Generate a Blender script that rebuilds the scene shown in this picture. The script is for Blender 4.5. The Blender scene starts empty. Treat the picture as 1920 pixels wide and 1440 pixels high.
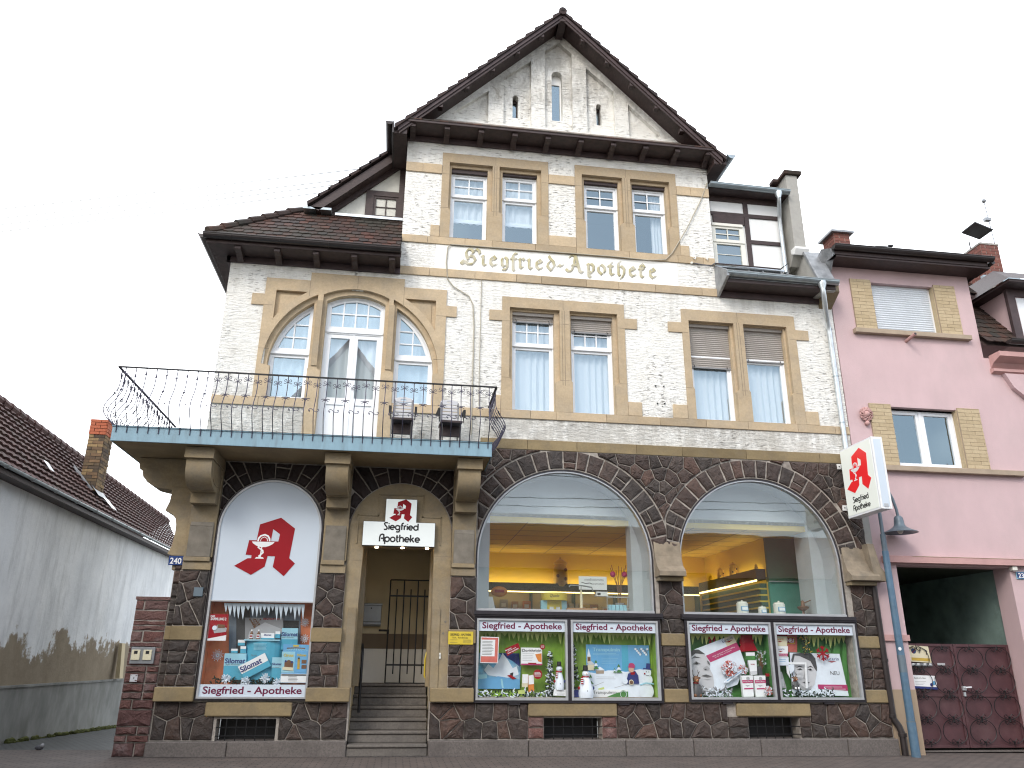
import bpy, math, random
from mathutils import Vector, Matrix
from mathutils.geometry import tessellate_polygon
R = math.radians
random.seed(7)
SC = bpy.context.scene
COL = SC.collection

# ------------------------------------------------------------------ camera
CAM_POS = Vector((0.0, -13.386, 1.376))
cd = bpy.data.cameras.new('camera'); cam = bpy.data.objects.new('camera', cd); COL.objects.link(cam)
rx, up, fw = Vector((.99002, -.14068, .00827)), Vector((-.05511, -.33245, .94151)), Vector((.12970, .93257, .33688))
cam.matrix_world = Matrix(((rx.x, up.x, -fw.x, CAM_POS.x), (rx.y, up.y, -fw.y, CAM_POS.y), (rx.z, up.z, -fw.z, CAM_POS.z), (0, 0, 0, 1)))
cd.sensor_width = 36; cd.lens = 1461.8 * 36 / 1920; cd.clip_start = .1; cd.clip_end = 2000
SC.camera = cam

# ------------------------------------------------------------------ world, sun, exposure
SUN_EL, SUN_AZ = 38, -145     # azimuth measured from +y towards +x
w = bpy.data.worlds.new('World'); SC.world = w; w.use_nodes = True
nt = w.node_tree; nt.nodes.clear()
def wn(t, **k):
    n = nt.nodes.new(t)
    for a, b in k.items(): setattr(n, a, b)
    return n
out = wn('ShaderNodeOutputWorld'); bg = wn('ShaderNodeBackground')
sky = wn('ShaderNodeTexSky', sky_type='NISHITA', sun_disc=False, sun_elevation=R(SUN_EL), sun_rotation=R(SUN_AZ), air_density=1.0, dust_density=2.0, ozone_density=1.5)
tc = wn('ShaderNodeTexCoord'); nz = wn('ShaderNodeTexNoise'); nz.inputs['Scale'].default_value = 2.3; nz.inputs['Detail'].default_value = 6; nz.inputs['Roughness'].default_value = .55
sp = wn('ShaderNodeSeparateXYZ'); ma = wn('ShaderNodeMath', operation='MULTIPLY_ADD'); ma.inputs[1].default_value = .15
rmp = wn('ShaderNodeValToRGB'); rmp.color_ramp.elements[0].position = .45; rmp.color_ramp.elements[1].position = .68; rmp.color_ramp.elements[0].color = (.33, .33, .33, 1)
mix = wn('ShaderNodeMix', data_type='RGBA'); mix.inputs['B'].default_value = (12.2, 12.6, 13.0, 1)
L = nt.links.new
mpg = wn('ShaderNodeMapping'); mpg.inputs['Location'].default_value = (3.81, 1.81, .34); L(tc.outputs['Generated'], mpg.inputs[0]); L(mpg.outputs[0], nz.inputs['Vector']); L(tc.outputs['Generated'], sp.inputs[0]); L(sp.outputs['Y'], ma.inputs[0]); L(nz.outputs['Fac'], ma.inputs[2])
L(ma.outputs[0], rmp.inputs[0]); L(rmp.outputs[0], mix.inputs['Factor']); L(sky.outputs[0], mix.inputs['A']); L(mix.outputs['Result'], bg.inputs[0])
bg.inputs[1].default_value = .15
L(bg.outputs[0], out.inputs[0])
sd = bpy.data.lights.new('sun', 'SUN'); sun = bpy.data.objects.new('sun', sd); COL.objects.link(sun)
sd.energy = .9; sd.angle = R(18); sd.color = (1, .96, .9)
_d = Vector((math.sin(R(SUN_AZ)) * math.cos(R(SUN_EL)), math.cos(R(SUN_AZ)) * math.cos(R(SUN_EL)), math.sin(R(SUN_EL))))
sun.rotation_euler = _d.to_track_quat('Z', 'Y').to_euler(); sun.location = (-20, -20, 40)
SC.view_settings.view_transform = 'Standard'; SC.view_settings.look = 'None'; SC.view_settings.gamma = 1
SC.view_settings.exposure = .70
SC.cycles.filter_width = 1.15

# ------------------------------------------------------------------ materials
MATS = {}
def nodes(name):
    m = bpy.data.materials.new(name); m.use_nodes = True; t = m.node_tree; t.nodes.clear(); MATS[name] = m
    o = t.nodes.new('ShaderNodeOutputMaterial'); b = t.nodes.new('ShaderNodeBsdfPrincipled'); t.links.new(b.outputs[0], o.inputs[0])
    return m, t, b, o
class NT:
    def __init__(s, t): s.t = t; s.pos = None
    def n(s, ty, **k):
        x = s.t.nodes.new(ty)
        for a, b in k.items(): setattr(x, a, b)
        return x
    def l(s, a, b): s.t.links.new(a, b)
    def P(s):
        if s.pos is None: s.pos = s.n('ShaderNodeNewGeometry')
        return s.pos.outputs['Position']
    def noise(s, scale, detail=4, rough=.55, vec=None, stretch=None, dist=0):
        v = vec or s.P()
        if stretch:
            m = s.n('ShaderNodeMapping'); m.inputs['Scale'].default_value = stretch; s.l(v, m.inputs[0]); v = m.outputs[0]
        x = s.n('ShaderNodeTexNoise'); x.inputs['Scale'].default_value = scale; x.inputs['Detail'].default_value = detail; x.inputs['Roughness'].default_value = rough; x.inputs['Distortion'].default_value = dist
        s.l(v, x.inputs['Vector']); return x.outputs['Fac']
    def ramp(s, f, pts, interp='LINEAR'):
        r = s.n('ShaderNodeValToRGB'); cr = r.color_ramp; cr.interpolation = interp
        while len(cr.elements) < len(pts): cr.elements.new(.5)
        for e, (p, c) in zip(cr.elements, pts):
            e.position = p; e.color = (c, c, c, 1) if isinstance(c, (int, float)) else (*c, 1)
        s.l(f, r.inputs[0]); return r.outputs[0]
    def mix(s, f, a, b, mode='MIX'):
        m = s.n('ShaderNodeMix', data_type='RGBA', blend_type=mode)
        for i, v in (('Factor', f), ('A', a), ('B', b)):
            if isinstance(v, (int, float)): m.inputs[i].default_value = v if i == 'Factor' else (v, v, v, 1)
            elif isinstance(v, tuple): m.inputs[i].default_value = (*v, 1)
            else: s.l(v, m.inputs[i])
        return m.outputs['Result']
    def math(s, op, a, b=None, c=None):
        m = s.n('ShaderNodeMath', operation=op)
        for i, v in enumerate((a, b, c)):
            if v is None: continue
            if isinstance(v, (int, float)): m.inputs[i].default_value = v
            else: s.l(v, m.inputs[i])
        return m.outputs[0]
    def bump(s, h, bsdf, strength=.4, dist=.01):
        b = s.n('ShaderNodeBump'); b.inputs['Strength'].default_value = strength; b.inputs['Distance'].default_value = dist
        s.l(h, b.inputs['Height']); s.l(b.outputs[0], bsdf.inputs['Normal'])
    def xyz(s):
        x = s.n('ShaderNodeSeparateXYZ'); s.l(s.P(), x.inputs[0]); return x.outputs

def simple(name, col, rough=.6, metal=0, var=.12, scale=6, bump=.0, bscale=60, spec=.5, stretch=None, dirt=None, dirtscale=1.5, dirtlo=.5, dirthi=.75):
    m, t, b, o = nodes(name); g = NT(t)
    f = g.noise(scale, 5, .6, stretch=stretch)
    c = g.mix(g.ramp(f, [(.3, 0), (.7, 1)]), tuple(max(0, v * (1 - var)) for v in col), tuple(min(1, v * (1 + var)) for v in col))
    if dirt: c = g.mix(g.ramp(g.noise(dirtscale, 7, .65, stretch=stretch), [(dirtlo, 0), (dirthi, .75)]), c, dirt)
    g.l(c, b.inputs['Base Color'])
    b.inputs['Roughness'].default_value = rough; b.inputs['Metallic'].default_value = metal; b.inputs['Specular IOR Level'].default_value = spec
    if bump: g.bump(g.noise(bscale, 5, .65, stretch=stretch), b, bump, .01)
    return m
def island(name, cols, rough=.8, var=.25, scale=14, bump=.5, bscale=30, dist=.012, interp='LINEAR', spec=.3, stretch=None, dirt=None, dlo=.55, dhi=.8, dsc=2):
    m, t, b, o = nodes(name); g = NT(t); g.P()
    n = len(cols); c = g.ramp(g.pos.outputs['Random Per Island'], [(i / max(1, n - 1), k) for i, k in enumerate(cols)], interp)
    f = g.ramp(g.noise(scale, 6, .65, stretch=stretch), [(.25, 1 - var), (.75, 1 + var)])
    c = g.mix(1, c, f, 'MULTIPLY')
    if dirt: c = g.mix(g.ramp(g.noise(dsc, 7, .7), [(dlo, 0), (dhi, .8)]), c, dirt)
    g.l(c, b.inputs['Base Color']); b.inputs['Roughness'].default_value = rough; b.inputs['Specular IOR Level'].default_value = spec
    if bump: g.bump(g.noise(bscale, 6, .7, stretch=stretch), b, bump, dist)
    return m

# painted, flaking plaster with short horizontal cracks
m, t, b, o = nodes('plaster_white'); g = NT(t); X = g.xyz()
dash = g.ramp(g.noise(1, 4, .6, stretch=(7.5, 1, 44)), [(.59, 0), (.65, 1)])
patch = g.ramp(g.noise(.9, 4, .6), [(.42, .12), (.62, 1)])
dm = g.math('MULTIPLY', dash, patch)
c = g.mix(g.ramp(g.noise(3, 5, .6), [(.3, 0), (.7, 1)]), (.82, .80, .74), (.88, .875, .835))
c = g.mix(g.math('MULTIPLY', dm, .72), c, (.26, .23, .19))
low = g.ramp(X['Z'], [(0, 0), (1, 1)])
zl = g.math('MULTIPLY_ADD', X['Z'], -1.1, 7.1)                       # weathered strip over the stone base
zh = g.math('MULTIPLY_ADD', X['Z'], .9, -10.6)                       # and in the gable
wz = g.math('MAXIMUM', g.math('MINIMUM', g.math('MAXIMUM', zl, 0), 1.1), g.math('MINIMUM', g.math('MAXIMUM', zh, 0), .9))
st = g.noise(5, 9, .75, stretch=(1, 1, .55))
blot = g.noise(.8, 5, .6)
wm0 = None; wm = g.ramp(g.math('MULTIPLY_ADD', wz, .17, g.math('MULTIPLY_ADD', blot, .35, g.math('MULTIPLY', st, .65))), [(.585, 0), (.70, 1)])
c = g.mix(g.math('MULTIPLY', wm, .6), c, (.36, .34, .30))
c = g.mix(g.ramp(g.math('MULTIPLY_ADD', wz, .05, g.noise(1.7, 8, .62, dist=.6)), [(.715, 0), (.725, .8)]), c, (.40, .37, .32))
run = g.noise(1, 7, .62, stretch=(5.5, 1, .55))                       # rain runs, strongest under the sill bands
under = None
for zb in (9.0, 8.30, 5.555, 7.975, 11.1):
    q = g.math('MULTIPLY_ADD', X['Z'], 2.2, 1 - 2.2 * zb); q = g.math('MULTIPLY', g.math('MAXIMUM', q, 0), g.math('LESS_THAN', X['Z'], zb)); under = q if under is None else g.math('MAXIMUM', under, q)
c = g.mix(g.math('MULTIPLY', g.ramp(run, [(.46, 0), (.68, 1)]), g.math('MULTIPLY_ADD', under, .42, .10)), c, (.40, .375, .32))
c = g.mix(g.ramp(g.noise(.55, 6, .6), [(.48, 0), (.75, .28)]), c, (.62, .58, .48))
g.l(c, b.inputs['Base Color']); b.inputs['Roughness'].default_value = .85; b.inputs['Specular IOR Level'].default_value = .2
lay = g.noise(1, 5, .65, stretch=(5, 1, 22))
h = g.math('MULTIPLY_ADD', dm, -1.2, g.math('MULTIPLY_ADD', lay, 2.0, g.math('ADD', g.noise(30, 6, .7, stretch=(.6, 1, 1.6)), g.math('MULTIPLY', wm, -.4))))
g.bump(h, b, 1.0, .018)

# sandstone: big blocks, streaks, grey bloom
def sandstone(name, c0, c1, grey, gl, gh):
    m, t, b, o = nodes(name); g = NT(t); g.P()
    f = g.noise(1.1, 6, .6, stretch=(1, 1, 2.2), dist=1.2)
    c = g.mix(g.ramp(f, [(.3, 0), (.7, 1)]), c0, c1)
    c = g.mix(1, c, g.ramp(g.pos.outputs['Random Per Island'], [(0, .80), (1, 1.16)]), 'MULTIPLY')
    c = g.mix(g.ramp(g.noise(2.6, 8, .7), [(gl, 0), (gh, .7)]), c, grey)
    c = g.mix(1, c, g.ramp(g.noise(26, 4, .7), [(.25, .88), (.75, 1.1)]), 'MULTIPLY')
    g.l(c, b.inputs['Base Color']); b.inputs['Roughness'].default_value = .9; b.inputs['Specular IOR Level'].default_value = .2
    g.bump(g.noise(24, 7, .7), b, .3, .008)
sandstone('sandstone', (.42, .325, .21), (.50, .395, .265), (.35, .295, .225), .44, .74)
sandstone('sandstone_dark', (.24, .185, .11), (.335, .265, .165), (.23, .20, .155), .42, .66)
sandstone('sandstone_yellow', (.19, .145, .08), (.265, .205, .115), (.17, .14, .10), .48, .75)
simple('impost_stone', (.25, .205, .15), .9, var=.25, scale=4, bump=.3, bscale=25, spec=.2, dirt=(.13, .115, .095), dirtscale=3)
simple('sandstone_grey', (.19, .17, .14), .9, var=.25, scale=5, bump=.3, bscale=25, spec=.2)
island('rubble', [(.033, .025, .021), (.058, .035, .027), (.038, .032, .029), (.080, .046, .034), (.034, .025, .021), (.056, .043, .036), (.092, .050, .036)], .62, .45, 9, .9, 16, .03, spec=.45, dirt=(.075, .066, .06), dlo=.56, dhi=.85, dsc=5)
island('voussoir', [(.020, .014, .014), (.036, .022, .02), (.028, .020, .018)], .6, .35, 9, .8, 16, .02, spec=.4)
island('red_sandstone', [(.135, .062, .053), (.17, .085, .072), (.115, .06, .056), (.19, .105, .09), (.15, .09, .082)], .85, .3, 8, 1, 14, .05, dirt=(.33, .27, .26), dlo=.52, dhi=.8, dsc=3)
simple('mortar', (.37, .335, .295), .95, var=.25, scale=12, bump=.4, bscale=50, spec=.1, dirt=(.12, .10, .09), dirtlo=.45, dirthi=.75, dirtscale=4)
simple('mortar_dark', (.30, .265, .235), .95, var=.2, scale=10, bump=.4, bscale=50, spec=.1)
simple('granite', (.125, .108, .098), .75, var=.3, scale=40, bump=.2, bscale=60, dirt=(.07, .06, .055), dirtscale=2)
simple('step_stone', (.135, .12, .105), .7, var=.25, scale=30, bump=.2, bscale=50, dirt=(.06, .055, .05), dirtscale=3)
simple('wood_dark', (.040, .023, .021), .55, var=.35, scale=10, bump=.3, bscale=30, stretch=(1, 1, 4))
simple('wood_purple', (.062, .040, .041), .6, var=.25, scale=6, bump=.2, bscale=30)
simple('gutter_dark', (.035, .028, .027), .4, .2, var=.2, scale=5)
island('roof_tile', [(.042, .024, .020), (.085, .036, .026), (.055, .034, .028), (.038, .030, .028), (.105, .045, .03)], .75, .35, 20, .5, 40, .006, dirt=(.035, .034, .026), dlo=.45, dhi=.62, dsc=1.2)
island('roof_tile_dark', [(.030, .022, .022), (.048, .030, .027), (.036, .028, .028)], .75, .3, 20, .5, 40, .006)
island('roof_pantile', [(.072, .034, .031), (.090, .044, .038), (.062, .031, .029)], .7, .40, 5, .4, 40, .006, dirt=(.085, .075, .055), dlo=.52, dhi=.75, dsc=1.6)
simple('zinc', (.36, .41, .43), .38, .75, var=.15, scale=5, dirt=(.25, .27, .27), dirtscale=4)
simple('zinc_bright', (.62, .66, .68), .32, .7, var=.12, scale=7, dirt=(.4, .42, .42), dirtscale=6)
simple('lead', (.30, .31, .32), .5, .5, var=.3, scale=6, bump=.3, bscale=12)
simple('pvc_white', (.80, .82, .84), .35, var=.04, scale=3)
simple('paint_white', (.78, .78, .76), .5, var=.05, scale=3, dirt=(.55, .54, .5), dirtscale=5, dirtlo=.6, dirthi=.9)
simple('infill_white', (.74, .75, .74), .85, var=.05, scale=3, bump=.1)
simple('infill_grey', (.60, .60, .55), .85, var=.1, scale=4, bump=.2)
simple('blind_beige', (.36, .33, .30), .55, var=.06, scale=3)
simple('blind_white', (.62, .66, .70), .5, var=.05, scale=3)
simple('iron', (.060, .055, .085), .45, .5, var=.3, scale=20)
simple('iron_black', (.012, .012, .013), .45, .3, var=.2, scale=20)
simple('slab_blue', (.215, .345, .415), .5, var=.10, scale=3, dirt=(.13, .17, .19), dirtscale=3.5, stretch=(3, 1, .6), dirtlo=.52, dirthi=.8)
simple('slab_soffit', (.30, .225, .125), .9, var=.2, scale=2, bump=.15, dirt=(.2, .16, .1))
simple('pink_plaster', (.57, .42, .425), .9, var=.05, scale=2, bump=.5, bscale=90, spec=.15, dirt=(.47, .37, .365), dirtscale=1.1, dirtlo=.48, dirthi=.85, stretch=(1, 1, .6))
simple('pink_trim', (.50, .30, .28), .85, var=.1, scale=3, bump=.2)
simple('tan_render', (.36, .275, .19), .9, var=.1, scale=3, bump=.4, bscale=60, dirt=(.3, .21, .15))
simple('tan_sill', (.36, .285, .21), .85, var=.12, scale=4, bump=.2)
island('tan_brick', [(.45, .355, .225), (.49, .395, .255), (.42, .33, .205)], .85, .12, 20, .3, 60, .004)
island('red_brick', [(.17, .065, .05), (.22, .09, .07), (.14, .06, .05)], .85, .25, 20, .4, 40, .005, dirt=(.09, .05, .045), dlo=.5, dhi=.8, dsc=3)
island('orange_brick', [(.36, .10, .05), (.44, .14, .075)], .85, .2, 20, .3, 40, .005)
island('old_brick', [(.20, .14, .075), (.10, .075, .055), (.29, .20, .10), (.07, .055, .045), (.23, .145, .08)], .9, .3, 14, .5, 40, .006)
simple('joint_grey', (.06, .05, .045), .9, var=.2)
simple('concrete_grey', (.36, .35, .32), .9, var=.15, scale=3, bump=.5, bscale=30, dirt=(.2, .19, .18), dirtscale=3)
simple('passage_green', (.20, .28, .25), .85, var=.2, scale=2, dirt=(.06, .08, .075))
simple('gate_maroon', (.075, .030, .034), .5, var=.25, scale=4, bump=.08, dirt=(.10, .055, .055), dirtscale=2)
simple('lamp_blue', (.085, .155, .225), .4, .1, var=.15, scale=8, dirt=(.13, .19, .24), dirtscale=6)
simple('lamp_grey', (.13, .17, .20), .42, .2, var=.1, scale=8)
simple('alu', (.46, .47, .48), .35, .4, var=.1, scale=6)
simple('alu_dark', (.045, .040, .045), .4, .5, var=.2, scale=6)
simple('reveal_white', (.46, .49, .52), .6, var=.05, scale=3)
simple('shop_yellow', (.72, .50, .07), .7, var=.03, scale=1)
simple('shop_ceiling', (.62, .45, .10), .7, var=.04, scale=1)
simple('shop_green', (.035, .085, .05), .5, var=.15, scale=2)
simple('shop_dark', (.035, .035, .018), .5, var=.2, scale=3)
simple('shop_teal', (.05, .22, .16), .4, var=.2, scale=2)
simple('entry_beige', (.56, .47, .30), .8, var=.05, scale=2, bump=.05)
simple('entry_white', (.72, .69, .62), .8, var=.05, scale=2)
simple('entry_brown', (.16, .115, .07), .7, var=.1, scale=3)
simple('steel_grey', (.30, .31, .32), .38, .6, var=.1, scale=4)
simple('black', (.012, .011, .012), .5, var=.1)
simple('dark_room', (.085, .08, .075), .9, var=.1)
simple('room_pale', (.40, .40, .36), .9, var=.05)
simple('white', (.78, .79, .79), .5, var=.02)
simple('off_white', (.70, .69, .62), .6, var=.04)
simple('cream', (.66, .60, .42), .5, var=.05)
simple('red', (.30, .008, .015), .55, var=.05, spec=.2)
simple('purple_red', (.13, .005, .04), .5, var=.03)
simple('pink_stripe', (.42, .035, .13), .5, var=.05)
simple('brand_yellow', (.62, .47, .04), .45, var=.06, dirt=(.45, .34, .03), dirtscale=6)
simple('blue_enamel', (.015, .045, .17), .25, var=.1)
simple('blue_dark', (.02, .04, .12), .5, var=.1)
simple('navy', (.02, .03, .16), .5, var=.1)
simple('cyan', (.075, .36, .50), .45, var=.08, scale=4)
simple('cyan_pale', (.30, .56, .66), .45, var=.08, scale=4)
simple('sky_poster', (.13, .36, .60), .45, var=.10, scale=3)
simple('snow', (.70, .76, .82), .7, var=.06, scale=8)
simple('ice_blue', (.12, .33, .50), .45, var=.6, scale=7, dirt=(.55, .70, .78), dirtscale=5, dirtlo=.45, dirthi=.7)
simple('orange_poster', (.62, .20, .09), .6, var=.22, scale=5, dirt=(.62, .30, .14), dirtscale=4)
simple('pink_poster', (.55, .13, .10), .6, var=.2, scale=6)
simple('lime_poster', (.20, .36, .035), .55, var=.28, scale=3.5, dirt=(.36, .48, .10), dirtscale=3)
simple('lime_pale', (.50, .58, .17), .55, var=.15, scale=5)
simple('green_poster', (.06, .20, .045), .55, var=.3, scale=4)
simple('ice_white', (.52, .60, .66), .45, var=.15, scale=9)
simple('backdrop_grey', (.15, .19, .23), .7, var=.15, scale=3)
simple('fir_green', (.018, .035, .022), .8, var=.5, scale=30)
simple('gold', (.50, .33, .05), .45, var=.15)
simple('orange', (.62, .20, .03), .5, var=.1)
simple('brown', (.16, .075, .035), .7, var=.2)
simple('wood_light', (.42, .22, .10), .55, var=.12)
simple('skin', (.55, .33, .24), .6, var=.08)
for i, v in enumerate((.02, .06, .13, .24, .38, .55)): simple('grey%d' % i, (v, v * 1.0, v * 1.02), .5, var=.03)
simple('gold_letter', (.42, .37, .20), .7, var=.25, scale=9, dirt=(.56, .53, .45), dirtscale=4, dirtlo=.42, dirthi=.62)
simple('letter_shadow', (.24, .225, .18), .8, var=.2, scale=9, dirt=(.6, .58, .52), dirtscale=4, dirtlo=.42, dirthi=.6)
simple('letter_ground', (.83, .82, .77), .8, var=.04, scale=4, dirt=(.42, .40, .36), dirtscale=2.6, dirtlo=.54, dirthi=.85, bump=.3, bscale=20, stretch=(1, 1, .5))
simple('cable', (.40, .36, .28), .6, var=.1)
simple('cable_dark', (.10, .10, .11), .6, var=.1)
simple('bark', (.06, .05, .045), .9, var=.3)
simple('moss', (.075, .085, .02), .95, var=.4, scale=12)
simple('far_roof', (.16, .075, .055), .8, var=.2, scale=6)
simple('far_wall', (.50, .47, .40), .9, var=.06, scale=2)
simple('far_wall_grey', (.33, .33, .32), .9, var=.06, scale=2)

# old white-washed wall: vertical runs, exposed brown render below a ragged line, mossy grey base
m, t, b, o = nodes('white_wash'); g = NT(t); X = g.xyz()
c = g.mix(g.ramp(g.noise(1.0, 7, .62, stretch=(1, 1.2, .45)), [(.3, 0), (.7, 1)]), (.80, .83, .86), (.90, .92, .93))
c = g.mix(g.ramp(g.noise(2.2, 8, .7, stretch=(1, 1.6, .3)), [(.48, 0), (.74, .75)]), c, (.46, .48, .49))
c = g.mix(g.ramp(g.noise(.7, 6, .65), [(.45, 0), (.7, .5)]), c, (.55, .58, .61))
edge = g.math('MULTIPLY_ADD', g.noise(.75, 10, .72), -2.6, g.math('ADD', X['Z'], -.10))
c = g.mix(g.ramp(edge, [(.17, 1), (.28, 0)]), c, g.mix(g.noise(2.5, 7, .65), (.17, .13, .09), (.40, .345, .26)))
g.l(c, b.inputs['Base Color']); b.inputs['Roughness'].default_value = .92; b.inputs['Specular IOR Level'].default_value = .15
g.bump(g.noise(9, 8, .7), b, .5, .02)
simple('wall_base', (.23, .235, .225), .9, var=.3, scale=2.5, bump=.3, bscale=14, dirt=(.12, .12, .105), dirtscale=2, stretch=(1, 1, .5))

# paving
def paver(name, c0, c1, cm, bw, bh, off, rotz, ms, bstr=.5, rough=.8):
    m, t, b, o = nodes(name); g = NT(t)
    mp = g.n('ShaderNodeMapping'); mp.inputs['Rotation'].default_value = (0, 0, R(rotz)); g.l(g.P(), mp.inputs[0])
    br = g.n('ShaderNodeTexBrick'); br.offset = off; g.l(mp.outputs[0], br.inputs[0])
    br.inputs['Scale'].default_value = 1; br.inputs['Brick Width'].default_value = bw; br.inputs['Row Height'].default_value = bh; br.inputs['Mortar Size'].default_value = ms; br.inputs['Mortar Smooth'].default_value = .3
    br.inputs['Color1'].default_value = (*c0, 1); br.inputs['Color2'].default_value = (*c1, 1); br.inputs['Mortar'].default_value = (*cm, 1); br.inputs['Bias'].default_value = 0
    c = g.mix(1, br.outputs['Color'], g.ramp(g.noise(2.5, 7, .65), [(.25, .72), (.75, 1.25)]), 'MULTIPLY')
    g.l(c, b.inputs['Base Color']); b.inputs['Roughness'].default_value = rough
    h = g.math('MULTIPLY_ADD', br.outputs['Fac'], -1.0, g.math('MULTIPLY', g.noise(35, 5, .6), .5)); g.bump(h, b, bstr, .01)
paver('sidewalk_paver', (.135, .105, .091), (.110, .091, .080), (.050, .045, .040), .20, .10, .5, 0, .009, .9)
paver('cobble', (.048, .054, .056), (.066, .07, .069), (.026, .029, .026), .13, .11, .5, 4, .016, 1.0, .6)
paver('curb_row', (.10, .09, .085), (.13, .115, .105), (.05, .045, .04), .11, .10, .5, 0, .012, .8)
simple('asphalt', (.052, .052, .053), .85, var=.25, scale=30, bump=.4, bscale=120)
simple('earth', (.09, .085, .07), .95, var=.3, scale=1)

# glass, sheer cloth, lit faces
def glassmat(name, ior, tint=(1, 1, 1), rough=.0, refl=(1, 1, 1)):
    m = bpy.data.materials.new(name); m.use_nodes = True; t = m.node_tree; t.nodes.clear(); MATS[name] = m; g = NT(t)
    o = g.n('ShaderNodeOutputMaterial'); ms = g.n('ShaderNodeMixShader'); tr = g.n('ShaderNodeBsdfTransparent'); gl = g.n('ShaderNodeBsdfGlossy'); fr = g.n('ShaderNodeFresnel')
    fr.inputs[0].default_value = ior; gl.inputs['Roughness'].default_value = rough; gl.inputs['Color'].default_value = (*refl, 1); tr.inputs[0].default_value = (*tint, 1)
    bp = g.n('ShaderNodeBump'); bp.inputs['Strength'].default_value = .035; bp.inputs['Distance'].default_value = .03
    g.l(g.noise(1.3, 2, .4), bp.inputs['Height']); g.l(bp.outputs[0], gl.inputs['Normal'])
    gm = g.n('ShaderNodeNewGeometry'); fx = g.n('ShaderNodeMix'); fx.inputs[3].default_value = .08; g.l(gm.outputs['Backfacing'], fx.inputs[0]); g.l(fr.outputs[0], fx.inputs[2])      # a pane reflects alike from both sides
    g.l(fx.outputs[0], ms.inputs[0]); g.l(tr.outputs[0], ms.inputs[1]); g.l(gl.outputs[0], ms.inputs[2]); g.l(ms.outputs[0], o.inputs[0])
glassmat('glass', 2.9, (.90, .94, .96), 0.0, (.74, .92, 1.0)); glassmat('shop_glass', 1.62, (.96, .98, .97)); glassmat('case_glass', 1.40, (.98, .99, .99))
m = bpy.data.materials.new('sheer'); m.use_nodes = True; t = m.node_tree; t.nodes.clear(); MATS['sheer'] = m; g = NT(t)
o = g.n('ShaderNodeOutputMaterial'); df = g.n('ShaderNodeBsdfDiffuse'); tl = g.n('ShaderNodeBsdfTranslucent'); tr = g.n('ShaderNodeBsdfTransparent'); m1 = g.n('ShaderNodeMixShader'); m2 = g.n('ShaderNodeMixShader')
df.inputs[0].default_value = (.86, .88, .90, 1); tl.inputs[0].default_value = (.86, .88, .9, 1); m1.inputs[0].default_value = .25; m2.inputs[0].default_value = .15
g.l(df.outputs[0], m1.inputs[1]); g.l(tl.outputs[0], m1.inputs[2]); g.l(m1.outputs[0], m2.inputs[1]); g.l(tr.outputs[0], m2.inputs[2]); g.l(m2.outputs[0], o.inputs[0])
def emit(name, col, strength, base=None):
    m, t, b, o = nodes(name); b.inputs['Base Color'].default_value = (*(base or col), 1); b.inputs['Emission Color'].default_value = (*col, 1); b.inputs['Emission Strength'].default_value = strength; b.inputs['Roughness'].default_value = .3
emit('sign_face', (.86, .92, .88), .24, (.55, .58, .58)); emit('sign_face_side', (.90, .95, .86), .22, (.56, .575, .54))
emit('sign_red', (.75, .02, .02), .25, (.55, .015, .02)); emit('hidden_fill_glow', (1, .78, .30), 10.0); emit('strip_light', (1, .72, .25), 3.2); emit('spot_lamp', (1, .78, .5), 14)
simple('sign_panel', (.57, .64, .71), .28, var=.03, scale=1)

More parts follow.
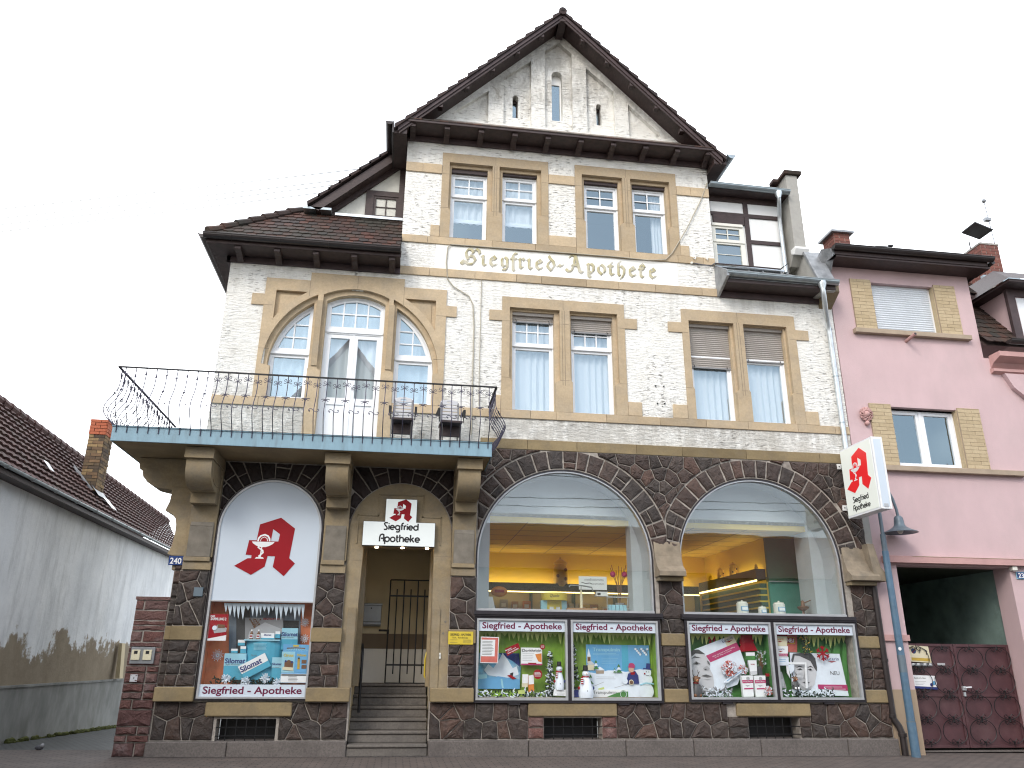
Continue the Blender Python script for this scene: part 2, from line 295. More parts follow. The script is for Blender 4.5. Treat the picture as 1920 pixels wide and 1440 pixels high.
# ------------------------------------------------------------------ mesh helpers
ORIG = {}
class MB:
    def __init__(s): s.v = []; s.f = []; s.m = []; s.names = []
    def mi(s, n):
        if n not in s.names: s.names.append(n)
        return s.names.index(n)
    def add(s, vs, fs, mat):
        k = len(s.v); s.v += [tuple(p) for p in vs]; i = s.mi(mat)
        for f in fs: s.f.append([a + k for a in f]); s.m.append(i)
        return s
    def quad(s, pts, mat): return s.add(pts, [list(range(len(pts)))], mat)
    def box(s, x0, x1, y0, y1, z0, z1, mat):
        x0, x1 = sorted((x0, x1)); y0, y1 = sorted((y0, y1)); z0, z1 = sorted((z0, z1))
        return s.add([(x0, y0, z0), (x1, y0, z0), (x1, y1, z0), (x0, y1, z0), (x0, y0, z1), (x1, y0, z1), (x1, y1, z1), (x0, y1, z1)],
                     [(0, 3, 2, 1), (4, 5, 6, 7), (0, 1, 5, 4), (1, 2, 6, 5), (2, 3, 7, 6), (3, 0, 4, 7)], mat)
    def prism(s, poly, y0, y1, mat, holes=(), axis='y'):
        """polygon given in (x,z) pushed along y; axis 'x': polygon in (y,z) pushed along x; 'z': polygon (x,y) along z"""
        def p3(p, d): return (p[0], d, p[1]) if axis == 'y' else ((d, p[0], p[1]) if axis == 'x' else (p[0], p[1], d))
        loops = [list(poly)] + [list(h) for h in holes]
        tri = tessellate_polygon([[Vector((p[0], p[1], 0)) for p in l] for l in loops])
        flat = [p for l in loops for p in l]; n = len(flat)
        vs = [p3(p, y0) for p in flat] + [p3(p, y1) for p in flat]
        def area(t): a, b, c = (flat[i] for i in t); return (b[0] - a[0]) * (c[1] - a[1]) - (c[0] - a[0]) * (b[1] - a[1])
        fs = []
        for t in tri:
            t = list(t)
            if abs(area(t)) < 1e-10: continue
            if area(t) < 0: t = t[::-1]
            fs.append(t if axis == 'y' else t[::-1]); q = [i + n for i in t]; fs.append(q[::-1] if axis == 'y' else q)
        k = 0
        for li, l in enumerate(loops):
            A = sum(l[i][0] * l[(i + 1) % len(l)][1] - l[(i + 1) % len(l)][0] * l[i][1] for i in range(len(l)))
            ccw = (A > 0) == (li == 0)
            for i in range(len(l)):
                a, b_ = k + i, k + (i + 1) % len(l)
                q = [a, a + n, b_ + n, b_] if ccw else [a, b_, b_ + n, a + n]
                fs.append(q if axis == 'y' else q[::-1])
            k += len(l)
        return s.add(vs, fs, mat)
    def tube(s, path, r, mat, n=6, caps=True):
        pts = [Vector(p) for p in path]; rs = r if isinstance(r, (list, tuple)) else [r] * len(pts)
        ring = []; up = None; vs = []; fs = []
        for i, p in enumerate(pts):
            d = (pts[min(i + 1, len(pts) - 1)] - pts[max(i - 1, 0)])
            if d.length < 1e-9: d = Vector((0, 0, 1))
            d.normalize()
            if up is None: up = d.orthogonal().normalized()
            else:
                up = up - d * up.dot(d)
                up = up.normalized() if up.length > 1e-6 else d.orthogonal().normalized()
            bi = d.cross(up)
            for k in range(n):
                a = 2 * math.pi * k / n; vs.append(p + (up * math.cos(a) + bi * math.sin(a)) * rs[i])
        for i in range(len(pts) - 1):
            for k in range(n): fs.append((i * n + k, i * n + (k + 1) % n, (i + 1) * n + (k + 1) % n, (i + 1) * n + k))
        if caps: fs.append(tuple(range(n))[::-1]); fs.append(tuple(range((len(pts) - 1) * n, len(pts) * n)))
        return s.add(vs, fs, mat)
    def lathe(s, prof, c, mat, n=20, axis='z'):
        vs = []; fs = []
        for r, z in prof:
            for k in range(n):
                a = 2 * math.pi * k / n
                if axis == 'z': vs.append((c[0] + r * math.cos(a), c[1] + r * math.sin(a), c[2] + z))
                else: vs.append((c[0] + r * math.cos(a), c[1] + z, c[2] + r * math.sin(a)))
        for i in range(len(prof) - 1):
            for k in range(n):
                q = (i * n + k, i * n + (k + 1) % n, (i + 1) * n + (k + 1) % n, (i + 1) * n + k)
                fs.append(q if axis == 'z' else q[::-1])
        return s.add(vs, fs, mat)
    def ball(s, c, r, mat, n=10, sq=(1, 1, 1)):
        vs = []; fs = []; mrows = n // 2 + 1
        for i in range(mrows + 1):
            th = math.pi * i / mrows
            for k in range(n):
                a = 2 * math.pi * k / n
                vs.append((c[0] + r * sq[0] * math.sin(th) * math.cos(a), c[1] + r * sq[1] * math.sin(th) * math.sin(a), c[2] - r * sq[2] * math.cos(th)))
        for i in range(mrows):
            for k in range(n): fs.append((i * n + k, i * n + (k + 1) % n, (i + 1) * n + (k + 1) % n, (i + 1) * n + k))
        return s.add(vs, fs, mat)
    def disc(s, x, z, r, y, mat, n=20, th=.003, sx=1, sz=1, rot=0):
        return s.prism([(x + r * (sx * math.cos(a) * math.cos(rot) - sz * math.sin(a) * math.sin(rot)), z + r * (sx * math.cos(a) * math.sin(rot) + sz * math.sin(a) * math.cos(rot))) for a in (2 * math.pi * k / n for k in range(n))], y, y + th, mat)
    def ribbon(s, path, w, y, mat, th=.004, closed=False):
        """flat stroke of width w along an (x,z) path, front at y"""
        p = [Vector(a) for a in path]; n = len(p); Lf = []; Rt = []
        for i in range(n):
            a = p[i - 1] if (i > 0 or closed) else p[i]; c_ = p[(i + 1) % n] if (i < n - 1 or closed) else p[i]
            d1 = (p[i] - a); d2 = (c_ - p[i])
            if d1.length < 1e-9: d1 = d2
            if d2.length < 1e-9: d2 = d1
            d1.normalize(); d2.normalize(); d = (d1 + d2)
            d = d.normalized() if d.length > 1e-6 else d1
            nn = Vector((-d.y, d.x)); k = 1 / max(.5, nn.dot(Vector((-d1.y, d1.x)))); Lf.append(p[i] + nn * w / 2 * k); Rt.append(p[i] - nn * w / 2 * k)
        vs = [(a.x, y, a.y) for a in Lf] + [(a.x, y, a.y) for a in Rt] + [(a.x, y + th, a.y) for a in Lf] + [(a.x, y + th, a.y) for a in Rt]; fs = []
        for i in range(n if closed else n - 1):
            j = (i + 1) % n
            fs += [(i, n + i, n + j, j), (i, j, 2 * n + j, 2 * n + i), (n + i, 3 * n + i, 3 * n + j, n + j)]
        if not closed: fs += [(0, 2 * n, 3 * n, n), (n - 1, 2 * n - 1, 4 * n - 1, 3 * n - 1)]
        return s.add(vs, fs, mat)
    def text(s, body, x, z, h, y, mat, width=None, align='L', bold=.0, shear=0, rot=0, axis='y', sp=1.0, th=0):
        vs, fs, w0 = font(body, bold, shear, sp); sc = h / .73; sx = sc
        if width: sx = width / max(w0, 1e-6)
        ox = {'L': 0, 'C': -w0 * sx / 2, 'R': -w0 * sx}[align]; cr, sr = math.cos(rot), math.sin(rot); P = []
        for a, b_ in vs:
            u = ox + a * sx; v = b_ * sc; u, v = u * cr - v * sr, u * sr + v * cr
            P.append((x + u, y, z + v) if axis == 'y' else (y, x + u, z + v))
        return s.add(P, fs, mat)
    def xf(s, fn): s.v = [tuple(fn(Vector(p))) for p in s.v]; return s
    def build(s, name, parent=None, label=None, cat=None, group=None, kind=None, loc=None, smooth=None, bevel=0):
        me = bpy.data.meshes.new(name)
        if parent is not None: L0 = ORIG[parent.name]
        elif loc is not None: L0 = Vector(loc)
        else:
            xs = [p[0] for p in s.v]; ys = [p[1] for p in s.v]; zs = [p[2] for p in s.v]
            L0 = Vector(((min(xs) + max(xs)) / 2, (min(ys) + max(ys)) / 2, min(zs)))
        me.from_pydata([(p[0] - L0.x, p[1] - L0.y, p[2] - L0.z) for p in s.v], [], s.f); me.validate(); 
        if len(me.polygons) == len(s.m): me.polygons.foreach_set('material_index', s.m)
        for n in s.names: me.materials.append(MATS[n])
        o = bpy.data.objects.new(name, me); COL.objects.link(o)
        if parent is not None: o.parent = parent; ORIG[o.name] = L0
        else: o.location = L0; ORIG[o.name] = L0
        if smooth:
            me.polygons.foreach_set('use_smooth', [True] * len(me.polygons))
            try: me.set_sharp_from_angle(angle=R(smooth))
            except Exception: pass
        if bevel:
            md = o.modifiers.new('bevel', 'BEVEL'); md.width = bevel; md.segments = 1; md.limit_method = 'ANGLE'; md.angle_limit = R(40)
        tag(o, label, cat, group, kind); return o
FONT = {}
def font(body, bold=0, shear=0, sp=1.0):
    k = (body, bold, shear, sp)
    if k not in FONT:
        c = bpy.data.curves.new('t', 'FONT'); c.body = body; c.offset = bold; c.shear = shear; c.space_character = sp; c.resolution_u = 3; c.fill_mode = 'FRONT'
        ob = bpy.data.objects.new('t', c); me = bpy.data.meshes.new_from_object(ob)
        vs = [(v.co.x, v.co.y) for v in me.vertices]; fs = []
        for p in me.polygons:
            q = list(p.vertices); fs.append(q if p.normal.z > 0 else q[::-1])
        x0 = min([v[0] for v in vs] or [0]); w0 = max([v[0] for v in vs] or [1]) - x0
        FONT[k] = ([(a - x0, b) for a, b in vs], fs, w0)
        bpy.data.objects.remove(ob); bpy.data.curves.remove(c); bpy.data.meshes.remove(me)
    return FONT[k]
def tag(o, label=None, cat=None, group=None, kind=None):
    for a, b in (('label', label), ('category', cat), ('group', group), ('kind', kind)):
        if b: o[a] = b
    return o
def thing(name, label, cat, loc, group=None):
    o = bpy.data.objects.new(name, None); COL.objects.link(o); o.location = loc; ORIG[o.name] = Vector(loc); o.empty_display_size = .2
    return tag(o, label, cat, group)
def copy_tree(o, delta, label=None, rotz=None, parent=None, top=True):
    c = o.copy(); COL.objects.link(c)
    if parent is not None: c.parent = parent
    if top:
        c.location = o.location + Vector(delta)
        if rotz is not None: c.rotation_euler.z = rotz
        if label: c['label'] = label
    for ch in list(o.children): copy_tree(ch, delta, None, None, c, False)
    return c
def arc(cx, cz, r, a0, a1, n=24, rz=None):
    rz = rz or r
    return [(cx + r * math.cos(R(a0 + (a1 - a0) * i / n)), cz + rz * math.sin(R(a0 + (a1 - a0) * i / n))) for i in range(n + 1)]
def lerp(a, b, t): return a + (b - a) * t
def gz(x, y=0): return -.0048 * (x - 2.2)          # the pavement falls gently to the right

# ------------------------------------------------------------------ ground (setting)
def sheet(name, pts, mat, kind='structure', label=None):
    m = MB(); m.quad(pts, mat); return m.build(name, kind=kind, loc=(0, 0, 0), label=label)
sheet('ground', [(-300, -300, -.42), (300, -300, -.42), (300, 300, -.42), (-300, 300, -.42)], 'earth')
def gp(x, y, dz=0): return (x, y, gz(x) + dz)
sw = MB(); sw.quad([gp(-40, -2.3), gp(50, -2.3), gp(50, .9), gp(-40, .9)], 'sidewalk_paver'); sw.build('sidewalk', kind='structure', loc=(0, 0, 0))
kb = MB(); kb.box(-40, 50, -2.45, -2.3, -.42, gz(50) - .0, 'granite'); 
kb = MB(); kb.add([gp(-40, -2.45), gp(50, -2.45), gp(50, -2.3, .0), gp(-40, -2.3, .0), gp(-40, -2.45, -.16), gp(50, -2.45, -.16)], [(0, 1, 2, 3), (4, 5, 1, 0)], 'granite'); kb.build('kerb', kind='structure', loc=(0, 0, 0))
sheet('road', [gp(-40, -14.5, -.13), gp(50, -14.5, -.13), gp(50, -2.45, -.13), gp(-40, -2.45, -.13)], 'asphalt')
sheet('far_sidewalk', [gp(-40, -19.5, -.02), gp(50, -19.5, -.02), gp(50, -14.5, -.02), gp(-40, -14.5, -.02)], 'sidewalk_paver')
cr = MB(); cr.quad([gp(-3.6, -.175, .004), gp(8.5, -.175, .004), gp(8.5, -.06, .004), gp(-3.6, -.06, .004)], 'curb_row'); cr.build('gutter_row', kind='structure', loc=(0, 0, 0))
al = MB(); N = 12                                                   # the cobbled alley dips towards the yard
for i in range(N):
    y0, y1 = lerp(.9, 16, i / N), lerp(.9, 16, (i + 1) / N)
    z = lambda y: .018 - .0285 * max(0, y - 1.2)
    al.quad([(-9, y0, z(y0) + .01), (-3.2, y0, z(y0) + .0), (-3.2, y1, z(y1)), (-9, y1, z(y1) + .01)], 'cobble')
al.build('cobbled_alley', kind='structure', loc=(0, 0, 0))
m = MB(); m.ball((-5.43, .92, .07), .055, 'cable_dark', 8, (1.25, .8, .7)); m.ball((-5.38, .90, .10), .03, 'grey4', 8); m.ball((-5.52, 1.15, .06), .03, 'black', 8)
m.build('litter', label='small dark scrap of litter lying where the cobbles meet the pavement', cat='litter')

# ------------------------------------------------------------------ the corner house
HOUSE = thing('corner_house', 'old white plastered house with tan stone surrounds, dark rubble ground floor and steep gable', 'house', (2.5, 0, 0))

PL = MB()
def rect(x0, z0, x1, z1): return [(x0, z0), (x1, z0), (x1, z1), (x0, z1)]
outline = [(-3.39, 5.02), (-1.75, 5.02), (-1.75, 5.62), (-2.6, 5.62), (-2.6, 7.9), (.5, 7.9), (.5, 5.62), (-.36, 5.62), (-.36, 5.02), (8.42, 5.02), (8.42, 8.44), (6.0, 8.44), (6.0, 11.9), (-.31, 11.9), (-.31, 8.40), (-3.39, 8.40)]
PL.prism(outline, 0, .30, 'plaster_white', holes=[rect(.5, 9.05, 2.48, 11.0), rect(3.22, 9.05, 5.2, 11.0), rect(1.75, 5.62, 3.95, 7.9), rect(5.29, 5.62, 7.47, 7.9)])
PL.box(-3.39, -1.72, 0, .30, 4.76, 5.02, 'plaster_white'); PL.box(-.38, 8.42, .01, .3, 4.76, 5.02, 'plaster_white')
# gable triangle with stepped niches
GB, GC = 11.9, 2.83
tri = [(.2, GB), (5.46, GB), (2.83, 14.53)]
niches = [[(.60, 11.97), (1.31, 11.97), (1.31, 12.77), (.60, 12.15)], [(1.63, 11.97), (2.22, 11.97), (2.22, 13.68), (1.63, 13.15)],
          [(2.52, 11.97), (3.12, 11.97), (3.12, 13.99), (2.83, 14.26), (2.52, 13.98)], [(3.43, 11.97), (4.04, 11.97), (4.04, 13.09), (3.43, 13.65)], [(4.34, 11.97), (5.04, 11.97), (5.04, 12.08), (4.34, 12.79)]]
PL.prism(tri, 0, .10, 'plaster_white', holes=niches)
slits = [(1.835, 1.956, 12.22, 12.80), (2.685, 2.92, 12.25, 13.55), (3.66, 3.77, 12.245, 12.80)]
def slot(x0, x1, z0, z1): return [(x0, z0), (x1, z0), (x1, z1 - (x1 - x0) / 2)] + arc((x0 + x1) / 2, z1 - (x1 - x0) / 2, (x1 - x0) / 2, 0, 180, 8)[1:-1] + [(x0, z1 - (x1 - x0) / 2)]
PL.prism([(.3, GB), (5.36, GB), (2.83, 14.43)], .10, .36, 'plaster_white', holes=[slot(*s) for s in slits])
PL.box(-3.39, -3.05, .30, 8, 4.76, 8.40, 'plaster_white'); PL.box(-.31, 0, .3, 8, 8.4, 11.9, 'plaster_white'); PL.box(5.7, 6.0, .3, 8, 8.4, 11.9, 'plaster_white'); PL.box(8.1, 8.42, .3, 8, 0, 8.4, 'plaster_white')
PL.box(-3.39, 8.42, 7.7, 8, 0, 8.4, 'plaster_white')
PL.build('plaster_wall', HOUSE)

# dark rooms behind the panes
RM = MB()
def room(x0, x1, z0, z1, mat='dark_room', y0=.30, y1=2.2):
    RM.quad([(x0, y1, z0), (x1, y1, z0), (x1, y1, z1), (x0, y1, z1)], mat); RM.quad([(x0, y0, z0), (x0, y1, z0), (x0, y1, z1), (x0, y0, z1)], mat); RM.quad([(x1, y0, z0), (x1, y0, z1), (x1, y1, z1), (x1, y1, z0)], mat)
    RM.quad([(x0, y0, z0), (x1, y0, z0), (x1, y1, z0), (x0, y1, z0)], mat); RM.quad([(x0, y0, z1), (x0, y1, z1), (x1, y1, z1), (x1, y0, z1)], mat)
room(.3, 2.6, 8.9, 11.1); room(3.1, 5.4, 8.9, 11.1); room(1.6, 4.1, 5.4, 7.9, 'room_pale'); room(5.2, 7.6, 5.4, 7.9, 'room_pale'); room(-2.7, .6, 4.7, 8.0, 'room_pale')
for s in slits: room(s[0] - .1, s[1] + .1, s[2] - .1, s[3] + .1, 'dark_room', .34, .9)
RM.build('room_interior', HOUSE)
for i, s in enumerate(slits):
    sl = MB(); sl.prism(slot(s[0] - .01, s[1] + .01, s[2] - .01, s[3] + .01), .27, .28, 'glass'); x0, x1, z0, z1 = s
    if i == 1: sl.prism(slot(x0, x1, z0, z1), .25, .268, 'paint_white', holes=[rect(x0 + .03, z0 + .03, x1 - .03, z1 - .24)])
    else: sl.prism(slot(*s), .25, .268, 'wood_dark', holes=[rect(x0 + .02, z0 + .02, x1 - .02, z1 - .09)])
    sl.build('gable_window', HOUSE)

# ---- stone surrounds
JOINTS = list((((.41, .60, 1.335, 1.637, 2.355, 2.57), 9.16, 11.1, (9.82, 10.6)), ((3.13, 3.33, 4.06, 4.35, 5.075, 5.285), 9.16, 11.1, (9.82, 10.6)), ((1.66, 1.865, 2.675, 3.0, 3.825, 4.045), 5.71, 7.975, (6.33, 7.47)), ((5.204, 5.37, 6.215, 6.49, 7.335, 7.555), 5.71, 7.975, (6.33, 7.47))))
def joint(x0, z0, x1, z1, y=-.0262, wd=.008):
    if abs(x1 - x0) > abs(z1 - z0): JO.box(x0, x1, y, y + .01, z0 - wd / 2, z0 + wd / 2, 'joint_stone')
    else: JO.box(x0 - wd / 2, x0 + wd / 2, y, y + .01, z0, z1, 'joint_stone')
simple('joint_stone', (.25, .20, .14), .95, var=.3, scale=8)
def surround(outline, opens, steps, name='window_surround', y=-.025):
    global JO
    s = MB(); s.prism(outline, y, .06, 'sandstone', holes=steps); s.prism(outline_in(outline), .06, .30, 'sandstone', holes=opens); JO = s
    xs, z0, z1, zm = JOINTS.pop(0); xm = (xs[2] + xs[3]) / 2; joint(xm, z1 - .21, xm, z1)
    for a, b in ((xs[0], xs[1] - .05), (xs[2] + .09, xs[3] - .06), (xs[4] + .08, xs[5])):
        for z in zm: joint(a, z, b, z)
    for k in (-.028, .02): s.box(xm + k, xm + k + .01, -.0275, -.02, zm[0] - .1, z1 - .22, 'joint_stone')
    return s.build(name, HOUSE)
def outline_in(o): 
    cx = sum(p[0] for p in o) / len(o); cz = sum(p[1] for p in o) / len(o); return [(p[0] + (.004 if p[0] < cx else -.004), p[1] + (.004 if p[1] < cz else -.004)) for p in o]
def step(x0, x1, z0, z1, zs, a, b, t): return [(x0, z0), (x1, z0), (x1, zs - .05), (b, zs), (b, t), (a, t), (a, zs), (x0, zs - .05)]
UA = [(.60, 1.335), (1.637, 2.355)]; UB = [(3.33, 4.06), (4.35, 5.075)]
surround([(.41, 9.16), (2.57, 9.16), (2.57, 11.1), (.41, 11.1)], [rect(a, 9.162, b, 10.82) for a, b in UA], [step(.60, 1.335, 9.163, 0, 9.82, .554, 1.426, 10.885), step(1.637, 2.355, 9.163, 0, 9.82, 1.566, 2.425, 10.885)])
surround([(3.13, 9.16), (5.285, 9.16), (5.285, 11.1), (3.13, 11.1)], [rect(a, 9.162, b, 10.82) for a, b in UB], [step(3.33, 4.06, 9.163, 0, 9.82, 3.273, 4.129, 10.885), step(4.35, 5.075, 9.163, 0, 9.82, 4.298, 5.14, 10.885)])
MA = [(1.865, 2.675), (3.0, 3.825)]; MB_ = [(5.37, 6.215), (6.49, 7.335)]
surround([(1.66, 5.71), (4.045, 5.71), (4.045, 7.47), (4.294, 7.47), (4.294, 7.68), (4.045, 7.68), (4.045, 7.975), (1.66, 7.975), (1.66, 7.68), (1.417, 7.68), (1.417, 7.47), (1.66, 7.47)],
         [rect(a, 5.712, b, 7.72) for a, b in MA], [step(1.865, 2.675, 5.713, 0, 6.33, 1.805, 2.77, 7.76), step(3.0, 3.825, 5.713, 0, 6.35, 2.963, 3.904, 7.76)])
surround([(5.204, 5.71), (7.555, 5.71), (7.555, 7.47), (7.825, 7.47), (7.825, 7.68), (7.555, 7.68), (7.555, 7.975), (5.204, 7.975), (5.204, 7.68), (4.921, 7.68), (4.921, 7.47), (5.204, 7.47)],
         [rect(a, 5.712, b, 7.72) for a, b in MB_], [step(5.37, 6.215, 5.713, 0, 6.35, 5.341, 6.268, 7.735), step(6.49, 7.335, 5.713, 0, 6.35, 6.464, 7.374, 7.735)])
def band(x0, x1, z0, z1, y=-.028, mat='sandstone', lo=.45, hi=1.1):
    BD = MB(); x = x0
    while x < x1 - 1e-6:
        nx = min(x1, x + random.uniform(lo, hi)); nx = x1 if x1 - nx < .2 else nx
        BD.box(x + .0025, nx - .0025, y + random.uniform(-.002, .002), .02, z0, z1, mat); x = nx
    BD.build('stone_band', HOUSE, bevel=.004)
def block(*a, name='stone_block', bev=.006): q_ = MB(); q_.box(*a); return q_.build(name, HOUSE, bevel=bev)
band(-.31, .405, 10.60, 10.81, lo=.3, hi=.4); band(2.575, 3.125, 10.60, 10.81); band(5.29, 6.0, 10.60, 10.81, lo=.3, hi=.45)
band(-.31, 6.0, 9.0, 9.157); block(.23, .405, -.025, .02, 9.16, 9.415, 'sandstone'); block(5.29, 5.476, -.025, .02, 9.16, 9.40, 'sandstone'); block(2.575, 3.125, -.024, .02, 9.16, 9.39, 'sandstone')
band(-.31, 6.0, 8.30, 8.47)
band(-3.39, -1.815, 5.555, 5.707); band(-.295, 1.655, 5.555, 5.707); band(1.655, 8.42, 5.555, 5.707)
for a, b in ((1.557, 1.655), (4.05, 4.316), (4.916, 5.2), (7.56, 7.825)): block(a, b, -.026, .02, 5.71, 5.98, 'sandstone')
band(-3.44, -1.815, 4.772, 4.97, -.03); band(-.295, 1.3, 4.772, 4.97, -.03); band(1.3, 8.44, 4.97, 5.155, -.045, 'sandstone_yellow', .8, 1.6)

# ---- tripartite balcony window surround
BC, BZ = -1.07, 6.345
def sidearc(r, x_in, left):
    a1 = math.degrees(math.acos(max(-1, min(1, (x_in - BC) / r)))); z = arc(BC, BZ, r, 180 if left else 0, a1, 16); return z
big = [(-2.71, 5.71), (-1.81, 5.71), (-1.81, 4.775), (-.30, 4.775), (-.30, 5.71), (.60, 5.71), (.60, 7.475), (.797, 7.475), (.797, 7.69), (.60, 7.69), (.60, 8.015), (-.20, 8.015), (-.20, 8.185), (-1.92, 8.185), (-1.92, 8.02), (-2.71, 8.02), (-2.71, 7.69), (-2.93, 7.69), (-2.93, 7.47), (-2.71, 7.47)]
def seg(x0, x1, zs, rise, n=14):
    c = (x1 - x0) / 2; r = (c * c + rise * rise) / (2 * rise); cx = (x0 + x1) / 2; cz = zs + rise - r; a = math.degrees(math.asin(c / r))
    return [(cx + r * math.cos(R(90 + a - 2 * a * i / n)), cz + r * math.sin(R(90 + a - 2 * a * i / n))) for i in range(n + 1)]   # left to right over the top
def door_shape(x0, x1, z0, zs, rise): return [(x0, z0), (x1, z0)] + seg(x0, x1, zs, rise)[::-1]
def lw_shape(r, xi, z0): a = sidearc(r, xi, True); return [(a[0][0], z0), (xi, z0)] + a[::-1]
def rw_shape(r, xi, z0): a = sidearc(r, xi, False); return [(xi, z0), (a[0][0], z0)] + a
def stepdoor(x0, x1, z0, a, b, zs, zt): return [(x0, z0), (x1, z0), (x1, zs - .05), (b, zs)] + seg(a, b, zt, .15)[::-1] + [(a, zs), (x0, zs - .05)]
sp_l = [(-2.515, 7.782), (-2.515, 7.17)] + [p for p in arc(BC, BZ, 1.685, 149.5, 122, 10)] + [(-1.95, 7.782)]
sp_r = [(.402, 7.782), (-.165, 7.782)] + [p for p in arc(BC, BZ, 1.69, 58, 29, 10)]
def lw_step(): a = sidearc(1.56, -1.76, True); return [(-2.475, 5.715), (-1.825, 5.715), (-1.825, 6.28), (-1.76, 6.33)] + a[::-1] + [(a[0][0], 6.33), (-2.475, 6.3)]
def rw_step(): a = sidearc(1.56, -.38, False); return [(-.31, 5.715), (.395, 5.715), (.395, 6.3)] + [(a[0][0], 6.33)] + a + [(-.38, 6.33), (-.31, 6.28)]
sb = MB()
sb.prism(big, -.028, .05, 'sandstone', holes=[lw_step(), rw_step(), stepdoor(-1.60, -.53, 4.78, -1.663, -.464, 6.3, 7.755), sp_l, sp_r])
sb.prism(outline_in(big), .05, .30, 'sandstone', holes=[lw_shape(1.475, -1.825, 5.716), rw_shape(1.475, -.31, 5.716), door_shape(-1.60, -.53, 4.785, 7.66, .155)])
for p in (sp_l, sp_r):
    cx = sum(a[0] for a in p) / len(p); cz = max(a[1] for a in p) - .2; q = [(lerp(cx, a[0], .7), lerp(cz, a[1], .72)) for a in p]; sb.prism(q, .03, .049, 'sandstone')
for xa, xb in ((-1.735, -1.70), (-.425, -.39)):
    sb.prism([(xa - .035, 6.34), (xb + .035, 6.34), (xb + .035, 7.62), (xa - .035, 7.62)], -.05, -.03, 'sandstone')
JO = sb
for a in ((-1.92, 7.70, -1.92, 8.02), (-.20, 7.6, -.20, 8.02), (-2.71, 6.62, -2.52, 6.62), (.40, 6.6, .60, 6.6), (-2.71, 7.47, -2.55, 7.47), (.42, 7.475, .60, 7.475), (-1.06, 7.92, -1.06, 8.185)): joint(*a, y=-.0295)
sb.build('balcony_window_surround', HOUSE)

# ---- windows
def frame_bars(mb, x0, x1, z0, z1, cols, rows, y, wd=.026, mat='pvc_white', clip=None):
    for i in range(1, cols):
        x = lerp(x0, x1, i / cols); a, b = (z0, z1) if not clip else (z0, clip(x)); mb.box(x - wd / 2, x + wd / 2, y, y + .012, a, b, mat)
    for k in range(1, rows):
        z = lerp(z0, z1, k / rows)
        xs = (x0, x1) if not clip else clip(None, z)
        mb.box(xs[0], xs[1], y + .001, y + .013, z - wd / 2, z + wd / 2, mat)
def curtain(par, x0, x1, z0, z1, folds=7, y=.33, amp=.02, name='curtain', mat='sheer'):
    c = MB(); n = folds * 6; ph = random.random() * 6; vs = []
    for i in range(n + 1):
        x = lerp(x0, x1, i / n); yy = y + amp * math.sin(ph + 2 * math.pi * folds * i / n) + amp * .6 * math.sin(ph * 2 + 4.1 * math.pi * folds * i / n / 1.7)
        vs += [(x, yy, z0), (x, yy * 1.0, z1)]
    c.add(vs, [(2 * i, 2 * i + 2, 2 * i + 3, 2 * i + 1) for i in range(n)], mat); return c.build(name, par, smooth=60)
def blind(par, x0, x1, z0, z1, y=.155, mat='blind_beige', pitch=.042):
    bl = MB(); z = z1
    while z > z0 + .02:
        b_ = max(z0 + .015, z - pitch); bl.add([(x0, y + .004, z), (x1, y + .004, z), (x1, y - .006, lerp(z, b_, .5)), (x0, y - .006, lerp(z, b_, .5)), (x1, y + .006, b_ + .003), (x0, y + .006, b_ + .003)], [(3, 2, 1, 0), (5, 4, 2, 3)], mat)
        bl.quad([(x0, y + .007, z - .001), (x1, y + .007, z - .001), (x1, y + .007, b_), (x0, y + .007, b_)][::-1], 'joint_grey'); z = b_
    bl.box(x0, x1, y - .008, y + .008, z0, z0 + .028, 'grey3')
    for k in (.1, .9): bl.tube([(lerp(x0, x1, k), y - .008, z0 + .02), (lerp(x0, x1, k), y - .03, z0 + .015), (lerp(x0, x1, k) - .015, y - .03, z0 + .05)], .006, 'black', 5)
    return bl.build('roller_blind', par)
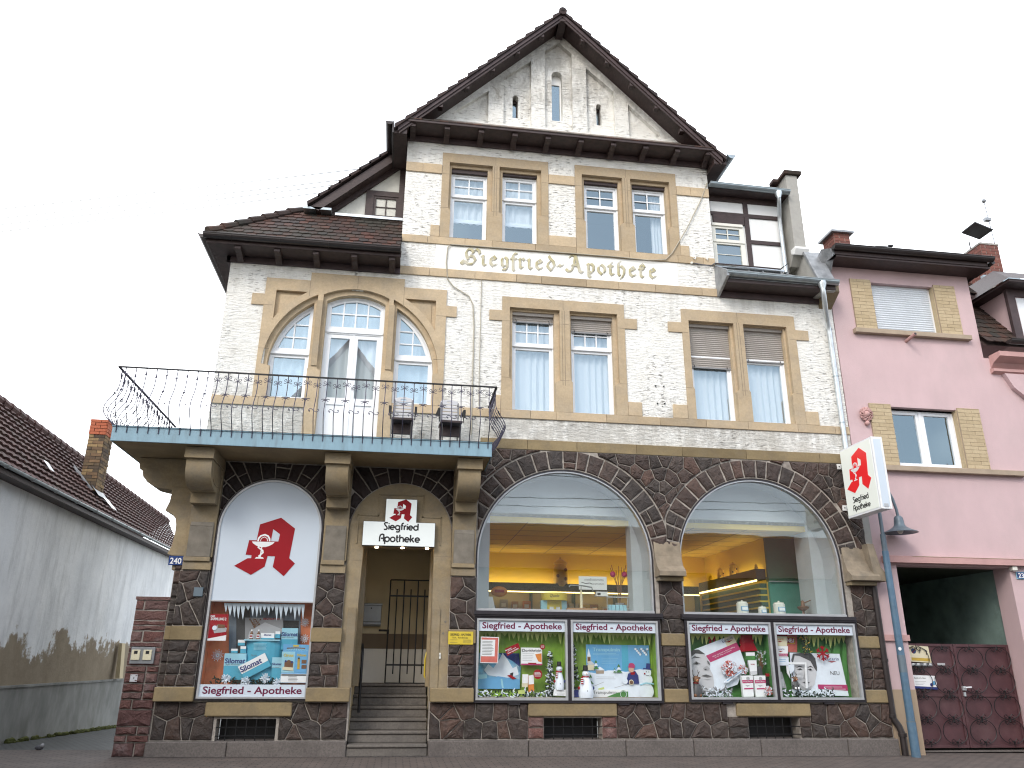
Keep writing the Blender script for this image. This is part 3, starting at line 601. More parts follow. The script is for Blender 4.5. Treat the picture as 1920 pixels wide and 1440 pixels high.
def window(x0, x1, z0, z1, zt, cols, rows, bz=None, drape=None, box=True):
    f = MB(); o = .035; s = .085
    f.prism(rect(x0, z0, x1, z1), .165, .25, 'pvc_white', holes=[rect(x0 + o, z0 + o, x1 - o, zt - .01), rect(x0 + o, zt + .05, x1 - o, z1 - o)])
    f.prism(rect(x0 + o, z0 + o, x1 - o, zt - .01), .185, .245, 'pvc_white', holes=[rect(x0 + s, z0 + s - .01, x1 - s, zt - .055)])
    f.prism(rect(x0 + o, zt + .05, x1 - o, z1 - o), .185, .245, 'pvc_white', holes=[rect(x0 + s, zt + .095, x1 - s, z1 - s)])
    f.box(x0 + .01, x1 - .01, .145, .165, zt - .005, zt + .03, 'pvc_white'); f.box(x0 + .02, x1 - .02, .12, .165, z0, z0 + .025, 'pvc_white')
    frame_bars(f, x0 + s, x1 - s, zt + .095, z1 - s, cols, rows, .188)
    win = f.build('window', HOUSE, bevel=.004)
    p = MB(); p.quad([(x0 + s - .01, .215, z0 + s - .02), (x1 - s + .01, .215, z0 + s - .02), (x1 - s + .01, .215, zt - .04), (x0 + s - .01, .215, zt - .04)], 'glass'); p.quad([(x0 + s - .01, .2155, zt + .08), (x1 - s + .01, .2155, zt + .08), (x1 - s + .01, .2155, z1 - s + .01), (x0 + s - .01, .2155, z1 - s + .01)], 'glass'); p.build('pane', win)
    if bz: blind(win, x0 + .01, x1 - .01, bz, z1)
    if box: b_ = MB(); b_.box(x0 + .005, x1 - .005, .10, .16, z1 - .0, z1 + .09, 'blind_beige' if bz else 'wood_dark'); b_.build('roller_box', win)
    if drape == 'full': curtain(win, x0, x1, z0, z1, 6)
    elif drape == 'half': curtain(win, x0, x1, lerp(z0, zt, .52), z1, 5); b2 = MB(); b2.box(x0, x1, .30, .305, lerp(z0, zt, .52), lerp(z0, zt, .60), 'sheer'); b2.build('curtain_rail', win)
    elif drape == 'edge': curtain(win, x1 - .28, x1 - .06, z0, z1, 3)
    return win
window(.60, 1.345, 9.162, 10.735, 10.19, 2, 2, None, 'half'); window(1.637, 2.363, 9.162, 10.775, 10.21, 2, 2, None, 'half')
window(3.33, 4.065, 9.162, 10.755, 10.21, 2, 2); window(4.35, 5.08, 9.162, 10.755, 10.21, 2, 2, None, 'edge')
window(1.865, 2.683, 5.712, 7.66, 7.03, 3, 2, 7.53, 'full'); window(3.0, 3.833, 5.712, 7.66, 7.03, 3, 2, 7.385, 'full'); window(5.37, 6.223, 5.712, 7.66, 7.03, 3, 2, 6.81, 'full'); window(6.49, 7.342, 5.712, 7.66, 7.03, 3, 2, 7.005, 'full')

# balcony door and its two quarter-arch side lights
d = MB(); do = door_shape(-1.60, -.535, 4.785, 7.665, .155)
d.prism(do, .165, .25, 'pvc_white', holes=[door_shape(-1.56, -.575, 7.17, 7.635, .145), rect(-1.56, 4.81, -.575, 7.06)])
d.prism(door_shape(-1.56, -.575, 7.17, 7.635, .145), .185, .245, 'pvc_white', holes=[door_shape(-1.515, -.62, 7.215, 7.60, .13)])
for a, b in ((-1.56, -1.07), (-1.065, -.575)): d.prism(rect(a, 4.81, b, 7.06), .180, .245, 'pvc_white', holes=[rect(a + .075, 5.83, b - .075, 6.985), rect(a + .09, 4.95, b - .09, 5.70)]); d.box(a + .085, b - .085, .20, .235, 4.94, 5.71, 'pvc_white')
d.box(-1.59, -.545, .145, .165, 7.085, 7.13, 'pvc_white'); d.box(-1.09, -1.045, .172, .182, 4.81, 7.06, 'pvc_white')
for i in range(1, 4): x = lerp(-1.515, -.62, i / 4); d.box(x - .014, x + .014, .188, .20, 7.215, 7.73 - .02 * abs(i - 2), 'pvc_white')
d.box(-1.515, -.62, .189, .201, 7.465, 7.493, 'pvc_white')
d.box(-1.66, -.47, .0, .2, 4.772, 4.784, 'sandstone')
door = d.build('balcony_door', HOUSE, bevel=.004)
p = MB(); p.prism(door_shape(-1.53, -.6, 7.2, 7.61, .135), .214, .216, 'glass'); p.quad([(-1.5, .2145, 5.81), (-1.13, .2145, 5.81), (-1.13, .2145, 7.0), (-1.5, .2145, 7.0)], 'glass'); p.quad([(-1.0, .2155, 5.81), (-.64, .2155, 5.81), (-.64, .2155, 7.0), (-1.0, .2155, 7.0)], 'glass'); p.build('pane', door)
curtain(door, -1.6, -.55, 4.85, 7.8, 5); hd = MB(); hd.tube([(-1.035, .17, 6.02), (-1.035, .13, 6.02), (-.94, .13, 6.02)], .012, 'alu', 6); hd.build('handle', door)
for left in (True, False):
    f = MB(); xi = -1.825 if left else -.31; sg = 1 if left else -1; sh = lw_shape if left else rw_shape; r = 1.475
    zt = 6.61
    def cut(rr, x_in, za, zb):
        """the part of the quarter-arch shape between two heights"""
        a0 = math.asin(max(-1, min(1, (za - BZ) / rr))); xin = x_in; aa = math.acos(min(1, abs(x_in - BC) / rr))
        pts = [(BC - sg * rr * math.cos(lerp(a0, aa, i / 14)), BZ + rr * math.sin(lerp(a0, aa, i / 14))) for i in range(15)]
        q = pts + [(x_in, za)]; return q if not left else q
    lowx = BC - sg * r
    lo_o = rect(*((lowx + .035, 5.75, xi - .035, 6.59) if left else (xi + .035, 5.75, lowx - .035, 6.59))); lo_i = rect(*((lowx + .09, 5.80, xi - .085, 6.545) if left else (xi + .085, 5.80, lowx - .09, 6.545)))
    f.prism(sh(r, xi, 5.716), .165, .25, 'pvc_white', holes=[lo_o, cut(r - .035, xi - sg * .035, 6.68, 0)])
    f.prism(lo_o, .185, .245, 'pvc_white', holes=[lo_i]); f.prism(cut(r - .035, xi - sg * .035, 6.68, 0), .185, .245, 'pvc_white', holes=[cut(r - .085, xi - sg * .08, 6.73, 0)])
    xm = lerp(lowx, xi, .55); top = BZ + math.sqrt((r - .08) ** 2 - (xm - BC) ** 2); f.box(xm - .013, xm + .013, .188, .2, 6.73, top, 'pvc_white')
    for z in (6.95, 7.2):
        xo = BC - sg * math.sqrt((r - .08) ** 2 - (z - BZ) ** 2); f.box(xo, xi - sg * .08, .189, .201, z - .013, z + .013, 'pvc_white')
    f.box(*(sorted((lowx + sg * .01, xi - sg * .01))), .145, .165, 6.60, 6.645, 'pvc_white')
    wv = f.build('window', HOUSE, bevel=.003)
    p = MB(); p.prism(sh(r - .06, xi - sg * .06, 5.78), .2145, .2165, 'glass'); p.build('pane', wv)
    curtain(wv, *(sorted((lowx, xi))), 5.75, 7.6, 4)

# ---- the painted name on the plaster
FR = {  # broad-nib strokes on an x-height of 1
 'S': (1.5, [[(.55, .25), (.2, .0), (0, .12), (.12, .32), (.32, .22)], [(.35, .22), (.62, .0), (1.05, .06), (1.28, .42), (1.12, .78), (.82, .82), (.62, .62)], [(.62, .45), (.5, .75), (.42, 1.15), (.62, 1.52), (.95, 1.5), (1.1, 1.2), (.92, 1.0)], [(1.1, 1.35), (1.35, 1.55), (1.6, 1.42), (1.66, 1.15)]]),
 'i': (.55, [[(.05, .9), (.22, 1.0), (.22, .15), (.38, 0), (.5, .1)]]),
 'e': (.85, [[(.2, .55), (.66, .78), (.45, 1.02), (.18, .8), (.16, .25), (.4, 0), (.7, .2)]]),
 'g': (.8, [[(.12, .85), (.12, .22), (.3, .02), (.5, .2)], [(.42, 1.0), (.62, .85), (.62, 0), (.5, -.3), (.2, -.28)]]),
 'f': (.7, [[(.62, 1.45), (.42, 1.5), (.28, 1.3), (.28, -.2), (.38, -.32)], [(.06, .92), (.58, .92)]]),
 'r': (.65, [[(.08, .88), (.22, 1.0), (.22, .12), (.36, 0), (.48, .1)], [(.22, .78), (.45, 1.02), (.62, .88)]]),
 'd': (.95, [[(.3, 1.5), (.42, 1.25), (.72, .95), (.8, .5), (.48, -.02), (.14, .4), (.22, .78), (.46, .98)]]),
 '-': (.75, [[(.05, .45), (.25, .62), (.42, .5), (.62, .66)]]),
 'A': (1.55, [[(0, .2), (.2, .02), (.45, .1), (.66, .7), (.78, 1.5)], [(.3, 1.3), (.5, 1.58), (.78, 1.5)], [(.82, 1.55), (.95, .9), (1.12, .15), (1.3, 0), (1.42, .1)], [(.5, .62), (.98, .62)]]),
 'p': (.95, [[(.1, .9), (.25, 1.0), (.25, -.28), (.42, -.4)], [(.25, .85), (.52, 1.02), (.76, .8), (.74, .3), (.5, .02), (.3, .14)]]),
 'o': (.95, [[(.48, 1.02), (.16, .72), (.16, .3), (.46, -.02), (.78, .28), (.78, .72), (.48, 1.02)]]),
 't': (.65, [[(.42, 1.3), (.24, 1.1), (.24, .16), (.4, 0), (.56, .12)], [(.02, .92), (.5, .92)]]),
 'h': (.95, [[(.4, 1.48), (.2, 1.3), (.2, .12), (.3, 0)], [(.2, .85), (.5, 1.02), (.76, .75), (.72, .2), (.52, -.2), (.38, -.3)]]),
 'k': (.75, [[(.42, 1.42), (.22, 1.25), (.22, .14), (.38, 0), (.5, .1)], [(.22, 1.1), (.48, 1.3), (.62, 1.1), (.46, .9)], [(.04, .86), (.5, .86)]])}
def nib(mb, path, wd, x, z, s, y, mat, ang=38, th=.004):
    nx, nz_ = math.cos(R(ang)) * wd / 2, math.sin(R(ang)) * wd / 2; P = [(x + a * s, z + b_ * s) for a, b_ in path]; tx, tz = nz_ * .3, -nx * .3
    for i in range(len(P) - 1):
        (a, b_), (c_, e_) = P[i], P[i + 1]; q = [(a - nx, b_ - nz_), (c_ - nx, e_ - nz_), (c_ - nx + tx, e_ - nz_ + tz), (c_ + nx, e_ + nz_), (a + nx, b_ + nz_), (a + nx - tx, b_ + nz_ - tz)]
        cx = sum(k[0] for k in q) / 6; cz = sum(k[1] for k in q) / 6
        hull = convex(q); mb.prism(hull, y - i * .0002, y + th, mat)
def convex(pts):
    pts = sorted(set((round(a, 5), round(b_, 5)) for a, b_ in pts)); H = []
    for seq in (pts, pts[::-1]):
        h = []
        for p in seq:
            while len(h) >= 2 and (h[-1][0] - h[-2][0]) * (p[1] - h[-2][1]) - (h[-1][1] - h[-2][1]) * (p[0] - h[-2][0]) <= 0: h.pop()
            h.append(p)
        H += h[:-1]
    return H
ft = MB(); ft.box(.35, 5.2, -.004, .003, 8.475, 8.995, 'letter_ground'); xs = {'S': .845, 'i': 1.225, 'e': 1.385, 'g': 1.615, 'f': 1.80, 'r': 1.95, 'i2': 2.13, 'e2': 2.29, 'd': 2.51, '-': 2.72, 'A': 2.91, 'p': 3.31, 'o': 3.53, 't': 3.755, 'h': 3.93, 'e3': 4.17, 'k': 4.38, 'e4': 4.585}
for k, x in xs.items():
    wadv, st_ = FR[k[0]]; s = {'S': .215, 'A': .24}.get(k[0], .205)
    for i, pth in enumerate(st_):
        nib(ft, pth, .060, x + .012, 8.613 - .012, s, -.0065 - i * .0011, 'letter_shadow'); nib(ft, pth, .056, x, 8.62, s, -.011 - i * .0023, 'gold_letter')
ft.build('painted_name', HOUSE)

# ---- timber eaves, cornice and roofs
WD = MB()
# pent roof under the gable
WD.box(-.33, 6.02, -.06, .0, 11.315, 11.42, 'wood_purple'); WD.box(-.36, 6.04, -.47, .0, 11.42, 11.445, 'wood_dark'); WD.box(-.37, 6.05, -.49, -.455, 11.425, 11.485, 'wood_dark')
for i in range(10):
    x = lerp(-.22, 5.9, i / 9)
    WD.prism([(-.44, 11.42), (-.06, 11.42), (-.06, 11.27), (-.13, 11.29), (-.24, 11.345), (-.36, 11.36), (-.44, 11.35)], x - .055, x + .055, 'wood_dark', axis='x')
PT = MB()
for r in range(3):
    y0, y1 = -.50 + r * .165, -.50 + (r + 1) * .165 + .06; z0 = 11.49 + r * .115; x = -.38
    while x < 6.05:
        wdt = .17; PT.add([(x, y0, z0 + .012), (x + wdt - .006, y0, z0 + .012), (x + wdt - .006, y1, z0 + .165), (x, y1, z0 + .165), (x, y0, z0 - .012), (x + wdt - .006, y0, z0 - .012)], [(0, 1, 2, 3), (4, 5, 1, 0)], 'roof_tile'); x += wdt
PT.box(-.33, 6.02, -.03, .0, 11.83, 11.90, 'mortar_dark')
PT.build('pent_roof', HOUSE)
# gable verge
def verge(mb, cx, za, hw, y0, y1, th0, th1, mat):
    mb.prism([(cx, za + th1), (cx - hw, za - hw + th1), (cx - hw, za - hw + th0), (cx, za + th0), (cx + hw, za - hw + th0), (cx + hw, za - hw + th1)], y0, y1, mat)
RZ = 14.52
verge(WD, 2.83, RZ, 3.30, -.42, 8.2, .0, .04, 'wood_dark'); verge(WD, 2.83, RZ, 3.32, -.45, -.42, -.07, .09, 'wood_dark'); verge(WD, 2.83, RZ, 3.34, -.475, -.45, .0, .10, 'wood_purple');
for sgn in (-1, 1):
    for k in range(6):
        dd = .45 + k * .52; WD.box(2.83 + sgn * dd - .05, 2.83 + sgn * dd + .05, -.43, -.30, RZ - dd - .11, RZ - dd - .03, 'wood_dark')
WD.prism([(-.46, 14.5), (.0, 14.5), (.0, 14.34), (-.3, 14.36), (-.46, 14.42)], 2.75, 2.91, 'wood_dark', axis='x')
TT = MB(); n = 17
for sgn in (-1, 1):
    for k in range(n):
        a0, a1 = 3.38 * k / n - .05, 3.38 * (k + 1) / n + .02; ya = -.51
        for yy0, yy1 in ((ya, 8.2),):
            z0 = RZ + .205 - a0 * 1.0 + (-.035); z1 = RZ + .205 - a1 + .02
            P = [(2.83 + sgn * a0, RZ + .095 - a0), (2.83 + sgn * a1, RZ + .095 - a1), (2.83 + sgn * a1, RZ + .165 - a1 + .035), (2.83 + sgn * a0, RZ + .125 - a0)]
            TT.prism(P if sgn > 0 else P[::-1], yy0 + random.uniform(-.01, .01), yy1, 'roof_tile_dark')
TT.tube([(2.83, -.53, RZ + .12), (2.83, 8.2, RZ + .12)], .09, 'roof_tile_dark', 10); TT.ball((2.83, -.50, RZ + .16), .085, 'roof_tile_dark', 10, (1, .6, .9))
TT.build('gable_roof', HOUSE)
# side eaves of the gable: boxed on the left, zinc gutter on the right
WD.box(-.60, -.33, -.42, 6, 11.16, 11.30, 'wood_dark'); WD.box(-.62, -.58, -.46, 6, 11.14, 11.36, 'gutter_dark'); WD.box(6.0, 6.27, -.42, 6, 11.16, 11.28, 'wood_dark')
GT = MB()
def gutter(mb, p0, p1, r, mat, n=8, out_=None):
    """half-round gutter from p0 to p1"""
    p0, p1 = Vector(p0), Vector(p1); d = (p1 - p0).normalized(); sd_ = Vector((d.y, -d.x, 0)); vs = []; m_ = n + 1
    for q in (p0, p1):
        for rr in (r, r - .006):
            for i in range(m_): a = math.pi * i / n; vs.append(q + sd_ * rr * math.cos(a) - Vector((0, 0, 1)) * rr * math.sin(a))
    fs = []
    for i in range(n): fs += [(i, i + 1, 2 * m_ + i + 1, 2 * m_ + i), (m_ + i, 3 * m_ + i, 3 * m_ + i + 1, m_ + i + 1)]
    mb.add(vs, fs, mat)
    for q in (p0, p1): mb.add([q + sd_ * r * math.cos(math.pi * i / n) - Vector((0, 0, 1)) * r * math.sin(math.pi * i / n) for i in range(m_)], [tuple(range(m_))], mat)
    mb.tube([p0 + sd_ * r, p1 + sd_ * r], .010, mat, 6)
gutter(GT, (-.68, -.46, 11.40), (-.68, 6, 11.40), .075, 'gutter_dark'); GT.build('gutter', HOUSE)
g2 = MB(); gutter(g2, (6.36, 6, 11.36), (6.36, -.50, 11.36), .085, 'zinc'); g2.build('gutter', HOUSE)
# left wing eave
WD.box(-3.46, -.30, -.05, 0, 8.285, 8.40, 'wood_purple'); WD.box(-3.70, -.30, -.46, 0, 8.40, 8.42, 'wood_dark'); WD.box(-3.70, -3.39, 0, 7, 8.40, 8.42, 'wood_dark'); WD.box(-3.46, -3.39, -.05, 7, 8.285, 8.40, 'wood_purple')
WD.box(-3.74, -.29, -.49, -.455, 8.40, 8.53, 'wood_dark'); WD.box(-3.74, -3.70, -.46, 7, 8.40, 8.53, 'wood_dark')
for i in range(5):
    x = lerp(-3.2, -.45, i / 4); WD.prism([(-.45, 8.40), (-.05, 8.40), (-.05, 8.27), (-.16, 8.29), (-.3, 8.335), (-.45, 8.34)], x - .055, x + .055, 'wood_dark', axis='x')
g3 = MB(); gutter(g3, (-3.78, -.55, 8.535), (-.30, -.55, 8.535), .078, 'gutter_dark'); gutter(g3, (-3.80, 7, 8.535), (-3.80, -.55, 8.535), .078, 'gutter_dark')
for k in range(4): x = -3.3 + k * .85; g3.tube([(x, -.55 + .08 * math.cos(a), 8.535 - .082 * math.sin(a)) for a in (math.pi * q / 6 for q in range(7))], .007, 'gutter_dark', 5)
g3.build('gutter', HOUSE)
# hipped tile roof of the wing
def tiles(mb, O, U, V, nu, nv, mat, wob=.004, keep=None, tw=None):
    """beaver-tail courses: O origin at eave, U along eave, V up the slope (full vectors)"""
    O, U, V = Vector(O), Vector(U), Vector(V); nrm = U.cross(V).normalized(); lift = .022
    for j in range(nv):
        off = .5 if j % 2 else 0
        for i in range(-1, nu):
            u0, u1 = (i + off) / nu, (i + 1 + off) / nu; v0, v1 = (j - .12) / nv, (j + 1.02) / nv
            u0c, u1c = max(0, u0), min(1, u1)
            if u1c - u0c < .004: continue
            um = (u0c + u1c) / 2
            if keep and not keep(um, (j + .5) / nv): continue
            l = lift + random.uniform(-wob, wob); g_ = .004 / max(U.length, .01) * 1.0
            a = O + U * (u0c + g_) + V * v0 + nrm * l; b_ = O + U * (u1c - g_) + V * v0 + nrm * l; c_ = O + U * (u1c - g_) + V * v1 + nrm * .002; d_ = O + U * (u0c + g_) + V * v1 + nrm * .002
            mid = O + U * um + V * (v0 - .25 / nv * .5) + nrm * l
            mb.add([a, mid, b_, c_, d_, a - nrm * .02, mid - nrm * .02, b_ - nrm * .02], [(0, 1, 2, 3, 4), (5, 6, 1, 0), (6, 7, 2, 1)], mat)
WR = MB(); EZ = 8.56
WR.add([(-3.76, -.52, EZ - .03), (-.31, -.52, EZ - .03), (-.31, .83, EZ + 1.39), (-2.41, .83, EZ + 1.39)], [(0, 1, 2, 3)], 'roof_tile_dark')
tiles(WR, (-3.76, -.54, EZ), (3.45, 0, 0), (0, 1.36, 1.40), 20, 9, 'roof_tile', keep=lambda u, v: u * 3.45 > v * 1.36)
WR.add([(-3.78, 7, EZ - .03), (-3.78, -.52, EZ - .03), (-2.2, 1.06, EZ + 1.6), (-2.2, 7, EZ + 1.6)], [(0, 1, 2, 3)], 'roof_tile_dark')
for k in range(7):                                                    # ridge tiles climbing the hip
    t0 = k / 7; p0 = Vector((-3.74 + 1.34 * t0, -.52 + 1.34 * t0, EZ + .05 + 1.41 * t0)); p1 = p0 + Vector((.235, .235, .215)); WR.tube([p0, p1], [.085, .066], 'roof_tile', 8)
WR.build('wing_roof', HOUSE)
# small half-timbered cross gable over the wing
hz = MB(); Y = .82; A0 = (-1.80, 9.93); A1 = (-.33, 9.93)
hz.prism([(-1.80, 9.9), (-.31, 9.9), (-.31, 11.4)], Y, Y + .1, 'infill_grey')
def beam(mb, x0, z0, x1, z1, wd, y, th, mat='wood_dark'):
    d_ = Vector((x1 - x0, z1 - z0)).normalized(); n_ = Vector((-d_.y, d_.x)) * wd / 2
    mb.prism([(x0 - n_.x, z0 - n_.y), (x1 - n_.x, z1 - n_.y), (x1 + n_.x, z1 + n_.y), (x0 + n_.x, z0 + n_.y)], y, y + th, mat)
beam(hz, -1.82, 9.92, -.32, 9.92, .13, Y - .05, .1); beam(hz, -.385, 9.85, -.385, 11.35, .12, Y - .052, .1); beam(hz, -1.03, 9.9, -1.03, 10.55, .16, Y - .048, .1); beam(hz, -1.1, 10.53, -.33, 10.53, .12, Y - .046, .1)
beam(hz, -2.02, 9.86, -.42, 11.36, .22, Y - .07, .13)
hz.prism([(-2.16, 9.93), (-2.0, 9.85), (-.40, 11.34), (-.40, 11.56)], Y - .30, Y - .07, 'wood_dark')
for k in range(9):
    t0 = k / 9; x = -2.22 + 1.72 * t0; z = 9.96 + 1.60 * t0; hz.prism([(x, z - .03), (x + .23, z + .17), (x + .23, z + .225), (x - .012, z + .05)], Y - .36, Y + 4, 'roof_tile_dark')
hz.box(-1.68, -.33, Y - .19, Y - .15, 9.845, 9.90, 'zinc_bright'); hz.box(-2.3, -1.75, Y - .3, Y - .0, 9.88, 9.93, 'zinc')
dg = hz.build('half_timbered_gable', HOUSE)
m = MB(); m.prism(rect(-.95, 9.98, -.44, 10.47), Y - .03, Y + .02, 'wood_dark', holes=[rect(-.90, 10.02, -.49, 10.42)]); m.box(-.705, -.685, Y - .02, Y, 10.02, 10.42, 'wood_dark'); m.box(-.9, -.49, Y - .018, Y + .002, 10.21, 10.23, 'wood_dark'); m.box(-.9, -.49, Y + .004, Y + .01, 10.02, 10.36, 'entry_beige'); m.box(-.9, -.49, Y + .003, Y + .012, 10.36, 10.42, 'dark_room'); m.build('window', dg)

# right wing: eave with zinc skirt and gutter, timbered dormer, party wall
WD.box(6.03, 8.36, -.05, 0, 8.29, 8.42, 'wood_purple'); WD.box(6.03, 8.30, -.42, 0, 8.42, 8.45, 'wood_dark'); WD.box(6.03, 8.30, -.44, -.41, 8.42, 8.54, 'wood_dark')
WD.build('timber_eaves', HOUSE, bevel=.005)
zs = MB(); zs.add([(6.02, -.45, 8.56), (8.1, -.45, 8.54), (7.75, .30, 9.12), (6.05, .30, 9.14), (6.02, -.45, 8.50), (8.1, -.45, 8.48)], [(0, 1, 2, 3), (4, 5, 1, 0)], 'lead')
zs.prism([(-.56, 8.62), (-.56, 8.50), (-.05, 8.30), (.0, 8.30), (.3, 9.15), (.22, 9.17)], 5.98, 6.03, 'lead', axis='x')
zs.box(6.05, 7.6, .20, .30, 9.11, 9.15, 'zinc_bright')
zs.tube([(6.0, .18, 9.16), (6.9, .16, 9.145), (7.5, .15, 9.13)], .016, 'wood_dark', 6); zs.tube([(7.5, .15, 9.13), (7.62, .05, 9.22), (7.63, .05, 9.0)], .012, 'black', 6)
for x in (6.25, 6.75, 7.05, 7.45): zs.tube([(x, .05, 8.97), (x + .1, -.4, 8.60)], .010, 'lead', 5); zs.ball((x, .05, 8.98), .02, 'lead', 6)
zs.build('zinc_skirt', HOUSE)
g4 = MB(); gutter(g4, (6.0, -.50, 8.60), (8.32, -.50, 8.575), .078, 'zinc')
for x in (6.1, 6.62, 7.2): g4.tube([(x, -.50 + .082 * math.cos(a), 8.595 - .082 * math.sin(a)) for a in (math.pi * q / 6 for q in range(7))], .008, 'zinc', 5)
g4.build('gutter', HOUSE)
dp = MB(); dp.lathe([(.085, .02), (.085, -.03), (.05, -.12), (.048, -.16)], (7.98, -.50, 8.52), 'zinc_bright', 12)
dp.tube([(7.98, -.50, 8.38), (7.99, -.49, 8.26), (8.10, -.30, 8.02), (8.22, -.12, 7.80), (8.25, -.085, 7.66), (8.25, -.085, 5.0)], .05, 'zinc_bright', 10)
for z in (7.7, 6.7, 5.75): dp.tube([(8.25, -.085, z), (8.25, -.085, z + .025)], .058, 'zinc', 10)
dp.build('downpipe', HOUSE, smooth=40)
dp = MB(); dp.tube([(8.43, -.06, 2.85), (8.43, -.06, 1.3), (8.44, -.06, .55), (8.50, -.10, .42), (8.53, -.12, .30), (8.53, -.12, gz(8.5))], .055, 'gutter_dark', 10)
for z in (2.80, 1.45, .56): dp.tube([(8.43, -.06, z), (8.43, -.06, z + .05)], .066, 'gutter_dark', 10)
dp.tube([(8.53, -.12, .32), (8.53, -.12, .26)], .07, 'gutter_dark', 10); dp.build('downpipe', HOUSE, smooth=40)
dm = MB(); y = .30; dm.box(6.03, 7.75, y, y + .2, 9.1, 11.0, 'infill_white')
for a in ((6.08, 9.1, 6.08, 10.9, .10), (6.93, 9.1, 6.93, 10.78, .10), (6.05, 10.43, 7.7, 10.43, .09), (6.95, 9.80, 7.7, 9.80, .085), (6.05, 10.80, 7.7, 10.80, .12)): beam(dm, *a, y - .03 - .001 * a[4] * 10, .06)
dm.box(6.02, 7.82, y - .30, y + .3, 10.86, 10.90, 'wood_dark'); dm.box(6.02, 7.82, y - .3, y + 6, 10.9, 10.93, 'roof_tile_dark'); dm.box(6.17, 6.86, y - .05, y + .02, 10.17, 10.38, 'wood_dark')
dorm = dm.build('timbered_dormer', HOUSE, bevel=.004)
m = MB(); m.prism(rect(6.12, 9.13, 6.83, 10.16), y - .04, y + .01, 'off_white', holes=[rect(6.2, 9.19, 6.73, 9.68), rect(6.2, 9.80, 6.73, 10.06)]); m.box(6.455, 6.475, y - .03, y - .02, 9.8, 10.06, 'off_white'); m.box(6.2, 6.73, y - .029, y - .018, 9.92, 9.94, 'off_white'); m.box(6.12, 6.83, y - .06, y - .04, 9.72, 9.75, 'off_white'); m.box(6.12, 6.8, y - .07, y - .02, 10.11, 10.17, 'off_white'); m.quad([(6.19, y - .01, 9.18), (6.74, y - .01, 9.18), (6.74, y - .01, 10.07), (6.19, y - .01, 10.07)], 'glass'); m.box(6.19, 6.74, y - .002, y - .001, 9.18, 10.07, 'dark_room'); m.box(6.2, 6.73, y - .026, y - .018, 9.44, 9.452, 'off_white'); m.build('window', dorm)
g5 = MB(); gutter(g5, (6.02, y - .34, 10.94), (7.80, y - .34, 10.915), .075, 'zinc'); g5.build('gutter', dorm)
dp = MB(); dp.lathe([(.08, .02), (.08, -.03), (.045, -.12), (.043, -.14)], (7.55, y - .34, 10.86), 'zinc_bright', 12); dp.tube([(7.55, y - .34, 10.72), (7.56, y - .30, 10.62), (7.63, y - .14, 10.46), (7.65, y - .08, 10.36), (7.65, y - .07, 9.1)], .043, 'zinc_bright', 10); dp.build('downpipe', dorm, smooth=40)
pw = MB(); pw.prism([(.05, 9.62), (.32, 9.30), (3, 9.3), (3, 10.9), (.75, 11.36), (.05, 11.40)], 7.82, 8.08, 'concrete_grey', axis='x')
pw.prism([(0, 11.40), (.75, 11.36), (3, 10.9), (3, 10.96), (.76, 11.43), (-.03, 11.48)], 7.76, 8.16, 'roof_tile', axis='x'); 
for k in range(4): pw.box(7.66 - k * .06, 7.80, .30 + k * .1, .5 + k * .1, 11.38 - k * .14, 11.46 - k * .14, 'roof_tile_dark')
pw.prism([(.0, 9.62), (.2, 9.62), (.2, 9.52), (.08, 9.46), (.0, 9.57)], 7.80, 8.12, 'paint_white', axis='x')
pw.prism([(-.42, 8.52), (-.42, 8.40), (2, 8.4), (2, 9.6), (.32, 9.6), (.05, 9.45)], 8.02, 8.30, 'concrete_grey', axis='x'); pw.prism([(-.46, 8.56), (-.42, 8.52), (.05, 9.45), (.3, 9.60), (.3, 9.68), (0, 9.5)], 7.98, 8.34, 'lead', axis='x')
pw.box(8.10, 8.42, -.40, .3, 8.56, 8.66, 'zinc_bright'); pw.prism([(-.38, 8.42), (0, 8.2), (.2, 8.2), (.2, 8.56), (-.38, 8.56)], 8.14, 8.41, 'sandstone_dark', axis='x')
pw.build('party_wall', HOUSE, bevel=.008)

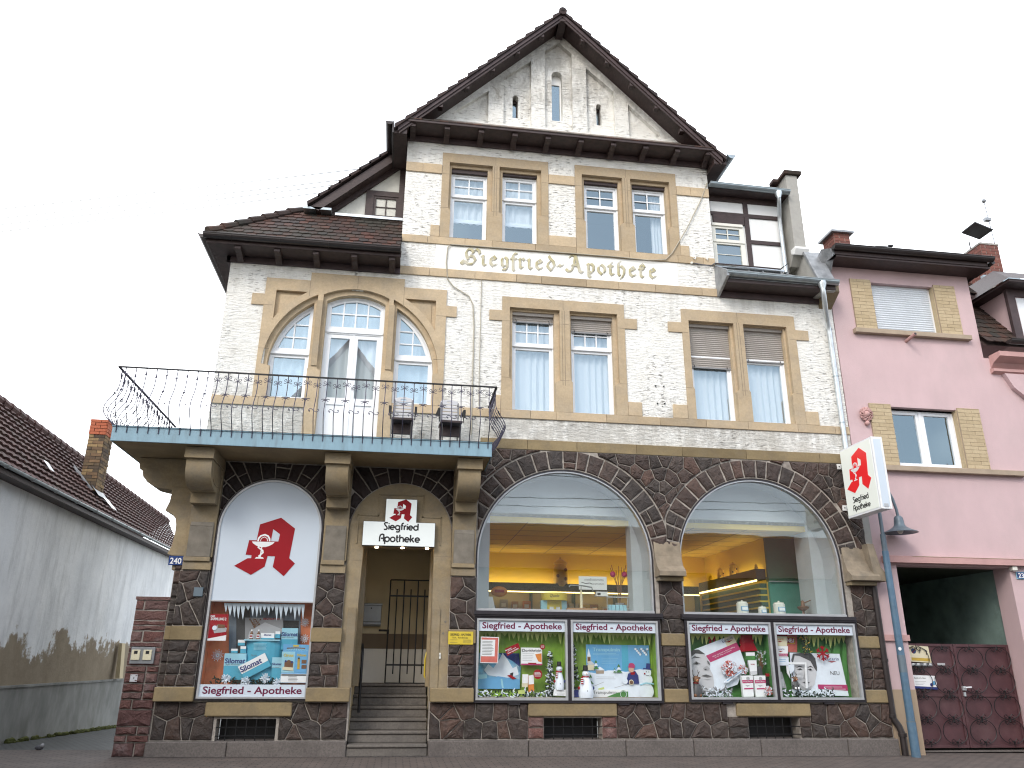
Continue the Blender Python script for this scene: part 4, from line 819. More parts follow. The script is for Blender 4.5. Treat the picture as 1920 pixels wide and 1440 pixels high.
# ------------------------------------------------------------------ ground floor: rubble, voussoirs, sandstone
def clip_half(poly, a, b_, c_):
    """keep a*x+b*z<=c"""
    o = []
    for i in range(len(poly)):
        p, q = poly[i], poly[(i + 1) % len(poly)]; dp_, dq = a * p[0] + b_ * p[1] - c_, a * q[0] + b_ * q[1] - c_
        if dp_ <= 0: o.append(p)
        if (dp_ < 0) != (dq < 0) and abs(dp_ - dq) > 1e-12: t = dp_ / (dp_ - dq); o.append((lerp(p[0], q[0], t), lerp(p[1], q[1], t)))
    return o
def parea(p): return sum(p[i][0] * p[(i + 1) % len(p)][1] - p[(i + 1) % len(p)][0] * p[i][1] for i in range(len(p))) / 2
def stone(mb, poly, y0, dep, mat):
    A = parea(poly)
    if abs(A) < .0012: return
    if A < 0: poly = poly[::-1]
    d = []                                                            # densify for a rough edge
    for i in range(len(poly)):
        p, q = poly[i], poly[(i + 1) % len(poly)]; ln = math.hypot(q[0] - p[0], q[1] - p[1]); k = max(1, int(ln / .07))
        for j in range(k):
            t = j / k; d.append((lerp(p[0], q[0], t) + (random.uniform(-.004, .004) if j else 0), lerp(p[1], q[1], t) + (random.uniform(-.004, .004) if j else 0)))
    n = len(d); cx = sum(p[0] for p in d) / n; cz = sum(p[1] for p in d) / n; R_ = math.sqrt(abs(A)); ins = min(.012, R_ * .08)
    def inn(p, k): L_ = math.hypot(p[0] - cx, p[1] - cz) or 1; return (lerp(p[0], cx, min(.5, k / L_)), lerp(p[1], cz, min(.5, k / L_)))
    vs = [(p[0], y0, p[1]) for p in d]; r1 = [inn(p, ins) for p in d]; vs += [(p[0], y0 - dep * random.uniform(.7, 1), p[1]) for p in r1]
    r2 = [inn(p, R_ * .25) for p in d]; vs += [(p[0], y0 - dep * random.uniform(.95, 1.5), p[1]) for p in r2]; vs.append((cx, y0 - dep * random.uniform(1, 1.6), cz))
    fs = []
    for i in range(n):
        j = (i + 1) % n
        for k in range(2): fs.append((k * n + i, k * n + j, (k + 1) * n + j, (k + 1) * n + i))
        fs.append((2 * n + i, 2 * n + j, 3 * n))
    mb.add(vs, fs, mat)
def voronoi(x0, x1, z0, z1, size, keep=None, seed=1, m=.0065, jit=.42):
    rnd = random.Random(seed); nx = max(1, round((x1 - x0) / size)); nz_ = max(1, round((z1 - z0) / size)); S = []
    for j in range(nz_):
        for i in range(nx): S.append((x0 + (i + .5 + (.25 if j % 2 else -.25) * (nx > 1) + rnd.uniform(-jit, jit)) * (x1 - x0) / nx, z0 + (j + .5 + rnd.uniform(-jit, jit)) * (z1 - z0) / nz_))
    S = [(min(x1 - .02, max(x0 + .02, a)), min(z1 - .02, max(z0 + .02, b_))) for a, b_ in S if rnd.random() > .06]; out_ = []
    for i, p in enumerate(S):
        if keep and not keep(p): continue
        poly = rect(x0 + m * .6, z0 + m * .6, x1 - m * .6, z1 - m * .6)
        for j, q in enumerate(S):
            if i == j: continue
            dx, dz = q[0] - p[0], q[1] - p[1]; L_ = math.hypot(dx, dz)
            if L_ > size * 3.5 or L_ < 1e-6: continue
            poly = clip_half(poly, dx / L_, dz / L_, (dx * (p[0] + q[0]) / 2 + dz * (p[1] + q[1]) / 2) / L_ - m)
            if len(poly) < 3: break
        if len(poly) >= 3: out_.append(poly)
    return out_
def outside(poly, cx, cz, r):
    d = []
    for i in range(len(poly)):
        p, q = poly[i], poly[(i + 1) % len(poly)]; k = max(1, int(math.hypot(q[0] - p[0], q[1] - p[1]) / .03))
        for j in range(k): d.append((lerp(p[0], q[0], j / k), lerp(p[1], q[1], j / k)))
    o = [];
    for p in d:
        L_ = math.hypot(p[0] - cx, p[1] - cz)
        if L_ < r: L_ = L_ or 1; p = (cx + (p[0] - cx) * r / L_, cz + (p[1] - cz) * r / L_)
        if not o or math.hypot(p[0] - o[-1][0], p[1] - o[-1][1]) > .012: o.append(p)
    return o
def rows(x0, x1, z0, z1, h, lo, hi, seed, m=.0065):
    rnd = random.Random(seed); n = max(1, round((z1 - z0) / h)); out_ = []
    for k in range(n):
        a, b_ = z0 + (z1 - z0) * k / n + m * .7, z0 + (z1 - z0) * (k + 1) / n - m * .7; x = x0; s0 = 0
        while x < x1 - .01:
            w_ = rnd.uniform(lo, hi); nx = x1 if x + w_ > x1 - lo * .6 else x + w_; s1 = 0 if nx == x1 else rnd.uniform(-.05, .05)
            out_.append([(x + m * .8 - s0, a), (nx - m * .8 - s1, a), (nx - m * .8 + s1, b_), (x + m * .8 + s0, b_)]); x = nx; s0 = s1
    return out_
A1 = (2.82, 3.08, 1.55); A2 = (6.36, 3.09, 1.52); AS = (-2.135, 3.40, .86); AD = (-.015, 3.40, .862)
RB = MB(); YM = -.03
# mortar bed of the whole front, with the openings left free
def arched(x0, x1, z0, cx, cz, r): return [(x0, z0), (x1, z0)] + [(p[0], p[1]) for p in arc(cx, cz, r, 0, 180, 32)]
RB.prism([(-3.56, .22), (-.66, .22), (-.66, .9), (-.66, 3.3)] + [p for p in arc(AD[0], AD[1] - .1, .70, 155, 25, 12)] + [(.58, 3.3), (.58, .22), (8.42, .22), (8.42, 4.99), (1.25, 4.99), (1.25, 4.78), (-3.56, 4.78)], YM, .25, 'mortar',
         holes=[arched(1.266, 4.376, .86, A1[0], A1[1], 1.556), arched(4.832, 7.888, .86, A2[0], A2[1], 1.528), arched(-2.95, -1.32, .86, AS[0], AS[1], .83), rect(-2.62, .23, -1.74, .54), rect(2.42, .23, 3.37, .55), rect(5.86, .23, 6.76, .56)])
RB.box(-3.56, -3.3, .25, 3, .22, 4.76, 'mortar')
D = .030
def inrects(p, rs): return any(a <= p[0] <= c_ and b_ <= p[1] <= d_ for a, b_, c_, d_ in rs)
vents = [(-2.66, .2, -1.70, .60), (2.36, .2, 3.42, .60), (5.80, .2, 6.82, .60)]
def base(x0, x1, seed, sz=.225):
    for p in voronoi(x0, x1, .245, .775, sz, None, seed): stone(RB, p, YM, D, 'rubble')
base(-3.55, -2.66, 11); base(-1.70, -.68, 12); base(.59, 2.16, 13); base(3.62, 5.50, 14); base(6.96, 8.41, 15)
for a, b_, sd_ in ((2.16, 2.42, 21), (3.37, 3.62, 22), (-2.66, -2.60, 0), (5.50, 5.86, 23), (6.76, 6.96, 24)):
    if sd_: [stone(RB, p, YM, D, 'red_sandstone' if sd_ < 23 else 'rubble') for p in rows(a, b_, .245, .57, .16, .2, .3, sd_)]
[stone(RB, p, YM, D, 'rubble') for p in rows(2.16, 2.36, .57, .775, .2, .15, .25, 31) + rows(3.48, 3.62, .57, .775, .2, .15, .25, 32)]
for x0, x1, sd_ in ((4.44, 4.87, 41), (7.99, 8.41, 43)):
    for p in rows(x0, x1, 1.0, 1.66, .16, .17, .28, sd_): stone(RB, p, YM, D, 'rubble')
    for p in voronoi(x0, x1, 1.875, 2.79, .21, None, sd_ + 1, jit=.36): stone(RB, p, YM, D, 'rubble')
# spandrels
def keep_sp(p): return all(math.hypot(p[0] - a[0], p[1] - a[1]) > a[2] + .28 for a in (A1, A2))
for p in voronoi(1.29, 8.41, 2.8, 4.965, .235, keep_sp, 52):
    if p and all(True for _ in p):
        ok = True; c_ = (sum(q[0] for q in p) / len(p), sum(q[1] for q in p) / len(p))
        for a in (A1, A2):
            p = outside(p, a[0], a[1], a[2] + .375)
            if len(p) < 3: ok = False; break
        if ok and not (c_[0] < 1.32 or (4.36 < c_[0] < 4.92 and c_[1] < 3.40) or (c_[0] > 7.88 and c_[1] < 3.43)): stone(RB, p, YM, D, 'rubble')
for (cx, cz, r), sd_ in ((A1, 3), (A2, 4)):
    rnd = random.Random(sd_); a = -1
    while a < 180:
        da = rnd.uniform(6.5, 9.5); b_ = min(181, a + da); b_ = 181 if 181 - b_ < 3 else b_; g_ = .5
        ro = r + .36; cuts = [r + .025, ro] if rnd.random() > .38 else [r + .025, r + rnd.uniform(.14, .22), ro]
        for q0, q1 in zip(cuts, cuts[1:]):
            q = [(cx + q0 * math.cos(R(t)), cz + q0 * math.sin(R(t))) for t in (a + g_ * 1.1, (a + b_) / 2, b_ - g_ * 1.1)] + [(cx + (q1 - .013) * math.cos(R(t)), cz + (q1 - .013) * math.sin(R(t))) for t in (b_ - g_ * .8, (a + b_) / 2, a + g_ * .8)]
            q = clip_half(q, 0, 1, 4.965); q = clip_half(q, 1, 0, 8.41); q = clip_half(q, -1, 0, -1.29)
            q = clip_half(q, -1, 0, -(4.36 + .265)) if (cx > 5 and False) else q
            if cx < 5: q = clip_half(q, 1, 0, 4.635)
            else: q = clip_half(q, -1, 0, -4.645)
            if len(q) > 2: stone(RB, q, YM, D * .9, 'rubble')
        a = b_
# radial stones over the sign and the door, between the pilasters
for (cx, cz, r), X0_, X1_, sd_ in ((AS, -2.99, -1.28, 5), (AD, -.88, .85, 6)):
    rnd = random.Random(sd_); a = -2
    while a < 180:
        b_ = min(182, a + rnd.uniform(9, 14)); b_ = 182 if 182 - b_ < 5 else b_
        cuts = [r + .015, 3] if rnd.random() < .45 else [r + .015, r + rnd.uniform(.2, .3), 3]
        for q0, q1 in zip(cuts, cuts[1:]):
            q1 -= .018; q = [(cx + q0 * math.cos(R(t)), cz + q0 * math.sin(R(t))) for t in (a + .6, (a + b_) / 2, b_ - .6)] + [(cx + q1 * math.cos(R(t)), cz + q1 * math.sin(R(t))) for t in (b_ - .5, a + .5)]
            for h_ in ((1, 0, X1_ - .005), (-1, 0, -X0_ - .005), (0, 1, 4.525)): q = clip_half(q, *h_)
            if len(q) > 2: stone(RB, q, YM, D * .8, 'voussoir')
        a = b_
# corner beside the left pilaster
for p in rows(-3.56, -3.42, 1.0, 1.66, .16, .2, .3, 61) + rows(-3.56, -3.42, 1.88, 2.93, .21, .2, .3, 62): stone(RB, p, YM, D, 'rubble')
RB.build('rubble_wall', HOUSE)

# pilasters with consoles
def pil(x0, x1, xl0, xl1, seed):
    m = MB(); yf = -.12
    m.box(x0, x1, yf, -.02, 2.93, 4.53, 'sandstone_dark'); m.box(x0 + .03, x1 - .03, yf - .03, yf, 2.93, 3.42, 'sandstone_grey'); m.prism([(yf - .03, 3.42), (yf - .0, 3.50), (yf, 3.42)], x0 + .03, x1 - .03, 'sandstone_grey', axis='x')
    m.box(x0 + .0, x1 - .02, yf - .055, yf, 2.86, 2.93, 'sandstone_dark'); m.box(x0 - .005, x1 + .005, yf - .02, -.02, 2.73, 2.86, 'sandstone_dark')
    m.box(xl0, xl1, yf + .02, -.02, .98, 2.73, 'mortar')
    for p in voronoi(xl0, xl1, 1.885, 2.72, .20, None, seed, jit=.36) + rows(xl0, xl1, 1.0, 1.66, .165, .17, .28, seed + 1): stone(m, p, yf + .02, D, 'rubble')
    m.box(xl0 - .01, xl1 + .01, yf - .015, -.02, 1.668, 1.876, 'sandstone_yellow')
    c_ = MB(); cx = (x0 + x1) / 2; wd = (x1 - x0) / 2 - .02
    c_.box(cx - wd - .025, cx + wd + .025, -.94, yf, 4.36, 4.533, 'sandstone_dark')
    prof = [(-.88, 4.36), (-.88, 4.26)] + [(-.50 - .38 * math.cos(t), 4.26 - .32 * math.sin(t)) for t in (math.pi / 2 * k / 8 for k in range(1, 9))] + [(-.46, 3.94), (-.46, 3.93), (yf, 3.93), (yf, 4.36)]
    c_.prism(prof, cx - wd, cx + wd, 'sandstone_dark', axis='x'); c_.prism([(-.80, 4.345), (-.80, 4.27)] + [(-.50 - .28 * math.cos(t), 4.26 - .24 * math.sin(t)) for t in (math.pi / 2 * k / 6 for k in range(1, 7))] + [(-.3, 4.02), (-.3, 4.345)], cx + wd, cx + wd + .012, 'sandstone_dark', axis='x')
    c_.box(cx - wd - .0, cx + wd, -.34, yf, 3.76, 3.93, 'sandstone_dark')
    o = m.build('pilaster', HOUSE, bevel=.008); c_.build('console', o, bevel=.01, smooth=35); return o
P1 = pil(-3.42, -2.99, -3.45, -3.0, 71); pil(-1.275, -.88, -1.32, -.865, 73); pil(.85, 1.255, .85, 1.275, 75)
m = MB(); prof = [(-3.42, 4.533), (-4.37, 4.533), (-4.365, 4.45), (-4.345, 4.35), (-4.295, 4.32), (-4.27, 4.22), (-4.19, 4.13), (-4.09, 4.067), (-3.96, 4.035), (-3.78, 4.01), (-3.78, 3.95), (-3.79, 3.82), (-3.84, 3.67), (-3.72, 3.618), (-3.66, 3.546), (-3.636, 3.45), (-3.632, 3.30), (-3.65, 3.12), (-3.70, 2.98), (-3.62, 2.95), (-3.42, 2.95)]
m.prism(prof, -.05, .40, 'sandstone_dark'); m.prism([(-3.45, 4.50), (-4.345, 4.50), (-4.335, 4.36), (-4.0, 4.36), (-3.9, 4.3), (-3.80, 4.18), (-3.78, 4.06), (-3.45, 4.06)], -.062, -.05, 'sandstone_dark')
m.box(-3.60, -3.42, -.045, .3, 2.73, 2.95, 'sandstone_dark'); m.build('console', P1, bevel=.008)
for a, b_ in ((-3.56, -2.985), (-1.325, -.66), (.58, 1.275), (4.43, 4.885), (7.985, 8.42)): block(a, b_, -.155 if b_ < 1.3 else -.075, .0, .785, .99, 'sandstone_yellow', name='sandstone_block', bev=.012)
block(-3.56, -3.42, -.06, 0, 1.668, 1.876, 'sandstone_yellow', name='sandstone_block', bev=.012)
for a, b_ in ((4.43, 4.88), (7.985, 8.42)): block(a, b_, -.07, 0, 1.668, 1.866, 'sandstone_yellow', name='sandstone_block', bev=.012)
for a, b_ in ((-2.80, -1.52), (2.16, 3.62), (5.66, 6.96)): block(a, b_, -.085, .05, .575, .775, 'sandstone_yellow', name='vent_lintel', bev=.014)
def impost(x0, x1):
    st = MB(); pr = [(-.06, 3.40), (-.10, 3.15), (-.17, 2.98), (-.30, 2.88), (-.30, 2.80), (-.10, 2.79), (.0, 2.79), (.0, 3.40)]
    st.prism(pr, x0, x1, 'impost_stone', axis='x'); st.box(x0 + .02, x1 - .02, -.2, 0, 2.725, 2.79, 'sandstone_dark')
    if x0 > 7: st.prism([(8.30, 3.45), (8.42, 3.45), (8.50, 3.05), (8.62, 2.88), (8.62, 2.80), (8.36, 2.80)], -.25, .05, 'impost_stone')
    st.build('impost', HOUSE, bevel=.012)
impost(4.385, 4.86); impost(7.90, 8.44)
block(8.42, 8.56, -.02, .2, 2.9, 4.75, 'concrete_grey', name='render_strip')
def plinth(x0, x1, seed):
    pl = MB(); rnd = random.Random(seed); x = x0
    while x < x1 - .01:
        nx = min(x1, x + rnd.uniform(1.1, 1.6)); nx = x1 if x1 - nx < .5 else nx
        pl.box(x + .004, nx - .004, -.14, .1, -.15, .232, 'granite'); x = nx
    pl.build('plinth', HOUSE, bevel=.012)
plinth(-3.58, -.655, 1); plinth(.58, 8.44, 2)

# cellar vents behind iron bars
for x0, x1, z1 in ((-2.62, -1.74, .54), (2.42, 3.37, .555), (5.86, 6.76, .56)):
    v = MB(); v.quad([(x0, .3, .22), (x1, .3, .22), (x1, .3, z1), (x0, .3, z1)], 'black'); v.box(x0, x1, -.1, .3, .215, .235, 'granite')
    for k in range(1, 6): v.tube([(lerp(x0, x1, k / 6), -.02, .23), (lerp(x0, x1, k / 6), -.02, z1)], .009, 'iron_black', 6)
    for z in (.30, .42): v.tube([(x0, -.03, z), (x1, -.03, z)], .008, 'iron_black', 6)
    v.build('cellar_grate', HOUSE)

# entrance: arched stone slab, steps, recess
ds = MB()
op = [(-.66, .99), (-.855, .99), (-.872, 3.40)] + arc(AD[0], AD[1], .857, 180, 0, 28)[1:-1] + [(.842, 3.40), (.86, .99), (.575, .99), (.555, 3.2), (-.615, 3.2)]
ds.prism(op[::-1] if parea(op) < 0 else op, -.055, .35, 'sandstone_dark')
ds.box(-.655, -.56, .35, .6, 1.0, 3.4, 'sandstone_dark'); ds.box(.52, .6, .35, .6, 1, 3.4, 'sandstone_dark')
for a, b_ in ((-.79, -.655), (.575, .70)): ds.box(a, b_, -.075, .0, .99, 2.2, 'sandstone_dark')
tp = [(-.735, 3.24), (-.735, 3.70), (-.405, 3.70), (-.405, 4.06), (.345, 4.06), (.345, 3.70), (.655, 3.70), (.655, 3.24)]
for (a, b_), (c_, d_) in zip(tp, tp[1:]): ds.box(min(a, c_) - .012, max(a, c_) + .012, -.068, -.05, min(b_, d_) - .012, max(b_, d_) + .012, 'sandstone_dark')
for z in (1.62, 1.95, 3.05): ds.box(.56, .85, -.0575, -.05, z, z + .008, 'joint_stone'); ds.box(-.86, -.63, -.0575, -.05, z - .1, z - .092, 'joint_stone')
for x, z in ((.68, 2.02), (.79, 2.0), (.70, 1.86), (.76, 1.82), (.66, 1.80)): ds.disc(x, z, .018, -.0585, 'sandstone_grey', 8)
ds.build('door_surround', HOUSE, bevel=.008)
sp_ = MB(); NST = 6
for k in range(NST):
    y0 = -.10 + k * .28; z1 = .012 + .168 * (k + 1)
    sp_.box(-.66, .575, y0, 2.6 if k == NST - 1 else y0 + .34, z1 - .17, z1 - .045, 'step_stone'); sp_.box(-.665 if k else -.65, .578 if k else .57, y0 - .025, 2.6 if k == NST - 1 else y0 + .34, z1 - .044, z1, 'step_stone')
sp_.build('entrance_steps', HOUSE, bevel=.01)
en = MB(); LZ = 1.022; yb = 1.78
def wallz(z0, z1, mat, off=0):
    en.box(-1.0, .95, yb - off, yb + .1, z0, z1, mat)
wallz(LZ, 1.60, 'entry_white', .012); wallz(1.60, 1.86, 'entry_brown', .016); wallz(1.86, 3.6, 'entry_beige', .0)
en.box(-.70, -.66, .35, 2.4, .0, 3.6, 'entry_beige'); en.box(.60, .64, .35, 2.4, .0, 3.6, 'entry_beige'); en.box(-1, 1, .36, 2.4, 3.45, 3.5, 'entry_brown')
en.box(-.65, .6, 1.5, 1.77, LZ, LZ + .002, 'entry_brown'); en.build('entry_recess', HOUSE)
sh = MB(); sh.box(-.50, .46, .10, .35, 3.21, 3.24, 'entry_brown')
for x in (-.40, .03, .44): sh.lathe([(.0, 0), (.028, 0), (.028, .02)], (x, .02, 3.172), 'spot_lamp', 12)
sh.build('downlight', HOUSE)

# shop windows
def shopwin(cx, cz, r, x0, x1, name='shop_window'):
    f = MB(); z0 = 2.19
    of = arched(x0, x1, z0, cx, cz, r); inn = arched(x0 + .045, x1 - .045, z0 + .04, cx, cz, r - .045); mid = arched(x0 + .020, x1 - .020, z0 + .015, cx, cz, r - .020)
    f.prism(of, -.02, .12, 'alu_dark', holes=[mid]); f.prism(mid, -.008, .10, 'alu', holes=[inn]); f.box(x0 - .05, x1 + .09, -.13, .1, 2.10, 2.185, 'alu_dark'); f.box(x0 - .03, x1 + .07, -.15, -.13, 2.125, 2.16, 'alu_dark'); f.box(x0 + .02, x1 - .02, -.03, .0, 2.19, 2.225, 'alu')
    w_ = f.build(name, HOUSE)
    g_ = MB(); g_.prism(arched(x0 + .055, x1 - .055, z0 + .045, cx, cz, r - .055), .050, .0505, 'shop_glass'); g_.build('pane', w_)
    rv = MB()                                                          # white boxed reveal
    pts = [(x0 + .03, z0)] + [p for p in arc(cx, cz, r - .03, 180, 0, 28)] + [(x1 - .03, z0)]
    for (a, b_), (c_, d_) in zip(pts, pts[1:]): rv.quad([(a, .1, b_), (c_, .1, d_), (c_, .55, d_), (a, .55, b_)], 'reveal_white')
    rv.quad([(x0, .1, z0 + .03), (x1, .1, z0 + .03), (x1, .62, z0 + .03), (x0, .62, z0 + .03)], 'reveal_white'); return w_, rv
def bulkhead(m, cx, cz, r, xl, xr):
    a = math.degrees(math.asin((3.93 - cz) / r)); m.prism(arc(cx, cz, r, a, 180 - a, 24), .54, .62, 'reveal_white')
    for x, s_ in ((xl, -1), (xr, 1)):
        b_ = math.degrees(math.acos(abs(x - cx) / r)); p = [(cx - s_ * -1 * r * math.cos(R(lerp(0, min(b_, a), k / 10))), cz + r * math.sin(R(lerp(0, min(b_, a), k / 10)))) for k in range(11)]
        zt = p[-1][1]; q = [(x, 2.21), (cx + s_ * r, 2.21)] + p + ([(x, zt)] if abs(p[-1][0] - x) > .004 else []); q = q if parea(q) > 0 else q[::-1]; m.prism(q, .541, .619, 'reveal_white')
W1, rv1 = shopwin(*A1, 1.275, 4.37); bulkhead(rv1, 2.82, 3.08, 1.54, 1.56, 4.15); rv1.box(4.15, 4.42, .62, .85, 2.2, 3.95, 'reveal_white'); rv1.build('window_reveal', W1)
W2, rv2 = shopwin(*A2, 4.84, 7.88); bulkhead(rv2, 6.36, 3.09, 1.51, 5.1, 7.62); rv2.box(7.62, 7.84, .62, 1.1, 2.2, 3.95, 'reveal_white'); rv2.build('window_reveal', W2)

# the shop behind
si = MB(); CZ = 3.78; FZ = .95; BY = 4.75
si.box(.9, 8.3, BY, BY + .1, FZ, CZ + .02, 'shop_yellow'); si.box(.9, 8.3, .63, BY + .1, CZ, CZ + .1, 'shop_ceiling'); si.box(.9, 8.3, .3, BY + .1, FZ - .1, FZ, 'wood_light'); si.box(.85, .9, .3, BY, FZ, CZ, 'shop_yellow'); si.box(8.3, 8.4, .3, BY, FZ, CZ, 'shop_yellow')
for k in range(7): si.box(.9, 7.2, .9 + k * .62, .9 + k * .62 + .012, CZ - .002, CZ + .01, 'shop_dark')
for k in range(6): x = 1.2 + k * 1.05; si.box(x, x + .012, .63, BY, CZ - .0025, CZ + .012, 'shop_dark')
si.box(7.2, 7.35, 1.55, BY, FZ, CZ - .003, 'shop_yellow'); si.box(7.2, 8.3, 1.5, 1.55, 3.02, CZ - .003, 'shop_green'); si.box(7.205, 8.3, 1.49, 1.56, 2.1, 2.93, 'shop_teal'); si.box(7.9, 8.28, 1.47, 1.49, 2.1, 2.9, 'shop_green'); si.box(7.19, 8.3, 1.46, 1.57, 2.93, 3.02, 'shop_green'); si.box(7.19, 8.3, 1.45, 1.47, 2.92, 2.935, 'alu')
si.build('shop_interior', HOUSE)
cv = MB(); cv.box(1.3, 4.6, BY - .20, BY - .14, 3.0, 3.02, 'hidden_fill_glow'); cv.box(7.10, 7.14, 1.7, BY - .3, 3.09, 3.11, 'hidden_fill_glow'); cv.box(4.7, 6.8, BY - .20, BY - .14, 3.0, 3.02, 'hidden_fill_glow'); cv.build('hidden_fill', HOUSE)  # unseen glowing bars added behind the cornices to brighten ceiling and walls

# ------------------------------------------------------------------ balcony (slab belongs to the house), railing and chairs
bs = MB(); SZ = 4.77
plan = [(-4.49, -1.08), (1.375, -1.08), (1.375, -.02), (-3.39, -.02), (-3.39, 2.25), (-4.49, 2.25)]
bs.prism(plan, 4.545, SZ - .012, 'slab_soffit', axis='z')
for (a, b_, c_, d_) in ((-4.50, 1.385, -1.095, -1.08), (1.375, 1.39, -1.08, -.0), (-4.505, -4.49, -1.08, 2.25)): bs.box(a, b_, c_, d_, 4.535, SZ, 'slab_blue')
bs.prism([(-4.51, -1.11), (1.395, -1.11), (1.395, -.02), (-3.39, -.02), (-3.39, 2.25), (-4.51, 2.25)], SZ - .008, SZ + .010, 'slab_blue', axis='z')
bs.build('balcony', HOUSE, bevel=.004)
prof = [(.012, -.10), (.014, -.03), (.03, .02), (.09, .09), (.165, .165), (.215, .235), (.235, .30), (.225, .37), (.185, .455), (.125, .54), (.08, .62), (.06, .70), (.055, .80), (.055, .945)]
def outat(z):
    for (a, b_), (c_, d_) in zip(prof, prof[1:]):
        if b_ <= z <= d_: return lerp(a, c_, (z - b_) / (d_ - b_))
    return .055
RAIL = thing('balcony_railing', 'wrought iron belly railing with scrolls around the blue-edged balcony', 'railing', (-4.49, -1.09, SZ))
def bal_mesh(kind):
    m = MB(); P = lambda x, z, k=0: (-4.49 + x, -1.09 - outat(z) - k, SZ + z)
    m.tube([P(0, z) for _, z in prof], .0075, 'iron', 6)
    zt = .85 if kind == 0 else .815
    for s in (-1, 1):
        m.tube([P(s * a, zt + b_) for a, b_ in ((.026, .012), (.020, .026), (.030, .038), (.048, .036), (.058, .020), (.048, .004), (.028, -.002), (.006, .0), (.020, -.014), (.036, -.030), (.054, -.032), (.060, -.02))], .0048, 'iron', 5)
    m.tube([P(0, zt - .02), P(0, zt + .02)], .012, 'iron', 6)
    if kind == 0:
        zz = .55
        for s in (-1, 1):
            m.tube([P(0, zz), P(s * .022, zz + .022), (P(s * .055, zz + .02)), P(s * .068, zz + .006)], [.008, .007, .0055, .004], 'iron', 5); m.tube([P(0, zz), P(s * .025, zz - .006), P(s * .05, zz - .03)], [.008, .006, .004], 'iron', 5)
    else:
        zz = .33
        m.tube([P(a, zz + b_, .0) for a, b_ in ((-.058, -.012), (-.066, .004), (-.078, -.006), (-.080, .014), (-.062, .036), (-.035, .034), (-.012, .014), (.006, .0), (.032, -.016), (.062, -.012), (.08, .012), (.072, .034), (.056, .03), (.056, .014))], .0055, 'iron', 5); m.ball(P(-.064, zz - .006), .012, 'iron', 6)
    return m
protos = [bal_mesh(k).build('baluster', RAIL, smooth=50) for k in (0, 1)]
used = [False, False]
def place_bal(x, y, rot, kind):
    o = protos[kind]
    if used[kind]: o = o.copy(); COL.objects.link(o); o.parent = RAIL
    used[kind] = True; o.location = (x + 4.49, y + 1.09, 0); o.rotation_euler.z = rot
NF = 38
for i in range(NF): place_bal(-4.44 + i * (5.76 / (NF - 1)), -1.09, 0, i % 2)
for i in range(19): place_bal(-4.495, -.98 + i * .166, R(-90), i % 2)
for i in range(7): place_bal(1.385, -1.0 + i * .15, R(90), i % 2)
rl = MB(); e_ = .055
rl.box(-4.56, 1.45, -1.165, -1.125, SZ + .945, SZ + .962, 'iron_black'); rl.box(-4.57, -4.53, -1.12, 2.25, SZ + .945, SZ + .962, 'iron'); rl.box(1.42, 1.46, -1.12, -.02, SZ + .945, SZ + .962, 'iron_black')
rl.tube([(-4.51, -1.105, SZ + .005), (1.40, -1.105, SZ + .005)], .007, 'iron_black', 5); rl.build('top_rail', RAIL)
CH = thing('balcony_chair', 'left one of the two slatted garden chairs standing behind the balcony railing', 'chair', (-.09, -.45, SZ + .01), 'slatted chairs on the balcony')
def chair_part(nm, fn, **k): m = MB(); fn(m); return m.build(nm, CH, **k)
cx, cy, z0 = -.09, -.45, SZ + .01
def back(m):
    for k in range(6): m.box(cx - .17, cx + .17, cy - .10 + k * .012, cy - .08 + k * .012, z0 + .44 + k * .062, z0 + .485 + k * .062, 'grey5')
    m.prism([(cx - .17, z0 + .815), (cx + .17, z0 + .815), (cx + .15, z0 + .88), (cx + .06, z0 + .905), (cx - .06, z0 + .905), (cx - .15, z0 + .88)], cy - .03, cy - .01, 'grey5', holes=[[(cx - .05, z0 + .845), (cx + .05, z0 + .845), (cx + .04, z0 + .87), (cx - .04, z0 + .87)]])
    for s in (-1, 1): m.box(cx + s * .15 - .012, cx + s * .15 + .012, cy - .09, cy - .0, z0 + .42, z0 + .84, 'grey3')
chair_part('backrest', back, bevel=.004)
def seat(m):
    m.box(cx - .18, cx + .18, cy - .42, cy - .05, z0 + .38, z0 + .42, 'wood_dark'); m.box(cx - .175, cx + .175, cy - .20, cy - .15, z0 + .20, z0 + .38, 'wood_dark')
chair_part('seat', seat, bevel=.004)
for s in (-1, 1):
    for dy in (-.38, -.06): chair_part('leg', lambda m: m.tube([(cx + s * .15, cy + dy, z0 + .40), (cx + s * .15, cy + dy * 1.1, z0)], .010, 'iron_black', 6))
    chair_part('armrest', lambda m: (m.box(cx + s * .215 - .02, cx + s * .215 + .02, cy - .40, cy - .02, z0 + .60, z0 + .625, 'black'), m.tube([(cx + s * .215, cy - .36, z0 + .6), (cx + s * .2, cy - .36, z0 + .4)], .01, 'black', 5), m.box(cx + s * .215 - .018, cx + s * .215 + .018, cy - .42, cy - .40, z0 + .48, z0 + .62, 'black')))
copy_tree(CH, (.79, .02, 0), 'right one of the two slatted garden chairs behind the balcony railing, nearest the corner', R(4))

